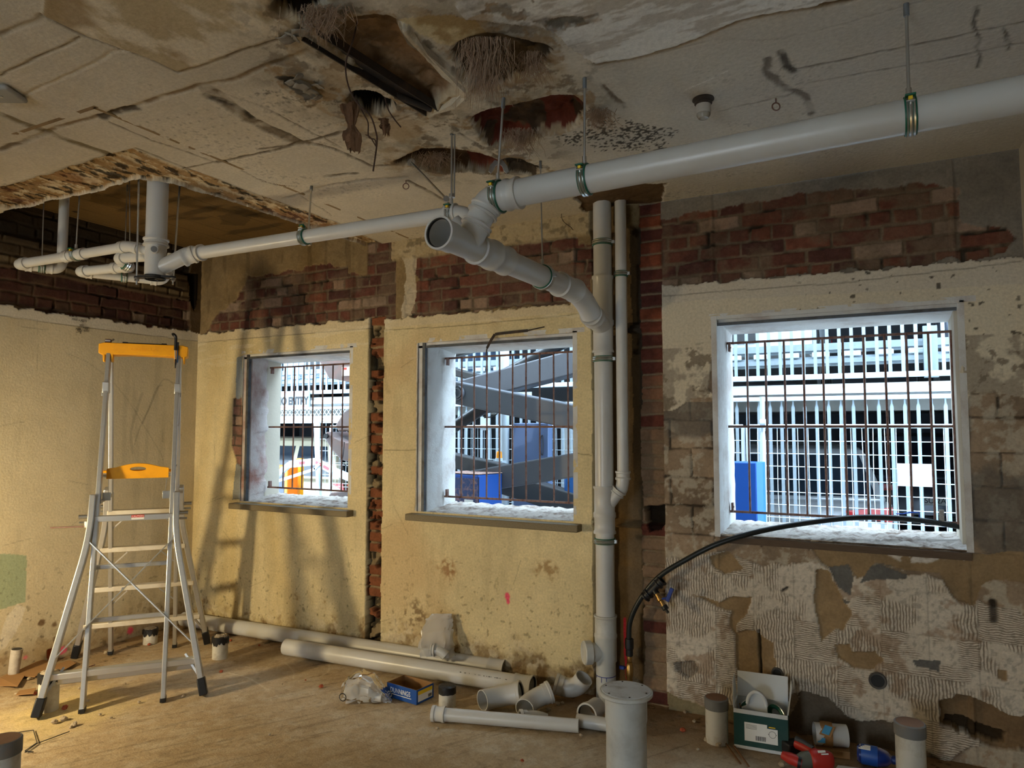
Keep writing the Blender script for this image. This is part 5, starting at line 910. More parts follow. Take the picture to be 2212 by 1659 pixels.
bm = BM(); box(bm, (w_/2+0.0006, 0, hb*0.42), (0.0006, d_*0.82, hb*0.55)); lb = obj('end_label', bm, PAPER, t, smooth=False); bm = BM(); box(bm, (w_/2+0.0012, 0, hb*0.74), (0.0006, d_*0.84, hb*0.26)); obj('yellow_strip', bm, YEL, lb, smooth=False)
bm = BM(); 
for k in range(9): box(bm, (w_/2+0.0014, d_*0.18+0.0035*k, hb*0.3), (0.0006, 0.0012+0.001*(k % 3 == 0), 0.018))
obj('barcode', bm, INK, lb, smooth=False)
for k in range(7): s_ = thing('screw', 'zinc screw lying loose inside the open blue box', 'screw', (ctr[0]+random.uniform(-0.02, 0.07)*ex[0], ctr[1]+random.uniform(-0.05, 0.05), 0.055+0.004*k), random.uniform(0, 6), 'screws in the blue box') if 0 else None
# clear bags
CLEAR = bpy.data.materials.new('clear_plastic_film'); CLEAR.use_nodes = True; n_ = CLEAR.node_tree.nodes; l_ = CLEAR.node_tree.links.new; tr = n_.new('ShaderNodeBsdfTransparent'); tr.inputs['Color'].default_value = (0.93, 0.93, 0.92, 1); gl = n_.new('ShaderNodeBsdfGlossy'); gl.inputs['Roughness'].default_value = 0.12; df = n_.new('ShaderNodeBsdfDiffuse'); df.inputs['Color'].default_value = (0.8, 0.79, 0.76, 1); m1 = n_.new('ShaderNodeMixShader'); m2 = n_.new('ShaderNodeMixShader'); fr = n_.new('ShaderNodeFresnel'); fr.inputs['IOR'].default_value = 1.22
m1.inputs['Fac'].default_value = 0.36; l_(tr.outputs[0], m1.inputs[1]); l_(df.outputs[0], m1.inputs[2]); l_(fr.outputs[0], m2.inputs['Fac']); l_(m1.outputs[0], m2.inputs[1]); l_(gl.outputs[0], m2.inputs[2]); l_(m2.outputs[0], n_['Material Output'].inputs['Surface'])
def film(bm, pts, seed, amp=0.012, nu=34, nv=20):
    """crumpled bag: rings of an outline blown up and creased"""
    rnd = random.Random(seed); R = []
    for i, (c, rx, ry) in enumerate(pts): R.append((V3(c), V3(rx), V3(ry)))
    rows = []
    for j in range(nv+1):
        s = j/nv*(len(R)-1); i = min(int(s), len(R)-2); f = s-i; f = f*f*(3-2*f); row = []
        for k in range(nu):
            a = 2*math.pi*k/nu; c = R[i][0].lerp(R[i+1][0], f); rx = R[i][1].lerp(R[i+1][1], f); ry = R[i][2].lerp(R[i+1][2], f); ca, sa = math.cos(a), math.sin(a); e = 0.7
            p = c+rx*math.copysign(abs(ca)**e, ca)+ry*math.copysign(abs(sa)**e, sa); q = (c-p); w = math.sin(k*1.9+j*0.7+seed)+math.sin(k*0.8-j*1.3+seed*2)+rnd.uniform(-0.8, 0.8)
            p = p+q.normalized()*(amp*w*0.5) if q.length > 1e-5 else p; row.append(bm.verts.new(p))
        rows.append(row)
    for A, B in zip(rows, rows[1:]):
        for k in range(nu): bm.faces.new((A[k], A[(k+1) % nu], B[(k+1) % nu], B[k]))
p = fz(788, 1512, 0); t = thing('plastic_bag', 'clear plastic bag lying on the floor left of the blue box', 'bag', (p[0], p[1], 0.0)); e = rgt; g_ = tow
bm = BM(); film(bm, [(-e*0.135+Vector((0, 0, 0.05)), g_*0.03, Vector((0, 0, 0.035))), (-e*0.10+Vector((0, 0, 0.065)), g_*0.075, Vector((0, 0, 0.062))), (-e*0.02+Vector((0, 0, 0.082)), g_*0.085, Vector((0, 0, 0.078))), (e*0.05+Vector((0, 0, 0.07)), g_*0.08, Vector((0, 0, 0.066))), (e*0.11+Vector((0, 0, 0.035)), g_*0.06, Vector((0, 0, 0.032))), (e*0.165+Vector((0, 0, 0.008)), g_*0.05, Vector((0, 0, 0.005)))], 3); obj('film', bm, CLEAR, t)
bm = BM(); lathe(bm, [(0.021, -0.002), (0.024, 0), (0.021, 0.002), (0.018, 0)], -e*0.112+g_*0.078+Vector((0, 0, 0.045)), g_-e*0.3, 20, closed=True); obj('recycling_mark', bm, INK, t)
t = thing('flush_fitting', 'white bent fitting and flange wrapped inside the clear floor bag', 'pipe fitting', (p[0], p[1], 0.008)); bm = BM(); sweep(bm, arc(-e*0.01+g_*0.02+Vector((0, 0, 0.06)), e*0.02+g_*0.03+Vector((0, 0, 0.065)), e*0.055+g_*0.045+Vector((0, 0, 0.03)), 8)+[e*0.11+g_*0.05+Vector((0, 0, 0.026))], [0.024]*9+[0.026], 18); obj('bend', bm, PVC, t); bm = BM(); lathe(bm, [(0.020, 0), (0.030, 0), (0.030, 0.016), (0.020, 0.016)], -e*0.045+g_*0.035+Vector((0, 0, 0.06)), g_-e*0.4, 24, closed=True); obj('flange', bm, PVCIN, t)
pb = HY(942, 1405, -0.145); t = thing('plastic_bag', 'clear plastic bag standing against the wall on the long pipes', 'bag', (pb[0], -0.15, 0.115))
bm = BM(); film(bm, [(Vector((0.01, 0.01, 0.002)), rgt*0.10, Vector((0, 0.05, 0))), (Vector((0.0, 0.01, 0.06)), rgt*0.105, Vector((0, 0.055, 0))), (Vector((-0.012, 0.04, 0.16)), rgt*0.095, Vector((0, 0.035, 0))), (Vector((-0.015, 0.065, 0.225)), rgt*0.085, Vector((0, 0.012, 0))), (Vector((0.0, 0.075, 0.26)), rgt*0.06, Vector((0, 0.006, 0)))], 8, 0.010); obj('film', bm, CLEAR, t)
t = thing('pipe_elbow', 'small white elbow inside the standing clear bag', 'pipe fitting', (pb[0]+0.03, -0.155, 0.147)); bm = BM(); sweep(bm, arc(Vector((-0.03, -0.01, 0.02)), Vector((0.01, 0, 0.02)), Vector((0.045, 0.01, -0.012)), 8), 0.032, 20); sleeve(bm, Vector((-0.045, -0.013, 0.02)), Vector((-0.022, -0.008, 0.02)), 0.032); obj('bend', bm, PVC, t)
t = thing('pipe_coupling', 'small white coupling inside the standing clear bag', 'pipe fitting', (pb[0]-0.055, -0.15, 0.142)); bm = BM(); sleeve(bm, (0, 0, -0.02), (0, 0, 0.035), 0.03); lathe(bm, [(0, 0.03), (0.03, 0.03)], (0, 0, 0), (0, 0, 1), 20); obj('sleeve', bm, PVC, t)
# green carton with clamps
a, b_ = fz(1586, 1614, 0), fz(1704, 1634, 0); ang = math.atan2(b_[1]-a[1], b_[0]-a[0]); w_ = float(np.linalg.norm((b_-a)[:2])); ex = np.array([math.cos(ang), math.sin(ang)]); ey = np.array([-math.sin(ang), math.cos(ang)]); d_ = 0.20; hb = 0.19; ctr = (a[:2]+b_[:2])/2+ey*d_/2
t = thing('clamp_carton', 'open dark green cardboard box of pipe clamps at the right wall', 'box', (ctr[0], ctr[1], 0.001), ang); GRB = mat('dark_green_print', (22, 66, 62), 0.65, var=0.1, dirt=(60, 80, 74), damt=0.4); WCARD = mat('white_card', (206, 210, 212), 0.8, var=0.04)
obj('carton', wall_box('c', (w_, d_, hb), 0, 0), [GRB, WCARD], t, smooth=False)
bm = BM(); box(bm, (0, -d_/2-0.001, hb*0.955), (w_*1.0, 0.001, hb*0.10)); obj('white_border', bm, WCARD, t, smooth=False); bm = BM(); box(bm, (0, -d_/2-0.001, hb*0.04), (w_, 0.001, hb*0.08)); obj('white_border', bm, WCARD, t, smooth=False)
bm = BM(); bar(bm, (0, d_/2-0.01, hb), (0, d_/2+0.03, hb+0.115), w_*0.98, 0.004, (0, 1, 0)); obj('back_flap', bm, WCARD, t, smooth=False)
for s in (-1, 1): bm = BM(); prism(bm, [(s*w_/2, -d_/2+0.01, hb), (s*w_/2, d_/2, hb), (s*(w_/2+0.012), d_/2+0.025, hb+0.10), (s*(w_/2+0.016), d_/2-0.03, hb+0.08)], (s*0.003, 0, 0)); obj('side_flap', bm, WCARD, t, smooth=False)
bm = BM(); bar(bm, (0, -d_/2, hb), (0, -d_/2-0.018, hb-0.012), w_*0.99, 0.003, (0, 1, 0)); obj('front_flap', bm, WCARD, t, smooth=False)
lx, lz = 0.0, hb*0.46; bm = BM(); prism(bm, [(-w_*0.30, -d_/2-0.0015, lz-0.045), (w_*0.31, -d_/2-0.0015, lz-0.045), (w_*0.31, -d_/2-0.0015, lz+0.028), (w_*0.12, -d_/2-0.0015, lz+0.028), (w_*0.12, -d_/2-0.0015, lz+0.045), (-w_*0.30, -d_/2-0.0015, lz+0.045)], (0, -0.0006, 0)); lb = obj('printed_label', bm, PAPER, t, smooth=False); lb['label'] = 'white printed label'
bm = BM()
for k in range(13): box(bm, (-0.022+0.0036*k, -d_/2-0.0026, lz-0.026), (0.0012+0.0012*(k % 3 == 0), 0.0006, 0.022))
obj('barcode', bm, INK, lb, smooth=False); bm = BM()
for k in range(4): box(bm, (-w_*0.17, -d_/2-0.0026, lz+0.034-0.006*k), (w_*0.2, 0.0006, 0.0012))
obj('small_print', bm, INK, lb, smooth=False)['kind'] = 'stuff'
bm = BM(); sweep(bm, [(w_*0.215+0.016*math.cos(2*math.pi*k/20), -d_/2-0.003, lz+0.002+0.016*math.sin(2*math.pi*k/20)) for k in range(20)], 0.0007, 6, closed=True); sweep(bm, [(w_*0.215-0.02, -d_/2-0.003, lz+0.002), (w_*0.215-0.015, -d_/2-0.003, lz+0.002)], 0.0009, 6); sweep(bm, [(w_*0.215+0.02, -d_/2-0.003, lz+0.002), (w_*0.215+0.015, -d_/2-0.003, lz+0.002)], 0.0009, 6); obj('ring_drawing', bm, INK, lb)
bm = BM(); box(bm, (w_*0.21, -d_/2-0.0026, lz+0.036), (w_*0.12, 0.0008, 0.005)); obj('yellow_print', bm, YEL, lb, smooth=False)
def in_box(p): return (ctr[0]+p[0]*ex[0]+p[1]*ey[0], ctr[1]+p[0]*ex[1]+p[1]*ey[1], p[2])
t = thing('spare_bracket', 'white moulded half-round bracket standing in the green box', 'bracket', in_box((-0.02, -0.03, 0.10)), ang); bm = BM(); pts = [(-0.075, -0.09), (-0.075, 0.072), (-0.055, 0.082), (-0.045, 0.10)]+[(0.0+0.05*math.cos(a), 0.10+0.065*math.sin(a)) for a in [math.pi-math.pi*k/10 for k in range(11)]]+[(0.05, -0.09)]
prism(bm, [(x, 0, z) for x, z in pts], (0, 0.022, 0)); obj('plate', bm, WCARD, t, bevel=0.004)
bm = BM(); sweep(bm, [(0.045*math.cos(a), -0.004, 0.10+0.062*math.sin(a)) for a in [math.pi-math.pi*k/12 for k in range(13)]], 0.009, 10); obj('rim', bm, WCARD, t)
for i, (q, rz_, r_, lb_) in enumerate((((-0.055, 0.045, 0.16), 0.3, 0.042, 'green-lined clamp at the back left inside the green box'), ((0.07, 0.03, 0.15), -0.8, 0.05, 'green-lined clamp leaning at the right inside the green box'), ((0.03, 0.055, 0.09), 0.9, 0.04, 'green-lined clamp lying deep at the back inside the green box'))):
    t = thing('spare_clamp', lb_, 'pipe clamp', in_box(q), ang+rz_); bm = BM(); sweep(bm, [(r_*math.cos(a), 0, r_*0.8*math.sin(a)-0.01) for a in [math.pi*1.15*k/16-0.2 for k in range(17)]], 0.012, 8); obj('rubber_liner', bm, GREEN, t); bm = BM(); sweep(bm, [((r_+0.012)*math.cos(a), 0, (r_+0.012)*0.8*math.sin(a)-0.01) for a in [math.pi*1.15*k/16-0.2 for k in range(17)]], 0.004, 8); obj('steel_band', bm, ZINC, t); bm = BM(); sweep(bm, [(-r_-0.01, -0.012, 0), (-r_-0.01, 0.016, 0.004)], 0.004, 8); obj('screw', bm, BRASS, t)
# white coupling in a brown card sleeve
p = fz(1795, 1625, 0.0); t = thing('boxed_coupling', 'thick white pipe coupling in a brown cardboard tray behind the drill', 'pipe fitting', (p[0], p[1], 0.0), 0.12); dx = Vector((0.93, 0.36, 0.0)).normalized()
bm = BM(); lathe(bm, [(0.047, -0.075), (0.052, -0.075), (0.052, 0.075), (0.047, 0.075)], (0, 0, 0.085), (1, 0.15, 0), 32, closed=True); lathe(bm, [(0, 0), (0.047, 0)], (0, 0, 0.085), (1, 0.15, 0), 24); obj('coupling', bm, PVC, t)
bm = BM(); box(bm, (0, 0, 0.018), (0.16, 0.11, 0.034)); obj('card_tray', bm, CARD, t, smooth=False, bevel=0.001)
bm = BM(); sweep(bm, [(-0.02, 0.056*math.sin(a), 0.085+0.056*math.cos(a)) for a in [-2.6+5.2*k/14 for k in range(15)]], 0.002, 6)
for v in bm.verts: v.co.x = -0.02+(v.co.x+0.02)*14
obj('card_band', bm, CARD, t); bm = BM(); bar(bm, (-0.005, -0.03, 0.14), (-0.03, -0.075, 0.105), 0.056, 0.002, (0, 0, 1)); cf = obj('card_flap', bm, CARD, t, smooth=False); bm = BM(); bar(bm, (-0.009, -0.036, 0.138), (-0.028, -0.07, 0.1115), 0.036, 0.003, (0, 0, 1)); lbb = obj('blue_label', bm, mat('sky_blue_print', (70, 150, 200), 0.6), cf, smooth=False)
bm = BM(); box(bm, (-0.045, -0.058, 0.075), (0.035, 0.002, 0.024)); obj('blue_label', bm, MATS['sky_blue_print'], t, smooth=False)
# cordless drill
RED = mat('red_plastic', (176, 44, 36), 0.45, var=0.08); DGREY = mat('dark_grey_rubber', (58, 62, 66), 0.6); p = fz(1765, 1668, 0.0); t = thing('cordless_drill', 'red and grey cordless power tool lying in front of the green box', 'drill', (p[0], p[1], 0.0), math.atan2(RT[1], RT[0])-0.15)
bm = BM(); sweep(bm, [(0.075, 0, 0.055), (0.06, 0, 0.056), (0.0, 0.0, 0.058), (-0.02, 0.0, 0.058), (-0.035, 0, 0.056)], [0.030, 0.043, 0.046, 0.043, 0.036], 20); obj('motor_housing', bm, RED, t, sub=1)
bm = BM(); sweep(bm, [(-0.03, 0, 0.056), (-0.06, -0.004, 0.052), (-0.085, -0.01, 0.048), (-0.095, -0.01, 0.046)], [0.037, 0.036, 0.028, 0.02], 18); obj('gearbox', bm, mat('olive_grey_plastic', (92, 94, 84), 0.55), t)
bm = BM(); sweep(bm, [(-0.07, -0.02, 0.045), (-0.12, 0.0, 0.055), (-0.15, 0.02, 0.06)], [0.026, 0.026, 0.017], 16); obj('side_handle', bm, RED, t); bm = BM(); sweep(bm, [(-0.072, -0.018, 0.046), (-0.085, -0.013, 0.048)], 0.030, 16); obj('handle_ring', bm, BLK, t)
bm = BM(); sweep(bm, [(0.02, 0.03, 0.06), (-0.02, 0.085, 0.068), (-0.055, 0.13, 0.07)], [0.024, 0.022, 0.026], 14); obj('grip', bm, RED, t); bm = BM(); sweep(bm, [(0.0, 0.055, 0.083), (-0.03, 0.095, 0.09), (-0.06, 0.128, 0.092)], [0.010, 0.012, 0.014], 10); obj('grip_rubber', bm, DGREY, t)
bm = BM(); box(bm, (-0.075, 0.15, 0.045), (0.085, 0.06, 0.055), Euler((0, 0, 0.5))); obj('battery', bm, BLK, t, bevel=0.008)
bm = BM(); prism(bm, [(0.0, -0.028, 0.0985), (0.035, -0.022, 0.1005), (0.035, -0.010, 0.1045), (0.0, -0.014, 0.1035)], (0, -0.001, 0.0015)); prism(bm, [(0.012, -0.035, 0.094), (0.045, -0.030, 0.0955), (0.045, -0.026, 0.098), (0.012, -0.030, 0.097)], (0, -0.001, 0.0015)); obj('white_decal', bm, PAPER, t)
# blue bottle
p = fz(1892, 1655, 0.0); t = thing('drink_bottle', 'small blue plastic bottle lying on its side by the right wall', 'bottle', (p[0], p[1], 0.045), math.atan2(RT[1], RT[0])-0.5); BOT = mat('blue_bottle', (24, 58, 150), 0.15, var=0.05, trans=0.35)
bm = BM(); lathe(bm, [(0, 0), (0.034, 0.002), (0.043, 0.012), (0.044, 0.05), (0.040, 0.062), (0.043, 0.075), (0.043, 0.10), (0.034, 0.13), (0.018, 0.145), (0.017, 0.16), (0, 0.16)], (-0.08, 0, 0), (1, 0, 0), 24); obj('body', bm, BOT, t); bm = BM(); lathe(bm, [(0.0445, 0.02), (0.0450, 0.024), (0.0450, 0.085), (0.0442, 0.09)], (-0.08, 0, 0), (1, 0, 0), 24); lb = obj('label_band', bm, mat('blue_label', (36, 84, 170), 0.4), t)
bm = BM()
for k in range(4): a = 0.9+0.16*k; box(bm, (-0.045+0.004*k, -0.046*math.cos(a), 0.046*math.sin(a)), (0.05-0.008*k, 0.001, 0.006), Euler((-a+math.pi/2+1.57, 0, 0)))
obj('label_print', bm, PAPER, lb, smooth=False)['kind'] = 'stuff'
bm = BM(); lathe(bm, [(0, 0.17), (0.019, 0.17), (0.019, 0.15), (0.017, 0.15)], (-0.08, 0, 0), (1, 0, 0), 20); obj('cap', bm, mat('blue_cap', (30, 50, 110), 0.4), t)
p = fz(1835, 1668, 0); bm = BM(); prism(bm, [(-0.07, -0.05, 0.002), (0.09, -0.05, 0.002), (0.06, 0.06, 0.003), (-0.05, 0.045, 0.002)], (0, 0, 0.0008)); o = tag(obj('paper_sheet', bm, PAPER, None, smooth=False), 'white printed paper sheet on the floor beside the red power tool', 'paper'); o.location = (p[0], p[1], 0)
for i, (q0, q1, lb_) in enumerate((((1562, 1598), (1600, 1650), 'thin brown stick on the floor left of the green box'), ((1585, 1610), (1618, 1656), 'thin brown stick nearest the green box front corner'))):
    a, b_ = fz(*q0, 0.006), fz(*q1, 0.006); bm = BM(); bar(bm, (0, 0, 0), V3(b_-a), 0.008, 0.005); o = tag(obj('wood_stick', bm, mat('brown_wood', (120, 84, 50), 0.8, stretch=(1, 1, 8)) if 'brown_wood' not in MATS else MATS['brown_wood']), lb_, 'stick'); o.location = a
# black hose with brass tap
hz = [(1358, 1385, -0.07), (1362, 1340, -0.07), (1385, 1292, -0.075), (1425, 1245, -0.08), (1480, 1210, -0.085), (1550, 1175, -0.08), (1640, 1148, -0.03), (1740, 1130, 0.06), (1850, 1118, 0.14), (1950, 1120, 0.20), (2040, 1132, 0.26), (2098, 1143, 0.30)]
HP = [V3(HY(x, y, d)) for x, y, d in hz]; t = thing('water_hose', 'thick black water pipe arching from the wall chase to the right window', 'hose', HP[0]); O = HP[0]; POLY = mat('black_poly_pipe', (26, 32, 34), 0.35, var=0.15)
bm = BM(); sweep(bm, [p-O for p in spline(HP, 8)], 0.0145, 14); obj('hose', bm, POLY, t)
vb = Vector((0.004, 0, -0.005)); bm = BM(); lathe(bm, [(0.016, 0.02), (0.024, 0.02), (0.025, 0.0), (0.025, -0.035), (0.021, -0.04), (0.021, -0.075), (0.016, -0.08)], vb, (0, 0, 1), 20); obj('compression_nut', bm, BLK, t)
bm = BM(); lathe(bm, [(0, -0.078), (0.013, -0.078), (0.016, -0.09), (0.013, -0.10), (0.017, -0.105), (0.014, -0.115), (0.018, -0.12), (0.018, -0.135), (0.021, -0.14), (0.021, -0.19), (0.017, -0.20), (0.017, -0.225), (0.013, -0.23), (0.013, -0.29), (0, -0.29)], vb, (0, 0, 1), 20); obj('brass_tail', bm, BRASS, t)
bm = BM(); box(bm, vb+Vector((-0.04, -0.015, -0.145)), (0.03, 0.02, 0.018)); sweep(bm, [vb+Vector((-0.015, 0, -0.145)), vb+Vector((-0.03, -0.01, -0.145))], 0.005, 8); obj('valve_handle', bm, mat('blue_handle', (26, 52, 130), 0.5), t, bevel=0.003)
tq = V3(HY(1412, 1272, -0.085))-O; dq = (V3(HY(1445, 1240, -0.085))-V3(HY(1385, 1300, -0.085))).normalized(); bm = BM(); sweep(bm, [tq-dq*0.05, tq+dq*0.05], 0.021, 18)
for s in (-1, 1): sleeve(bm, tq+dq*(0.055*s)-dq*0.018, tq+dq*(0.055*s)+dq*0.018, 0.019, 0.007)
sd = Vector((0.55, -0.3, -0.65)).normalized(); sweep(bm, [tq, tq+sd*0.035], 0.018, 14); obj('tee', bm, BLK, t)
bm = BM(); lathe(bm, [(0, 0.03), (0.014, 0.03), (0.014, 0.06), (0.018, 0.062), (0.018, 0.078), (0.012, 0.082), (0.012, 0.10), (0.015, 0.102), (0.015, 0.112), (0, 0.112)], tq, sd, 16); obj('tap_body', bm, BRASS, t)
bm = BM(); lathe(bm, [(0, 0.112), (0.018, 0.112), (0.018, 0.132), (0.008, 0.135), (0.008, 0.155), (0, 0.155)], tq, sd, 14); obj('hose_tail', bm, BLK, t)
bm = BM(); c = tq+sd*0.07; sweep(bm, [c, c+Vector((0.045, -0.02, 0.02))], 0.006, 8); bar(bm, c+Vector((0.045, -0.022, 0.0)), c+Vector((0.075, -0.022, 0.075)), 0.022, 0.010, (0, 1, 0)); obj('tap_lever', bm, MATS['blue_handle'], t, bevel=0.003)
# two conduit ends in the right-hand wall
for px, py, r_, lb_ in ((1679, 1454, 0.030, 'small dark pipe end sticking out of the wall near the crack'), (1896, 1470, 0.042, 'larger dark pipe end set in the wall right of the small one')):
    p = HY(px, py, -0.004); t = thing('wall_pipe_end', lb_, 'pipe end', (p[0], -0.002, p[2])); bm = BM(); lathe(bm, [(r_*0.74, 0.05), (r_*0.74, -0.012), (r_*0.92, -0.014), (r_, -0.008), (r_, 0.05)], (0, 0, 0), (0, 1, 0), 28, closed=True); obj('rim', bm, mat('grey_iron', (84, 82, 80), 0.7, 0.2, var=0.25, bump=0.3), t); bm = BM(); lathe(bm, [(0, -0.006), (r_*0.75, -0.006)], (0, 0, 0), (0, 1, 0), 24); obj('bore', bm, RUB, t)
# ------------------------------------------------------------------ card, rubble and litter on the floor
for i, (pts, lb_) in enumerate((([(0, 1484), (38, 1488), (52, 1466), (30, 1455), (0, 1470)], 'flattened brown cardboard sheet at the left edge of the floor'), ([(34, 1505), (72, 1505), (78, 1492), (42, 1495)], 'small pale cardboard offcut left of the taped upstand'), ([(80, 1455), (130, 1457), (165, 1437), (150, 1430), (118, 1440)], 'brown cardboard flap on the floor behind the ladder left leg'), ([(20, 1462), (75, 1466), (120, 1440), (90, 1430)], 'crumpled brown card lying against the left wall'))):
    P = [V3(fz(x, y, 0)) for x, y in pts]; o = sum(P, Vector())/len(P); bm = BM(); prism(bm, [p-o+Vector((0, 0, 0.004+0.012*random.random())) for p in P], (0, 0, 0.004)); b2 = tag(obj('cardboard_piece', bm, CARD, None, smooth=False), lb_, 'cardboard'); b2.location = o+Vector((0, 0, 0.002))
rnd = random.Random(5)
def rock(r, seed, m, name):
    rr_ = random.Random(seed); bm = BM(); bmesh.ops.create_icosphere(bm, subdivisions=2, radius=r)
    for v in bm.verts: v.co = Vector((v.co.x*rr_.uniform(0.7, 1.15), v.co.y*rr_.uniform(0.7, 1.15), v.co.z*rr_.uniform(0.5, 0.8)))
    return obj(name, bm, m, None, smooth=False)
src = [tag(rock(0.012, k, STONE, 'rubble_piece'), 'crumb of grey plaster rubble scattered on the dusty floor', 'rubble', 'plaster crumbs on the floor') for k in range(3)]+[tag(rock(0.012, 9+k, BRICKM, 'brick_chip'), 'chip of red brick scattered on the dusty floor', 'brick chip', 'brick chips on the floor') for k in range(2)]
spots = [(120, 1405, 2.0, 4), (172, 1488, 1.0, 0), (140, 1532, 1.6, 4), (137, 1556, 1.7, 1), (118, 1562, 1.6, 2), (160, 1568, 1.4, 0), (216, 1545, 0.8, 1), (240, 1552, 0.7, 0), (300, 1518, 0.9, 1), (396, 1505, 1.2, 2), (440, 1494, 1.3, 0), (478, 1452, 1.0, 3), (498, 1385, 1.0, 3), (424, 1401, 0.9, 3), (694, 1485, 1.3, 3), (582, 1588, 0.7, 0), (153, 1572, 0.8, 2), (230, 1412, 1.6, 0), (322, 1394, 1.1, 3), (312, 1445, 0.9, 1), (75, 1500, 1.2, 4), (35, 1380+120, 0.9, 0), (1195, 1488, 1.6, 1), (1205, 1522, 1.4, 2), (1185, 1535, 1.3, 0), (1215, 1520, 1.0, 1), (1128, 1645, 0.8, 3), (1480, 1540, 1.0, 1), (1500, 1560, 0.9, 0), (1525, 1600, 1.1, 2), (1552, 1612, 1.3, 0), (1508, 1620, 0.8, 1), (1255, 1590, 1.0, 2), (945, 1575, 0.9, 0), (560, 1395, 0.8, 3), (475, 1450, 0.7, 0), (610, 1478, 0.5, 1), (660, 1470, 0.5, 3), (800, 1640, 0.5, 0), (1690, 1655, 1.6, 1), (62, 1468, 1.1, 1), (190, 1515, 0.8, 0), (270, 1478, 0.7, 1), (350, 1480, 0.7, 3), (1475, 1580, 1.4, 4)]
for i, (px, py, s, k) in enumerate(spots):
    o = src[k] if (i == [q[3] for q in spots].index(k)) else src[k].copy()
    if o is not src[k]: COL.objects.link(o)
    p = fz(px, py, 0); o.location = (p[0], p[1], 0.006*s); o.scale = (s, s, s); o.rotation_euler = (rnd.uniform(0, 0.5), 0, rnd.uniform(0, 6.28))
P = [V3(fz(x, y, 0.004)) for x, y in ((40, 1582), (72, 1577), (76, 1590), (80, 1604), (54, 1622), (72, 1624), (54, 1625), (80, 1606), (150, 1580))]; bm = BM(); o = P[0].copy(); sweep(bm, [p-o for p in P], 0.0022, 6); b2 = tag(obj('packing_strap', bm, BLK), 'black bent packing strap lying on the floor at the bottom left', 'strap'); b2.location = o
P = [V3(fz(x, y, 0.01)) for x, y in ((78, 1454), (150, 1455), (205, 1436))]; bm = BM(); o = P[0].copy(); sweep(bm, [p-o for p in P], 0.004, 6); b2 = tag(obj('steel_rod', bm, RUST), 'thin dark rod on the floor behind the ladder left leg', 'rod'); b2.location = o
# ------------------------------------------------------------------ things hanging from the ceiling
for px, py, lb_ in ((1676, 222, 'rusty ring hook in the ceiling right of the lamp holder'), (877, 398, 'rusty ring hook in the ceiling above the long thin pipe')):
    p = HZ(px, py-8, HC); t = thing('ceiling_hook', lb_, 'hook', (p[0], p[1], HC)); bm = BM(); r_ = 0.016; sweep(bm, [Vector(RT)*(r_*math.sin(a))+Vector((0, 0, -0.03-r_*0+r_*math.cos(a)-0.002)) for a in [2*math.pi*k/18 for k in range(19)]], 0.0028, 8); obj('ring', bm, RUST, t); bm = BM(); sweep(bm, [(0, 0, 0.01), (0, 0, -0.016)], 0.0028, 8); obj('shank', bm, RUST, t)
p = HZ(1519, 214, HC); t = thing('ceiling_lamp', 'small glass bulb in a dark ceiling hole right of centre', 'lamp', (p[0], p[1], HC)); bm = BM(); lathe(bm, [(0, 0.004), (0.042, 0.003), (0.044, -0.004), (0.034, -0.012), (0.036, -0.02), (0.03, -0.026), (0, -0.026)], (0, 0, 0), (0, 0, 1), 28); obj('holder', bm, mat('dark_bakelite', (52, 44, 38), 0.6, bump=0.3), t); bm = BM(); lathe(bm, [(0.030, -0.026), (0.031, -0.05), (0.028, -0.062)], (0, 0, 0), (0, 0, 1), 24); obj('collar', bm, mat('old_ceramic', (176, 168, 156), 0.5), t); bm = BM(); lathe(bm, [(0.027, -0.06), (0.028, -0.068), (0.02, -0.082), (0, -0.088)], (0, 0, 0), (0, 0, 1), 24); obj('bulb', bm, mat('bulb_glass', (196, 190, 176), 0.15, trans=0.4), t)
WIRE = mat('rusty_wire', (64, 44, 34), 0.7, 0.2, var=0.3)
def hang(lb_, lines, rad, m, name, cat, z0=HC+0.02, deps=None):
    o = V3(HZ(*lines[0][0], z0)); t = thing(name, lb_, cat, o)
    for pts in lines:
        a = HZ(*pts[0], z0); dp = float((a-CAM)@FWD); bm = BM(); sweep(bm, [p-o for p in spline([V3(AT(x, y, dp-0.0*i)) for i, (x, y) in enumerate(pts)], 5)], rad, 7); obj('strand', bm, m, t)
    return t
hang('tangle of thin rusty wires hanging from the big ceiling hole', [[(772, 45), (763, 85), (748, 130), (748, 165), (758, 200), (776, 228), (800, 250), (812, 285), (814, 310), (806, 370)], [(770, 215), (785, 245), (795, 265), (796, 295), (810, 302), (812, 315)], [(767, 282), (788, 290), (800, 297), (812, 316)], [(830, 205), (838, 235), (850, 255), (866, 275)]], 0.0028, WIRE, 'hanging_wire', 'wire')
RAG = mat('brown_sacking', (112, 82, 58), 0.95, var=0.3, vscale=20, bump=0.6, bscale=40, dirt=(74, 52, 36), damt=0.8)
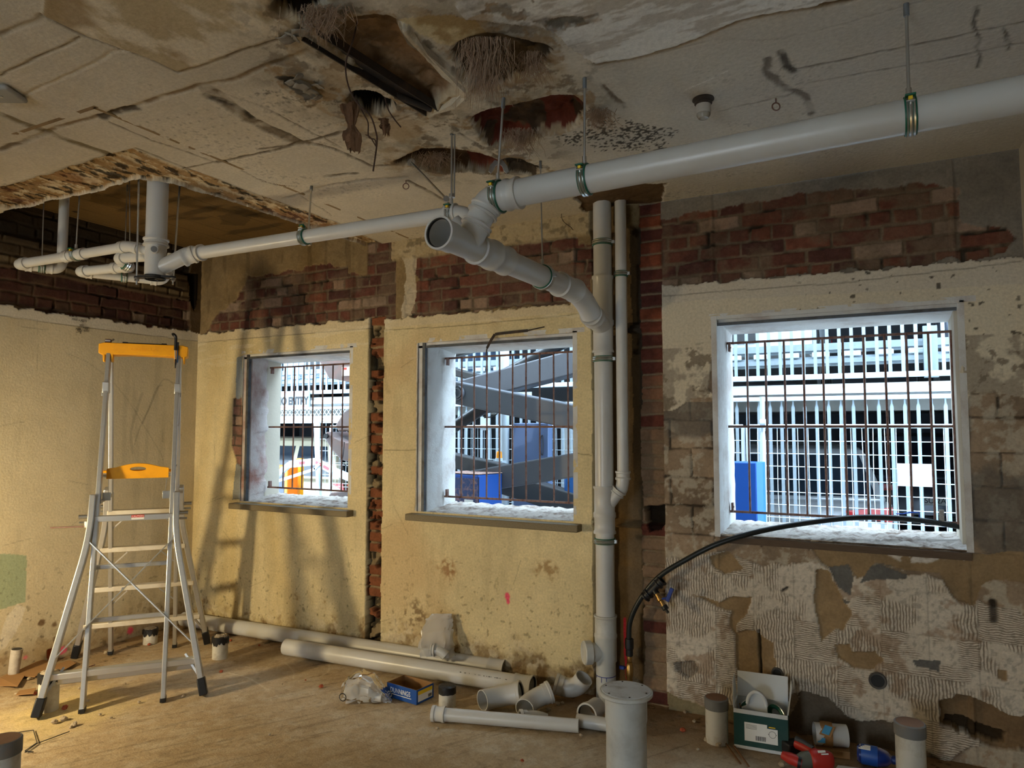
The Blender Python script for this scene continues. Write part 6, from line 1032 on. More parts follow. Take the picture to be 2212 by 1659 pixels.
def rag(lb_, px0, py0, px1, py1, w0, w1, seed, m=RAG, name='hanging_rag'):
    o = HZ(px0, py0, HC+0.01); dp = float((o-CAM)@FWD); a, b_ = V3(AT(px0, py0, dp)), V3(AT(px1, py1, dp)); t = thing(name, lb_, 'rag', a); bm = BM(); rr_ = random.Random(seed); rows = []; nu, nv = 22, 18
    for j in range(nv+1):
        f = j/nv; c = (b_-a)*f; w = (w0*(1-f)+w1*f)*(1+0.25*math.sin(f*9+seed)-0.45*math.exp(-((f-0.55)/0.1)**2)); rows.append([bm.verts.new(c+Vector(RT)*(w*(math.cos(2*math.pi*k/nu)+0.2*math.sin(3*k+5*f)))-Vector(_fw)*(w*0.5*(math.sin(2*math.pi*k/nu)+0.35*math.sin(5*k+4*f)))+Vector((0, 0, rr_.uniform(-0.008, 0.008)-0.03*(j == nv)*rr_.random()))) for k in range(nu)])
    for A, B in zip(rows, rows[1:]):
        for k in range(nu): bm.faces.new((A[k], A[(k+1) % nu], B[(k+1) % nu], B[k]))
    obj('cloth', bm, m, t)
rag('brown twisted rag hanging from the ceiling hole, left of the wires', 754, 222, 764, 318, 0.028, 0.03, 1); rag('short dark rag end hanging from the hole right of the wires', 828, 252, 834, 282, 0.022, 0.018, 2)
a, b_ = V3(HZ(668, 70, HC)), V3(HZ(935, 238, HC)); t = thing('steel_channel', 'dark steel channel lying diagonally across the big ceiling hole', 'beam', a+Vector((0, 0, -0.005))); d = b_-a; sdx = d.cross(Vector((0, 0, 1))).normalized(); DST = mat('dark_old_steel', (58, 52, 48), 0.7, 0.4, var=0.3, dirt=(96, 74, 56), damt=0.7); bm = BM(); bar(bm, Vector((0, 0, 0.02)), d+Vector((0, 0, 0.02)), 0.075, 0.004)
for s in (-1, 1): bar(bm, sdx*(0.036*s)+Vector((0, 0, 0.005)), d+sdx*(0.036*s)+Vector((0, 0, 0.005)), 0.005, 0.035)
obj('channel', bm, DST, t); bm = BM(); tube(bm, V3(HZ(855, 204, HC))-t.location+Vector((0, 0, -0.004)), V3(HZ(930, 234, HC))-t.location+Vector((0, 0, -0.004)), 0.013, open_a=True, seg=16, depth=0.05); obj('conduit', bm, DST, t)
FIB = mat('plaster_fibres', (150, 126, 104), 0.95, var=0.35)
def fibres(lb_, px, py, w, h, n, seed):
    o = V3(HZ(px, py, HC)); dp = float((np.array(o)-CAM)@FWD); bm = BM(); rr_ = random.Random(seed)
    for k in range(n):
        a = V3(AT(px+rr_.gauss(0, w), py+rr_.uniform(-6, 10), dp+rr_.uniform(-0.05, 0.05)))-o; a.z = min(0.02, max(-0.02, a.z)); l = h*rr_.uniform(0.25, 1); q = [a+Vector((0.012*math.sin(s*3+k)*s*3, 0.012*math.cos(s*2.2+k*2)*s*3, -l*s+0.01)) for s in (0, 0.33, 0.66, 1.0)]; sweep(bm, q, [0.0012, 0.001, 0.0008, 0.0004], 3, cap=False)
    b2 = tag(obj('hanging_fibres', bm, FIB), lb_, 'fibres', None, 'stuff'); b2.location = o
fibres('thick beard of pale plaster fibres hanging right of the big ceiling hole', 1048, 90, 22, 0.24, 420, 1); fibres('wispy fibres hanging at the rim of the dark hole at the top edge', 700, 20, 26, 0.12, 200, 2); fibres('brown fibres hanging from the brick-lined ceiling hole by the rods', 1125, 285, 18, 0.13, 200, 3); fibres('curly brown fibres in the ceiling gap behind the two rods', 935, 335, 18, 0.08, 180, 4); fibres('brown fibres hanging beside the rod over the large pipe', 1290, 240, 12, 0.10, 160, 5); fibres('grey fibres dangling at the right end of the fibre beard', 1145, 120, 14, 0.13, 150, 6)
rr2 = random.Random(3)
for i, (px, py, s) in enumerate(((640, 160, 1.0), (652, 178, 1.2), (670, 190, 1.0), (682, 205, 0.9), (650, 60, 1.3), (633, 70, 1.0), (618, 78, 1.1), (660, 45, 0.9), (690, 180, 0.8), (630, 172, 0.8))):
    p = HZ(px, py, HC); bm = BM(); n = 5; g = [[bm.verts.new(((u-2)*0.011*s, (v-2)*0.011*s, -0.006-0.006*s*abs(math.sin(u*0.9+i))-0.010*s*(v/4.0)**2-0.004*rr2.random())) for v in range(n)] for u in range(n)]
    for u in range(n-1):
        for v in range(n-1): bm.faces.new((g[u][v], g[u][v+1], g[u+1][v+1], g[u+1][v]))
    b2 = tag(obj('paint_flake', bm, mat('grey_paint_flake', (138, 132, 122), 0.9, var=0.2) if 'grey_paint_flake' not in MATS else MATS['grey_paint_flake']), 'curled grey flake of old paint peeling from the ceiling', 'paint flake', 'peeling paint flakes on the ceiling'); b2.location = (p[0], p[1], HC); b2.rotation_euler = (rr2.uniform(-0.3, 0.3), rr2.uniform(-0.3, 0.3), rr2.uniform(0, 6.28)); sm = b2.modifiers.new('s', 'SOLIDIFY'); sm.thickness = 0.002
for i, (q, lb_) in enumerate((([(862, 48), (880, 78), (915, 118), (955, 158), (1005, 188), (1012, 182), (968, 145), (925, 103), (892, 66)], 'long torn strip of white plaster along the right rim of the big hole'), ([(930, 243), (975, 213), (1012, 186), (1018, 194), (982, 222), (938, 247)], 'torn strip of white plaster at the lower tip of the big hole'))):
    P = [V3(HZ(x, y, HC)) for x, y in q]; o = sum(P, Vector())/len(P); bm = BM(); prism(bm, [p-o+Vector((0, 0, -0.015-0.015*math.sin(k*2.1))) for k, p in enumerate(P)], (0, 0, 0.03)); b2 = tag(obj('plaster_strip', bm, mat('torn_plaster', (196, 186, 166), 0.95, var=0.2, bump=0.6, bscale=50) if 'torn_plaster' not in MATS else MATS['torn_plaster'], None, smooth=False), lb_, 'plaster'); b2.location = o
P = [V3(HY(1214, 470, -0.03)), V3(HY(1212, 452, -0.06)), V3(HY(1224, 448, -0.07)), V3(HY(1240, 440, -0.03))]; P = [V3(HY(x, y, d)) for x, y, d in ((1236, 442, -0.02), (1222, 447, -0.05), (1213, 462, -0.06), (1217, 478, -0.05), (1232, 490, -0.05), (1238, 497, -0.03))]; o = P[0].copy(); bm = BM(); sweep(bm, [p-o for p in spline(P, 6)], 0.002, 6); b2 = tag(obj('wire_loop', bm, WIRE), 'small loop of rusty wire on the wall left of the thick vertical pipe', 'wire'); b2.location = o
P = [V3(HY(x, y, d)) for x, y, d in ((1176, 706, -0.012), (1140, 714, -0.02), (1085, 720, -0.02), (1069, 722, -0.02), (1060, 736, -0.03), (1052, 752, -0.03), (1050, 768, -0.02))]; o = P[0].copy(); bm = BM()
for a, b_ in zip(P, P[1:]): bar(bm, a-o, b_-o, 0.002, 0.018 if a is not P[0] else 0.008, (0, 0, 1))
b2 = tag(obj('hanging_strip', bm, DST, None, smooth=False), 'dark bent strip hanging from the head of the middle window', 'strip'); b2.location = o
p = HZ(4, 196, HC); t = thing('ceiling_plate', 'grey rounded cover plate on the ceiling at the left edge of the photo', 'cover plate', (p[0], p[1], HC-0.001)); bm = BM(); box(bm, (0, 0, -0.012), (0.13, 0.13, 0.022), Euler((0, 0, 0.5))); obj('plate', bm, mat('grey_cover', (150, 148, 140), 0.6), t, bevel=0.01); bm = BM(); lathe(bm, [(0, -0.026), (0.006, -0.026), (0.006, -0.022)], (0, 0, 0), (0, 0, 1), 10); obj('screw', bm, ZINC, t)
# pen sums on the left wall
tt = (('3000 x 4510', 170, 691.5, 0.022), ('150', 176, 694.5, 0.018), ('450', 175, 703, 0.02), ('3000', 167.5, 710.5, 0.02), ('450', 170, 714, 0.022), ('8', 173, 719.2, 0.02), ('4500', 184, 708.5, 0.02), ('150', 185, 711.5, 0.018), ('4350', 185.5, 715.5, 0.02))
for s_, px, py, sz in tt: p = HX(px, py, 0); text_mesh('pen_note', s_, sz, plane_M((0.006, p[1], p[2]), (0, 1, 0), (0, 0, 1)), INK, WL, ext=0.0003)
p0, p1 = HX(163.5, 718.3, 0.006), HX(176, 716.3, 0.006); bm = BM(); sweep(bm, [p0, p1], 0.0012, 6); obj('pen_line', bm, INK, WL)
# ================================================================== window grilles
for i, (a, bb, nb) in enumerate(((0.56, 1.66, 8), (2.31, 3.46, 11), (4.31, 5.52, 11))):
    x0 = [0.739, 2.464, 4.444][i]; lbl = ['rusty bar grille in the small left window', 'rusty bar grille in the middle window', 'rusty bar grille in the wide right window'][i]; yb = 0.275
    t = thing('window_grille', lbl, 'window bars', ((a+bb)/2, yb, 1.1)); O = t.location
    for z in (2.112, 1.610, 1.106): bm = BM(); bar(bm, Vector((a, yb, z))-O, Vector((bb, yb, z))-O, 0.006, 0.014); obj('rail', bm, RUST, t, bevel=0.001)
    k = 0
    while x0+k*0.1035 < bb-0.02: bm = BM(); x = x0+k*0.1035; sweep(bm, [Vector((x, yb-0.004, 1.10 if not (i == 2 and k == 9) else 1.108))-O, Vector((x+0.002*math.sin(k), yb-0.004, 1.6))-O, Vector((x, yb-0.004, 2.115))-O], 0.0062, 8); obj('bar', bm, RUST, t); k += 1
    for z in (2.112, 1.106): bm = BM(); box(bm, Vector((a+0.035, yb-0.006, z-0.025*(1 if z > 2 else -1)))-O, (0.012, 0.03, 0.055)); lathe(bm, [(0, 0), (0.007, 0), (0.005, 0.004), (0, 0.004)], Vector((a+0.042, yb-0.022, z-0.03*(1 if z > 2 else -1)))-O, (0, -1, 0), 8); obj('bracket', bm, RUST, t, bevel=0.001)
p = HY(2034, 1115, 0.262); bm = BM(); lathe(bm, [(0.011, -0.03)]+[(0.011+0.002*(k % 2), -0.03+0.004*k) for k in range(16)]+[(0.011, 0.034), (0.008, 0.034), (0.008, -0.03)], (0, 0, 0), (0, 0, 1), 14, closed=True); o = tag(obj('foam_sleeve', bm, mat('grey_foam', (150, 146, 140), 0.9)), 'short ribbed grey sleeve on the last bar of the right window', 'sleeve'); o.location = p
P = [V3(HY(x, y, 0.262)) for x, y in ((1936, 1110), (1950, 1110), (1965, 1107), (1985, 1107), (1986, 1118), (1984, 1128))]; bm = BM(); o = P[0].copy(); sweep(bm, [q-o for q in P], [0.003, 0.002, 0.004, 0.003, 0.002, 0.004], 8); b2 = tag(obj('blue_tie', bm, mat('blue_rope', (40, 100, 220), 0.6)), 'blue cord tied to the hose at the right window bars', 'cord'); b2.location = o
# ================================================================== street and car park outside
ASPH = mat('pale_asphalt', (170, 170, 168), 0.95, var=0.2, vscale=60); CONCW = mat('white_concrete', (178, 182, 184), 0.85, var=0.1, vscale=6, dirt=(150, 148, 140), damt=0.5); CONG = mat('grey_concrete', (120, 120, 116), 0.9, var=0.15); DARKW = mat('dark_car_park_wall', (52, 56, 62), 0.9, var=0.2, vscale=2)
WHITEST = mat('white_painted_steel', (176, 190, 200), 0.5, var=0.03); BOOMG = mat('grey_boom_paint', (84, 88, 96), 0.45, var=0.06); BOOMD = mat('dark_boom_paint', (46, 50, 54), 0.5, var=0.1); MAUVE = mat('mauve_grey_paint', (112, 98, 96), 0.55, var=0.08, dirt=(150, 96, 80), dscale=5, damt=0.5); BLUEP = mat('blue_machine_paint', (10, 74, 160), 0.4, var=0.05); CHROME = mat('chrome_rod', (190, 200, 214), 0.15, 1.0)
b = BM(); box(b, (0, 9.0, -0.2), (40, 17.2, 0.2)); struct(obj('floor', b, ASPH, smooth=False))
cp = bpy.data.objects.new('car_park', None); COL.objects.link(cp); tag(cp, 'open two-level concrete car park across the lane outside the windows', 'building')
def cpp(name, m, fn, **k): bm = BM(); fn(bm); return obj(name, bm, m, cp, smooth=False, **k)
FY = 2.2
cpp('upper_deck', CONG, lambda b: box(b, (-1, 7.4, 1.935), (20, 10.2, 0.06))); cpp('deck_edge', CONCW, lambda b: (box(b, (-1, 2.26, 1.945), (20, 0.10, 0.035)), box(b, (-1, 2.24, 1.905), (20, 0.14, 0.045)), box(b, (-1, 2.30, 1.872), (20, 0.1, 0.02)))); cpp('deck_beam', CONG, lambda b: box(b, (-1, 2.9, 1.83), (20, 0.3, 0.15)))
cpp('top_deck', CONG, lambda b: box(b, (-1, 8.0, 4.6), (20, 11, 0.3))); cpp('back_wall', DARKW, lambda b: box(b, (-1, 12.6, 2.4), (20, 0.2, 5.2))); cpp('side_wall', DARKW, lambda b: box(b, (9.0, 7.6, 2.4), (0.2, 10.0, 5.2))); cpp('side_wall', DARKW, lambda b: box(b, (-11.0, 7.6, 2.4), (0.2, 10.0, 5.2)))
cpp('plinth', CONCW, lambda b: box(b, (3.6, 2.3, 0.30), (5.6, 0.16, 0.74))); 
for x in (1.52, -7.4): cpp('column', CONCW, lambda b: box(b, (x, 5.0, 1.0), (0.4, 0.4, 2.0)))
for z in (2.185, 2.30): cpp('crash_rail', GALV, lambda b: (bar(b, (-11, 2.62, z), (8.9, 2.62, z), 0.045, 0.085), bar(b, (-11, 2.585, z), (8.9, 2.585, z), 0.03, 0.04)))
for k in range(40): cpp('rail_spacer', WHITEST, lambda b: box(b, (-3.6+0.245*k, 2.57, 2.242), (0.14, 0.02, 0.045)), bevel=0.008)
cpp('rail_post', GALV, lambda b: box(b, (HY(2010, 760, 2.5)[0], 2.5, 2.22), (0.10, 0.06, 0.42)))
# picket balustrades
def fence(name, lb_, x0, x1, z0, z1, tops, n, y=FY):
    t = thing(name, lb_, 'fence', ((x0+x1)/2, y, z0)); O = t.location
    bm = BM(); box(bm, (0, 0, 0.018), (x1-x0, 0.055, 0.042)); obj('bottom_rail', bm, WHITEST, t, bevel=0.004)
    if tops: bm = BM(); box(bm, (0, 0.0, z1-z0+0.045), (x1-x0, 0.06, 0.035)); obj('top_rail', bm, WHITEST, t, bevel=0.004)
    bm = BM(); w = 0.026; h = z1-z0
    if tops: prism(bm, [(-w/2, -0.006, 0.03), (w/2, -0.006, 0.03), (w/2, -0.006, h-0.03), (w/4, -0.006, h-0.008), (-w/4, -0.006, h-0.008), (-w/2, -0.006, h-0.03)], (0, 0.012, 0)); box(bm, (0, 0, h+0.01), (0.012, 0.008, 0.06))
    else: prism(bm, [(-w/2, -0.006, 0.03), (w/2, -0.006, 0.03), (w/2, -0.006, h), (-w/2, -0.006, h)], (0, 0.012, 0))
    me = None; stp = (x1-x0)/n
    for k in range(n):
        x = x0+stp*(k+0.5)-O.x
        if me is None: o = obj('picket', bm, GALV, t, smooth=False); me = o.data
        else: o = bpy.data.objects.new('picket', me); link(o, t)
        o.location = (x, 0, 0)
    return t
sp_ = 0.0905; fence('picket_fence', 'upper row of galvanised steel pickets above the bright deck edge', 6.2-sp_*98, 6.2, 2.005, 3.0, False, 98); fence('picket_fence', 'lower row of galvanised steel pickets below the bright deck edge', 6.2-sp_*58, 6.2, 0.70, 1.80, True, 58)
def mesh_panel(lb_, x0, x1, y0, y1, z0, z1, dx=0.075, dz=0.1):
    a, b_ = Vector((x0, y0, z0)), Vector((x1, y1, z0)); t = thing('temporary_fence', lb_, 'fence', a); d = b_-a; L_ = d.length; d.normalize(); h = z1-z0; bm = BM()
    for q in (0, L_): sweep(bm, [d*q, d*q+Vector((0, 0, h))], 0.016, 10)
    for z in (0.0, h): sweep(bm, [Vector((0, 0, z)), d*L_+Vector((0, 0, z))], 0.016, 10)
    obj('frame', bm, WHITEST, t); bm = BM(); n = int(L_/dx); rr_ = random.Random(int(x0*100))
    for k in range(1, n): w = rr_.uniform(-0.012, 0.012); sweep(bm, [d*(dx*k), d*(dx*k+w)+Vector((0, 0, h*0.35)), d*(dx*k-w*0.6)+Vector((0, 0, h*0.7)), d*(dx*k)+Vector((0, 0, h))], 0.0027, 4, cap=False)
    z = dz
    while z < h-0.02: sweep(bm, [Vector((0, 0, z)), d*L_+Vector((0, 0, z))], 0.003, 4, cap=False); z += dz
    obj('wire_mesh', bm, WHITEST, t)
mesh_panel('white wire mesh fence panel outside the wide window, right of the coupler post', 4.21, 6.6, 1.85, 1.80, 0.0, 1.615); mesh_panel('white wire mesh fence panel outside the wide window, left of the coupler post', 2.0, 4.17, 1.85, 1.87, 0.0, 1.615); mesh_panel('white wire mesh fence panel behind the grey booms outside the middle window', -0.2, 1.96, 1.9, 1.88, 0.0, 1.615); mesh_panel('white wire mesh panel behind the bent barrier arm outside the left window', HY(688, 1000, 1.9)[0], HY(688, 1000, 1.9)[0]+1.2, 1.9, 2.05, -0.08, 1.68, 0.09, 0.13)
a, b_ = V3(HY(683, 905, 1.8)), V3(HY(690, 1088, 1.6)); bm = BM(); bar(bm, Vector((0, 0, 0)), V3(HY(694, 1180, 1.5))-a, 0.04, 0.04, (0, 1, 0)); o = tag(obj('fence_post', bm, WHITEST, None, smooth=False), 'slanting white fence post outside the left window', 'post'); o.location = a
p = HY(1090, 900, 1.72); bm = BM(); sweep(bm, [(0, 0, -0.1-p[2]+0.0), (0, 0, 2.6-p[2])], 0.044, 20); o = tag(obj('white_post', bm, WHITEST), 'thick white round post outside the middle window', 'post'); o.location = p
p = HY(1048, 915, 1.885); bm = BM(); box(bm, (0, 0, 0), (0.10, 0.01, 0.13)); o = tag(obj('notice_board', bm, WHITEST, None, smooth=False), 'small white notice on the mesh fence outside the middle window', 'sign'); o.location = p
a, b_ = HY(1938, 1001, 1.78), HY(2014, 1052, 1.78); bm = BM(); c = (a+b_)/2; box(bm, (0, 0, 0), (b_[0]-a[0], 0.006, a[2]-b_[2])); o = tag(obj('notice_sheet', bm, WHITEST, None, smooth=False), 'bright white notice sheet hung on the mesh outside the wide window', 'sign'); o.location = c; bm = BM()
for x, z, w in ((-0.04, 0.045, 0.02), (0.03, 0.045, 0.012), (-0.035, 0.0, 0.03), (0.04, 0.0, 0.03), (-0.03, -0.055, 0.008), (0.03, -0.055, 0.008)): box(bm, (x, -0.0042, z), (w, 0.002, 0.003))
obj('small_print', bm, mat('grey_print', (150, 156, 160), 0.8), o, smooth=False)['kind'] = 'stuff'
# ------------------------------------------------------------------ entry sign and lattice over the car park entrance
y_ = 2.14; a, b_ = HY(560, 848, y_), HY(668, 880, y_); t = thing('entry_sign', 'white NO ENTRY board with red border seen through the left window', 'sign', ((a[0]+b_[0])/2, y_, (a[2]+b_[2])/2)); w_, h_ = b_[0]-a[0], 0.20; bm = BM(); box(bm, (0, 0, 0), (w_, 0.02, h_)); obj('board', bm, mat('sign_board_white', (140, 158, 172), 0.6, var=0.03), t, smooth=False)
for z in (h_/2-0.012, -h_/2+0.012): bm = BM(); box(bm, (0, -0.0112, z), (w_, 0.002, 0.006)); obj('red_border', bm, mat('red_line', (216, 60, 50), 0.6) if 'red_line' not in MATS else MATS['red_line'], t, smooth=False)
pn = HY(631, 867, y_-0.012); text_mesh('sign_text', 'NO ENTRY', 0.125, plane_M((pn[0]-t.location.x, -0.0125, pn[2]-t.location.z), (1, 0, 0), (0, 0, 1)), INK, t, sx=0.80, off=0.006)
y2 = 2.16; zt, zb = HY(665, 884, y2)[2], HY(665, 898, y2)[2]; t = thing('lattice_panel', 'white diamond lattice strip under the NO ENTRY board', 'lattice', (-0.9, y2, zb)); h_ = zt-zb; bm = BM(); n = 46
for k in range(-1, n): x = -1.4+0.06*k; bar(bm, (x, 0, 0), (x+0.06, 0, h_), 0.006, 0.008, (0, 1, 0)); bar(bm, (x+0.06, 0.004, 0), (x, 0.004, h_), 0.006, 0.008, (0, 1, 0))
obj('lattice', bm, WHITEST, t, smooth=False); bm = BM(); box(bm, (0, 0, h_+0.012), (2.9, 0.03, 0.03)); obj('top_rail', bm, WHITEST, t); bm = BM(); box(bm, (0, 0, -0.045), (2.9, 0.05, 0.085)); obj('lower_beam', bm, CONCW, t)
bm = BM()
for k in range(44): prism(bm, [(-1.4+0.065*k, -0.0255, -0.05), (-1.385+0.065*k, -0.0255, -0.05), (-1.365+0.065*k, -0.0255, -0.03), (-1.38+0.065*k, -0.0255, -0.03)], (0, -0.001, 0))
obj('perforation', bm, mat('grey_slot', (120, 128, 132), 0.8), t, smooth=False)['kind'] = 'stuff'
# ------------------------------------------------------------------ barrier
OR2 = mat('orange_cabinet', (226, 110, 14), 0.5); a, b_ = HY(582, 1005, 1.75), HY(626, 1005, 1.75); t = thing('barrier_gate', 'orange car park barrier with a bent white arm outside the left window', 'barrier', ((a[0]+b_[0])/2, 1.8, -0.1)); O = t.location; w_ = b_[0]-a[0]
bm = BM(); h_ = a[2]+0.1; box(bm, (0, 0, h_/2), (w_, 0.16, h_)); obj('cabinet', bm, OR2, t, bevel=0.01); bm = BM(); box(bm, (0.045, -0.081, h_-0.33), (w_*0.42, 0.006, 0.52)); pn_ = obj('front_panel', bm, mat('navy_panel', (44, 52, 66), 0.4), t, bevel=0.003)
for k in range(3): bm = BM(); lathe(bm, [(0.016, 0), (0.026, 0), (0.026, 0.003), (0.016, 0.003)], (0.035, -0.084, h_-0.36-0.065*k), (0, -1, 0), 18, closed=True); obj('red_ring_symbol', bm, mat('red_ring', (226, 70, 74), 0.5) if 'red_ring' not in MATS else MATS['red_ring'], pn_)
A = [V3(HY(x, y, 1.58))-O for x, y in ((592, 1033), (626, 1003), (683, 997), (722, 1018), (775, 1040))]
for i, (p, q) in enumerate(zip(A, A[1:])): bm = BM(); bar(bm, p, q, 0.04, 0.075 if i else 0.06, (0, 0, 1)); obj('arm', bm, WHITEST if i else mat('pale_blue_steel', (170, 196, 222), 0.5), t, bevel=0.006)
for f, s in ((0.52, 1), (0.2, 2), (0.62, 2)):
    p = A[s].lerp(A[s+1], f); d = (A[s+1]-A[s]).normalized(); bm = BM(); bar(bm, p-d*0.04+Vector((0, -0.022, 0)), p+d*0.04+Vector((0, -0.022, 0)), 0.002, 0.03, (0, 0, 1)); obj('red_reflector', bm, mat('red_reflector', (226, 40, 50), 0.4) if 'red_reflector' not in MATS else MATS['red_reflector'], t, smooth=False)
bm = BM(); bar(bm, V3(HY(604, 1038, 1.55))-O, V3(HY(682, 1013, 1.55))-O, 0.02, 0.03); bar(bm, V3(HY(680, 1014, 1.55))-O, V3(HY(690, 1002, 1.55))-O, 0.02, 0.03); obj('strut', bm, WHITEST, t)
a = HY(648, 990, 2.0); bm = BM(); box(bm, (0, 0, (a[2]+0.1)/2), (0.075, 0.06, a[2]+0.1)); o = tag(obj('bollard', bm, mat('bollard_yellow', (226, 150, 10), 0.5), None, bevel=0.01), 'square yellow bollard beside the orange barrier cabinet', 'bollard'); o.location = (a[0], 2.0, -0.1)
# ------------------------------------------------------------------ boom lift: booms seen through the middle and left windows
t = thing('boom_lift', 'grey and blue boom lift machine parked right outside the middle window', 'boom lift', (*HY(1035, 1060, 1.0)[:2], -0.1)); O = t.location
def boom(name, p, q, y0, w, h, m): 
    bm = BM(); bar(bm, V3(HY(*p, y0))-O, V3(HY(*q, y0))-O, w, h, (0, 0, 1)); return obj(name, bm, m, t, smooth=False, bevel=0.012)
boom('boom', (940, 838), (1300, 912), 0.95, 0.20, 0.185, BOOMG); boom('boom', (1000, 848), (1330, 762), 1.30, 0.18, 0.20, BOOMG); boom('boom', (930, 790), (1110, 836), 1.5, 0.14, 0.07, BOOMD); boom('boom', (960, 772), (1080, 738), 1.5, 0.10, 0.06, BOOMD); boom('boom', (940, 985), (1120, 1025), 1.45, 0.14, 0.13, BOOMD); boom('boom', (1010, 1043), (1330, 990), 1.15, 0.18, 0.19, BOOMG); boom('boom', (1050, 1030), (1360, 1125), 1.50, 0.16, 0.19, BOOMD)
bm = BM(); box(bm, V3(HY(1215, 855, 1.6))-O, (0.5, 0.2, 0.10)); obj('bracket', bm, mat('black_steel', (34, 36, 40), 0.6), t, smooth=False); bm = BM(); box(bm, V3(HY(1262, 1045, 1.55))-O, (0.30, 0.2, 0.26)); obj('blue_guard', bm, mat('deep_blue_paint', (20, 72, 130), 0.4), t, bevel=0.02)
for p, q, y0, r_ in (((1085, 812), (1222, 738), 1.35, 0.052), ((965, 932), (1065, 868), 1.15, 0.052)): bm = BM(); sweep(bm, [V3(HY(*p, y0))-O, V3(HY(*q, y0))-O], r_, 20); obj('hydraulic_cylinder', bm, mat('black_cylinder', (30, 33, 37), 0.35) if 'black_cylinder' not in MATS else MATS['black_cylinder'], t)
bm = BM(); sweep(bm, [V3(HY(1222, 738, 1.35))-O, V3(HY(1262, 716, 1.35))-O], 0.026, 16); obj('piston_rod', bm, CHROME, t); bm = BM(); sweep(bm, [p_-O for p_ in spline([V3(HY(x, y, 1.3)) for x, y in ((1108, 800), (1112, 790), (1118, 786), (1128, 788), (1134, 792))], 5)], 0.006, 8); sweep(bm, [p_-O for p_ in spline([V3(HY(x, y, 1.3)) for x, y in ((1040, 898), (1058, 890), (1074, 892), (1064, 900), (1046, 902))], 5)], 0.006, 8); obj('hydraulic_hose', bm, BLK, t)
bm = BM(); c = V3(HY(990, 849, 0.84))-O
for r0, r1 in ((0.045, 0.03), (0.06, 0.052)): lathe(bm, [(r1, 0), (r0, 0), (r0, 0.03), (r1, 0.03)], c, (0, -1, 0), 24, closed=True)
obj('pivot_pin', bm, BOOMG, t)
e = V3(HY(1033, 1060, 0.78)); zt = float(HY(1033, 1026, 0.78)[2]); x0 = HY(940, 1060, 0.78)[0]; d_ = 0.0
for y1 in np.linspace(0.8, 2.0, 60):
    if proj((e.x, y1, 1.2))[0] > 1033: pass
yr = next((float(y1) for y1 in np.linspace(0.8, 2.2, 200) if proj((e.x+0.0, y1, 1.2))[0] <= 0), 1.35)
ang = -0.95; ux = Vector((math.cos(ang+math.pi/2), math.sin(ang+math.pi/2), 0)) if 0 else None
R1 = V3(HY(1085, 1060, 1.05)); L1 = V3(HY(955, 1060, 0.86)); E1 = Vector((e.x, 0.78, 0)); B1 = Vector((L1.x+R1.x-E1.x, L1.y+R1.y-E1.y, 0))
bm = BM(); base = [Vector((v.x, v.y, 0.15)) for v in (E1, R1, B1, L1)]; prism(bm, [v-O for v in base], (0, 0, zt-0.15)); cab = obj('engine_cover', bm, BLUEP, t, smooth=False, bevel=0.012)
bm = BM(); prism(bm, [Vector((v.x, v.y, zt+0.003))-O for v in (E1, R1, B1, L1)], (0, 0, 0.004)); obj('rubble_dust', bm, mat('brick_dust', (190, 160, 150), 0.95, var=0.4, vscale=60, dirt=(150, 90, 70), dscale=50, damt=0.9), cab, smooth=False)
nL = (L1-E1).cross(Vector((0, 0, 1))).normalized(); nL.z = 0
def on(f0, f1, z0, z1, off, P0, P1, m, nm, par, th=0.004):
    n = Vector((P1.y-P0.y, -(P1.x-P0.x), 0)).normalized()
    if n.y > 0: n = -n
    a_ = P0.lerp(P1, f0); b2 = P0.lerp(P1, f1); bm = BM(); prism(bm, [Vector((v.x, v.y, z))-O+n*off for v, z in ((a_, z0), (b2, z0), (b2, z1), (a_, z1))], n*th); return obj(nm, bm, m, par, smooth=False)
on(0.0, 0.95, zt-0.45, zt-0.03, 0.001, E1, L1, mat('navy_side_face', (28, 50, 98), 0.5, var=0.2, dirt=(150, 110, 100), dscale=30, damt=0.7), 'side_panel', cab); on(0.12, 0.35, zt-0.34, zt-0.20, 0.006, E1, L1, PAPER, 'data_plate', cab); on(0.0, 0.02, zt-0.5, zt-0.02, 0.001, E1, R1, BLK, 'door_gap', cab)  # this face of the cover is a darker, dirtier blue
c = V3(HY(1078, 990, 1.55))-O; bm = BM(); lathe(bm, [(0, 0.002), (0.028, 0.002), (0.026, 0.05), (0.02, 0.062), (0, 0.064)], c, (0, 0, 1), 20); obj('beacon', bm, mat('amber_beacon', (255, 150, 10), 0.3), t)['label'] = 'amber warning beacon'; bm = BM(); lathe(bm, [(0, -0.02), (0.034, -0.02), (0.034, 0.002), (0, 0.002)], c, (0, 0, 1), 20); box(bm, c+Vector((0.0, -0.02, -0.035)), (0.12, 0.09, 0.03)); obj('beacon_base', bm, WHITEST, t)
for pts, y0, th, nm in (([(676, 764), (716, 760), (760, 775), (790, 790), (790, 832), (757, 826), (709, 817), (694, 789)], 1.0, 0.30, 'jib_knuckle'), ([(724, 918), (742, 890), (770, 870), (790, 905), (790, 938), (745, 930), (730, 932)], 1.1, 0.25, 'jib_knuckle'), ([(697, 941), (706, 932), (720, 945), (745, 955), (790, 953), (790, 1012), (757, 1000), (735, 993), (716, 972)], 1.0, 0.30, 'jib_knuckle'), ([(696, 1100), (704, 1076), (714, 1064), (745, 1060), (790, 1062), (790, 1110)], 1.0, 0.30, 'jib_knuckle')):
    bm = BM(); prism(bm, [V3(HY(x, y, y0))-O for x, y in pts], (0, th, 0)); obj(nm, bm, MAUVE, t, smooth=False, bevel=0.012)
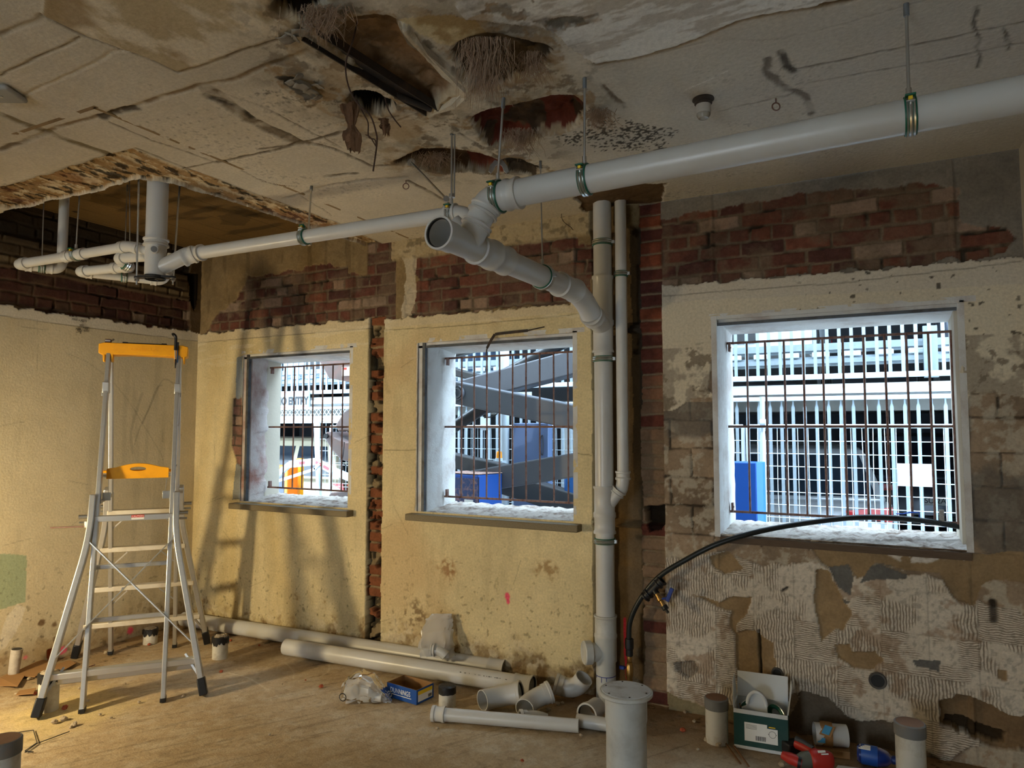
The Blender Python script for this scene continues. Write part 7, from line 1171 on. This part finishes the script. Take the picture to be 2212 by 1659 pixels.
bm = BM(); lathe(bm, [(0, 0), (0.024, 0), (0.024, 0.02), (0, 0.02)], V3(HY(706, 942, 0.99))-O, (0, -1, 0), 18); obj('pivot_pin', bm, BLK, t); on2 = V3(HY(750, 802, 0.992))-O; bm = BM(); box(bm, on2, (0.12, 0.004, 0.085)); wl = obj('warning_label', bm, PAPER, t, smooth=False); bm = BM(); box(bm, on2+Vector((-0.03, -0.003, 0.025)), (0.05, 0.003, 0.02)); obj('red_strip', bm, MATS['red_line'], wl, smooth=False)
bm = BM(); sweep(bm, [p_-O for p_ in spline([V3(HY(x, y, 0.97)) for x, y in ((744, 955), (741, 985), (738, 998), (748, 1006), (760, 1016))], 5)], 0.004, 6); obj('cable', bm, BLK, t)
# grey-blue cabinet with a handle
p = HY(1146, 955, 1.70); a, b_ = HY(1108, 914, 1.70), HY(1184, 1020, 1.70); t = thing('site_cabinet', 'blue-grey steel cabinet with a curved door handle outside the middle window', 'cabinet', (p[0], 1.75, -0.1)); w_ = b_[0]-a[0]; h_ = a[2]+0.1; bm = BM(); box(bm, (0, 0, h_/2), (w_, 0.1, h_)); obj('body', bm, mat('blue_grey_paint', (84, 104, 140), 0.4, var=0.08, vscale=4), t, bevel=0.008); q = Vector((w_*0.34, -0.056, h_-0.20)); bm = BM(); sweep(bm, [q+Vector((0.022*math.cos(a_)*(1 if math.cos(a_) < 0 else 0.35), 0, 0.09*math.sin(a_))) for a_ in [2*math.pi*k/22 for k in range(22)]], 0.004, 8, closed=True); obj('handle', bm, BLK, t)
# blue panel outside the wide window
a, b_ = HY(1560, 998, 1.15), HY(1633, 998, 1.15); t = thing('machine_cabinet', 'bright blue steel cabinet outside the left edge of the wide window', 'cabinet', ((a[0]+b_[0])/2, 1.25, -0.1)); w_ = b_[0]-a[0]; h_ = a[2]+0.1; bm = BM(); box(bm, (0, 0, h_/2), (w_, 0.2, h_)); obj('body', bm, mat('strong_blue_paint', (0, 72, 160), 0.5, var=0.04), t, bevel=0.006); xq = HY(1647, 998, 1.2)[0]-t.location.x; bm = BM(); prism(bm, [(w_/2, -0.10, 0), (xq, -0.04, 0), (xq, 0.1, 0), (w_/2, 0.1, 0)], (0, 0, h_)); obj('side_return', bm, mat('pale_blue_side', (34, 100, 180), 0.5, var=0.04), t, bevel=0.003)  # side return is a lighter blue than the body
p = HY(1645, 960, 1.5); bm = BM(); sweep(bm, [(0, 0, -0.1-p[2]), (0.01, 0, 0.02), (0.012, 0, 0.10)], [0.022, 0.022, 0.015], 14); sweep(bm, [(-0.005, -0.01, 0.16), (0.035, -0.01, 0.16)], 0.03, 14); sweep(bm, [(0.012, 0, 0.1), (0.012, 0, 0.36)], 0.018, 12); o = tag(obj('fence_coupler', bm, WHITEST), 'white post with clamp above the bright blue cabinet outside the wide window', 'post'); o.location = p
# ------------------------------------------------------------------ cars
GLASS = mat('dark_car_glass', (26, 34, 44), 0.08, var=0.1, spec=0.6); TYRE = mat('tyre', (26, 26, 27), 0.8); TAIL = mat('red_tail_lens', (196, 26, 30), 0.2); LENS = mat('headlamp_lens', (214, 222, 230), 0.1, spec=0.7); TRIMK = mat('black_trim', (30, 32, 35), 0.5)
def car(lb_, loc, rz, paint, L_=4.4, H=1.55, Wd=1.78, plate=None, kind='suv', name='car'):
    t = thing(name, lb_, 'car', loc, rz); hw = Wd/2
    prof = [(-L_/2, 0.32), (-L_/2, 0.66), (-L_/2+0.06, 0.86), (-L_/2+0.10, 0.98), (L_/2-1.20, 0.98), (L_/2-0.95, 0.96), (L_/2-0.20, 0.84), (L_/2, 0.66), (L_/2, 0.32)]
    bm = BM(); secs = [(-hw, 0.94), (-hw+0.06, 1.0), (hw-0.06, 1.0), (hw, 0.94)]; rings = []
    for y, s in secs: rings.append([bm.verts.new((x*(0.985 if s < 1 else 1.0), y, 0.6+(z-0.6)*s)) for x, z in prof])
    n = len(prof)
    for A_, B_ in zip(rings, rings[1:]):
        for k in range(n): bm.faces.new((A_[k], A_[(k+1) % n], B_[(k+1) % n], B_[k]))
    bm.faces.new(rings[0][::-1]); bm.faces.new(rings[-1]); bmesh.ops.recalc_face_normals(bm, faces=bm.faces[:]); obj('body', bm, paint, t, bevel=0.05)
    cabp = [(-L_/2+0.12, 0.96), (-L_/2+0.38, H-0.04), (-L_/2+0.6, H), (L_/2-1.95, H), (L_/2-1.75, H-0.05), (L_/2-1.15, 0.96)]; bm = BM(); rings = []
    for y, ins in ((-hw+0.03, 0), (-hw+0.17, 1), (hw-0.17, 1), (hw-0.03, 0)):
        pass
    A_ = [bm.verts.new((x, -(hw-0.04-(z-0.96)/(H-0.96)*0.17), z)) for x, z in cabp]; B_ = [bm.verts.new((x, hw-0.04-(z-0.96)/(H-0.96)*0.17, z)) for x, z in cabp]; n = len(cabp)
    for k in range(n): bm.faces.new((A_[k], A_[(k+1) % n], B_[(k+1) % n], B_[k]))
    bm.faces.new(A_[::-1]); bm.faces.new(B_); bmesh.ops.recalc_face_normals(bm, faces=bm.faces[:]); obj('cabin', bm, paint, t, bevel=0.05)
    def yy(z, s, e=0.006): return s*(hw-0.04-(z-0.96)/(H-0.96)*0.17+e)
    zt_, zb_ = H-0.12, 1.02
    for s in (-1, 1):
        for p_ in ([(-L_/2+0.36, zb_), (-L_/2+0.50, zt_), (-L_/2+1.02, zt_), (-L_/2+1.02, zb_)], [(-L_/2+1.10, zb_), (-L_/2+1.10, zt_), (-0.18, zt_), (-0.18, zb_)], [(-0.10, zb_), (-0.10, zt_), (L_/2-1.98, zt_), (L_/2-1.42, zb_)]): bm = BM(); f = bm.faces.new([bm.verts.new((x, yy(z, s), z)) for x, z in p_]); r = bmesh.ops.extrude_face_region(bm, geom=[f]); bmesh.ops.translate(bm, vec=(0, -s*0.01, 0), verts=[v for v in r['geom'] if isinstance(v, bmesh.types.BMVert)]); obj('side_window', bm, GLASS, t, smooth=False)
        for x in (-L_/2+0.82, L_/2-0.84):
            bm = BM(); lathe(bm, [(0, -0.11), (0.22, -0.115), (0.33, -0.10), (0.335, 0.0), (0.33, 0.1), (0, 0.1)], (x, s*(hw-0.10), 0.335), (0, s*-1, 0), 28); w = obj('wheel', bm, TYRE, t); bm = BM(); lathe(bm, [(0, -0.117), (0.06, -0.122), (0.2, -0.118)], (x, s*(hw-0.10), 0.335), (0, s*-1, 0), 10); obj('hub', bm, ZINC, w)
            bm = BM(); lathe(bm, [(0.34, -0.003), (0.40, -0.003), (0.40, 0.003), (0.34, 0.003)], (x, s*(hw+0.004), 0.335), (0, 1, 0), 28, closed=True); obj('wheel_arch', bm, TRIMK, t)
        bm = BM(); prism(bm, [(-L_/2-0.006, s*(hw-0.05), 0.80), (-L_/2-0.004, s*(hw-0.44), 0.84), (-L_/2-0.004, s*(hw-0.46), 0.90), (-L_/2+0.012, s*(hw-0.04), 0.94)], (-0.014, 0, 0)); obj('tail_light', bm, TAIL, t, smooth=False); bm = BM(); prism(bm, [(-L_/2+0.03, s*(hw+0.002), 0.84), (-L_/2+0.24, s*(hw+0.002), 0.93), (-L_/2+0.05, s*(hw+0.002), 0.95)], (0, s*0.008, 0)); obj('tail_light', bm, TAIL, t, smooth=False)
        bm = BM(); prism(bm, [(L_/2-0.02, s*(hw-0.06), 0.64), (L_/2+0.003, s*(hw-0.42), 0.64), (L_/2-0.02, s*(hw-0.46), 0.72), (L_/2-0.14, s*(hw-0.05), 0.78)], (0.016, 0, 0.008)); obj('headlight', bm, LENS, t, smooth=False)
        bm = BM(); box(bm, (L_/2-1.42, s*(hw+0.08), 1.02), (0.12, 0.17, 0.11)); obj('wing_mirror', bm, paint, t, bevel=0.03)
    def quad_glass(x0, z0, x1, z1, nm): bm = BM(); yb0 = yy(z0, 1)-0.10; yb1 = yy(z1, 1)-0.08; f = bm.faces.new([bm.verts.new(p_) for p_ in ((x0, -yb0, z0), (x0, yb0, z0), (x1, yb1, z1), (x1, -yb1, z1))]); nrm = Vector((z1-z0, 0, -(x1-x0))).normalized(); nrm = nrm if (nrm.x*(x0)) > 0 else -nrm; r = bmesh.ops.extrude_face_region(bm, geom=[f]); bmesh.ops.translate(bm, vec=nrm*0.012, verts=[v for v in r['geom'] if isinstance(v, bmesh.types.BMVert)]); obj(nm, bm, GLASS, t, smooth=False)
    quad_glass(-L_/2+0.15, 1.02, -L_/2+0.36, H-0.10, 'rear_window'); quad_glass(L_/2-1.20, 1.02, L_/2-1.70, H-0.10, 'windscreen')
    bm = BM(); box(bm, (-L_/2-0.012, 0, 0.42), (0.05, Wd-0.16, 0.16)); obj('bumper', bm, TRIMK, t, bevel=0.02); bm = BM(); box(bm, (L_/2+0.006, 0, 0.55), (0.03, 0.8, 0.2)); obj('grille', bm, TRIMK, t, bevel=0.02)
    bm = BM(); box(bm, (-L_/2-0.012, 0, 0.70), (0.012, 0.37, 0.12)); pl_ = obj('number_plate', bm, PAPER, t, smooth=False)
    if plate: text_mesh('plate_text', plate, 0.10, plane_M((-L_/2-0.019, 0, 0.70), (0, -1, 0), (0, 0, 1)), INK, pl_)
    return t
SILV = mat('silver_car_paint', (150, 152, 156), 0.25, 0.3, var=0.03); BEIGE = mat('beige_car_paint', (150, 142, 122), 0.3, 0.3, var=0.04); CHAR = mat('charcoal_car_paint', (62, 68, 78), 0.25, 0.3, var=0.05); WHT = mat('white_car_paint', (170, 176, 184), 0.25, var=0.02)
car('beige four-wheel-drive parked behind the barrier outside the left window', (-3.6, 4.35, -0.1), math.pi, BEIGE, 4.6, 1.56)
car('silver hatchback with red tail light behind the pickets outside the wide window', (4.02, 5.5, -0.1), -math.pi/2-math.pi+0.2, SILV, 4.2, 1.52)
car('charcoal car parked deeper inside the lower car park level', (5.75, 9.4, -0.1), math.pi/2+0.06, CHAR, 4.4, 1.62, plate='SU 2A'); 
car('dark car in the lower car park at the right edge of the wide window', (7.25, 4.85, -0.1), math.pi/2+0.05, mat('black_car_paint', (36, 40, 46), 0.25, 0.3), 4.6, 1.6)
car('white four-wheel-drive with its front facing the lane on the upper deck', (3.75, 5.2, 1.97), -math.pi/2, WHT, 4.5, 1.75); car('dark car with its front facing the lane on the upper deck', (6.6, 5.4, 1.97), -math.pi/2, CHAR, 4.4, 1.5); car('blue-grey car on the upper deck above the entrance', (-1.6, 5.6, 1.97), -math.pi/2, mat('blue_grey_car_paint', (120, 150, 190), 0.25, 0.3), 4.4, 1.6)
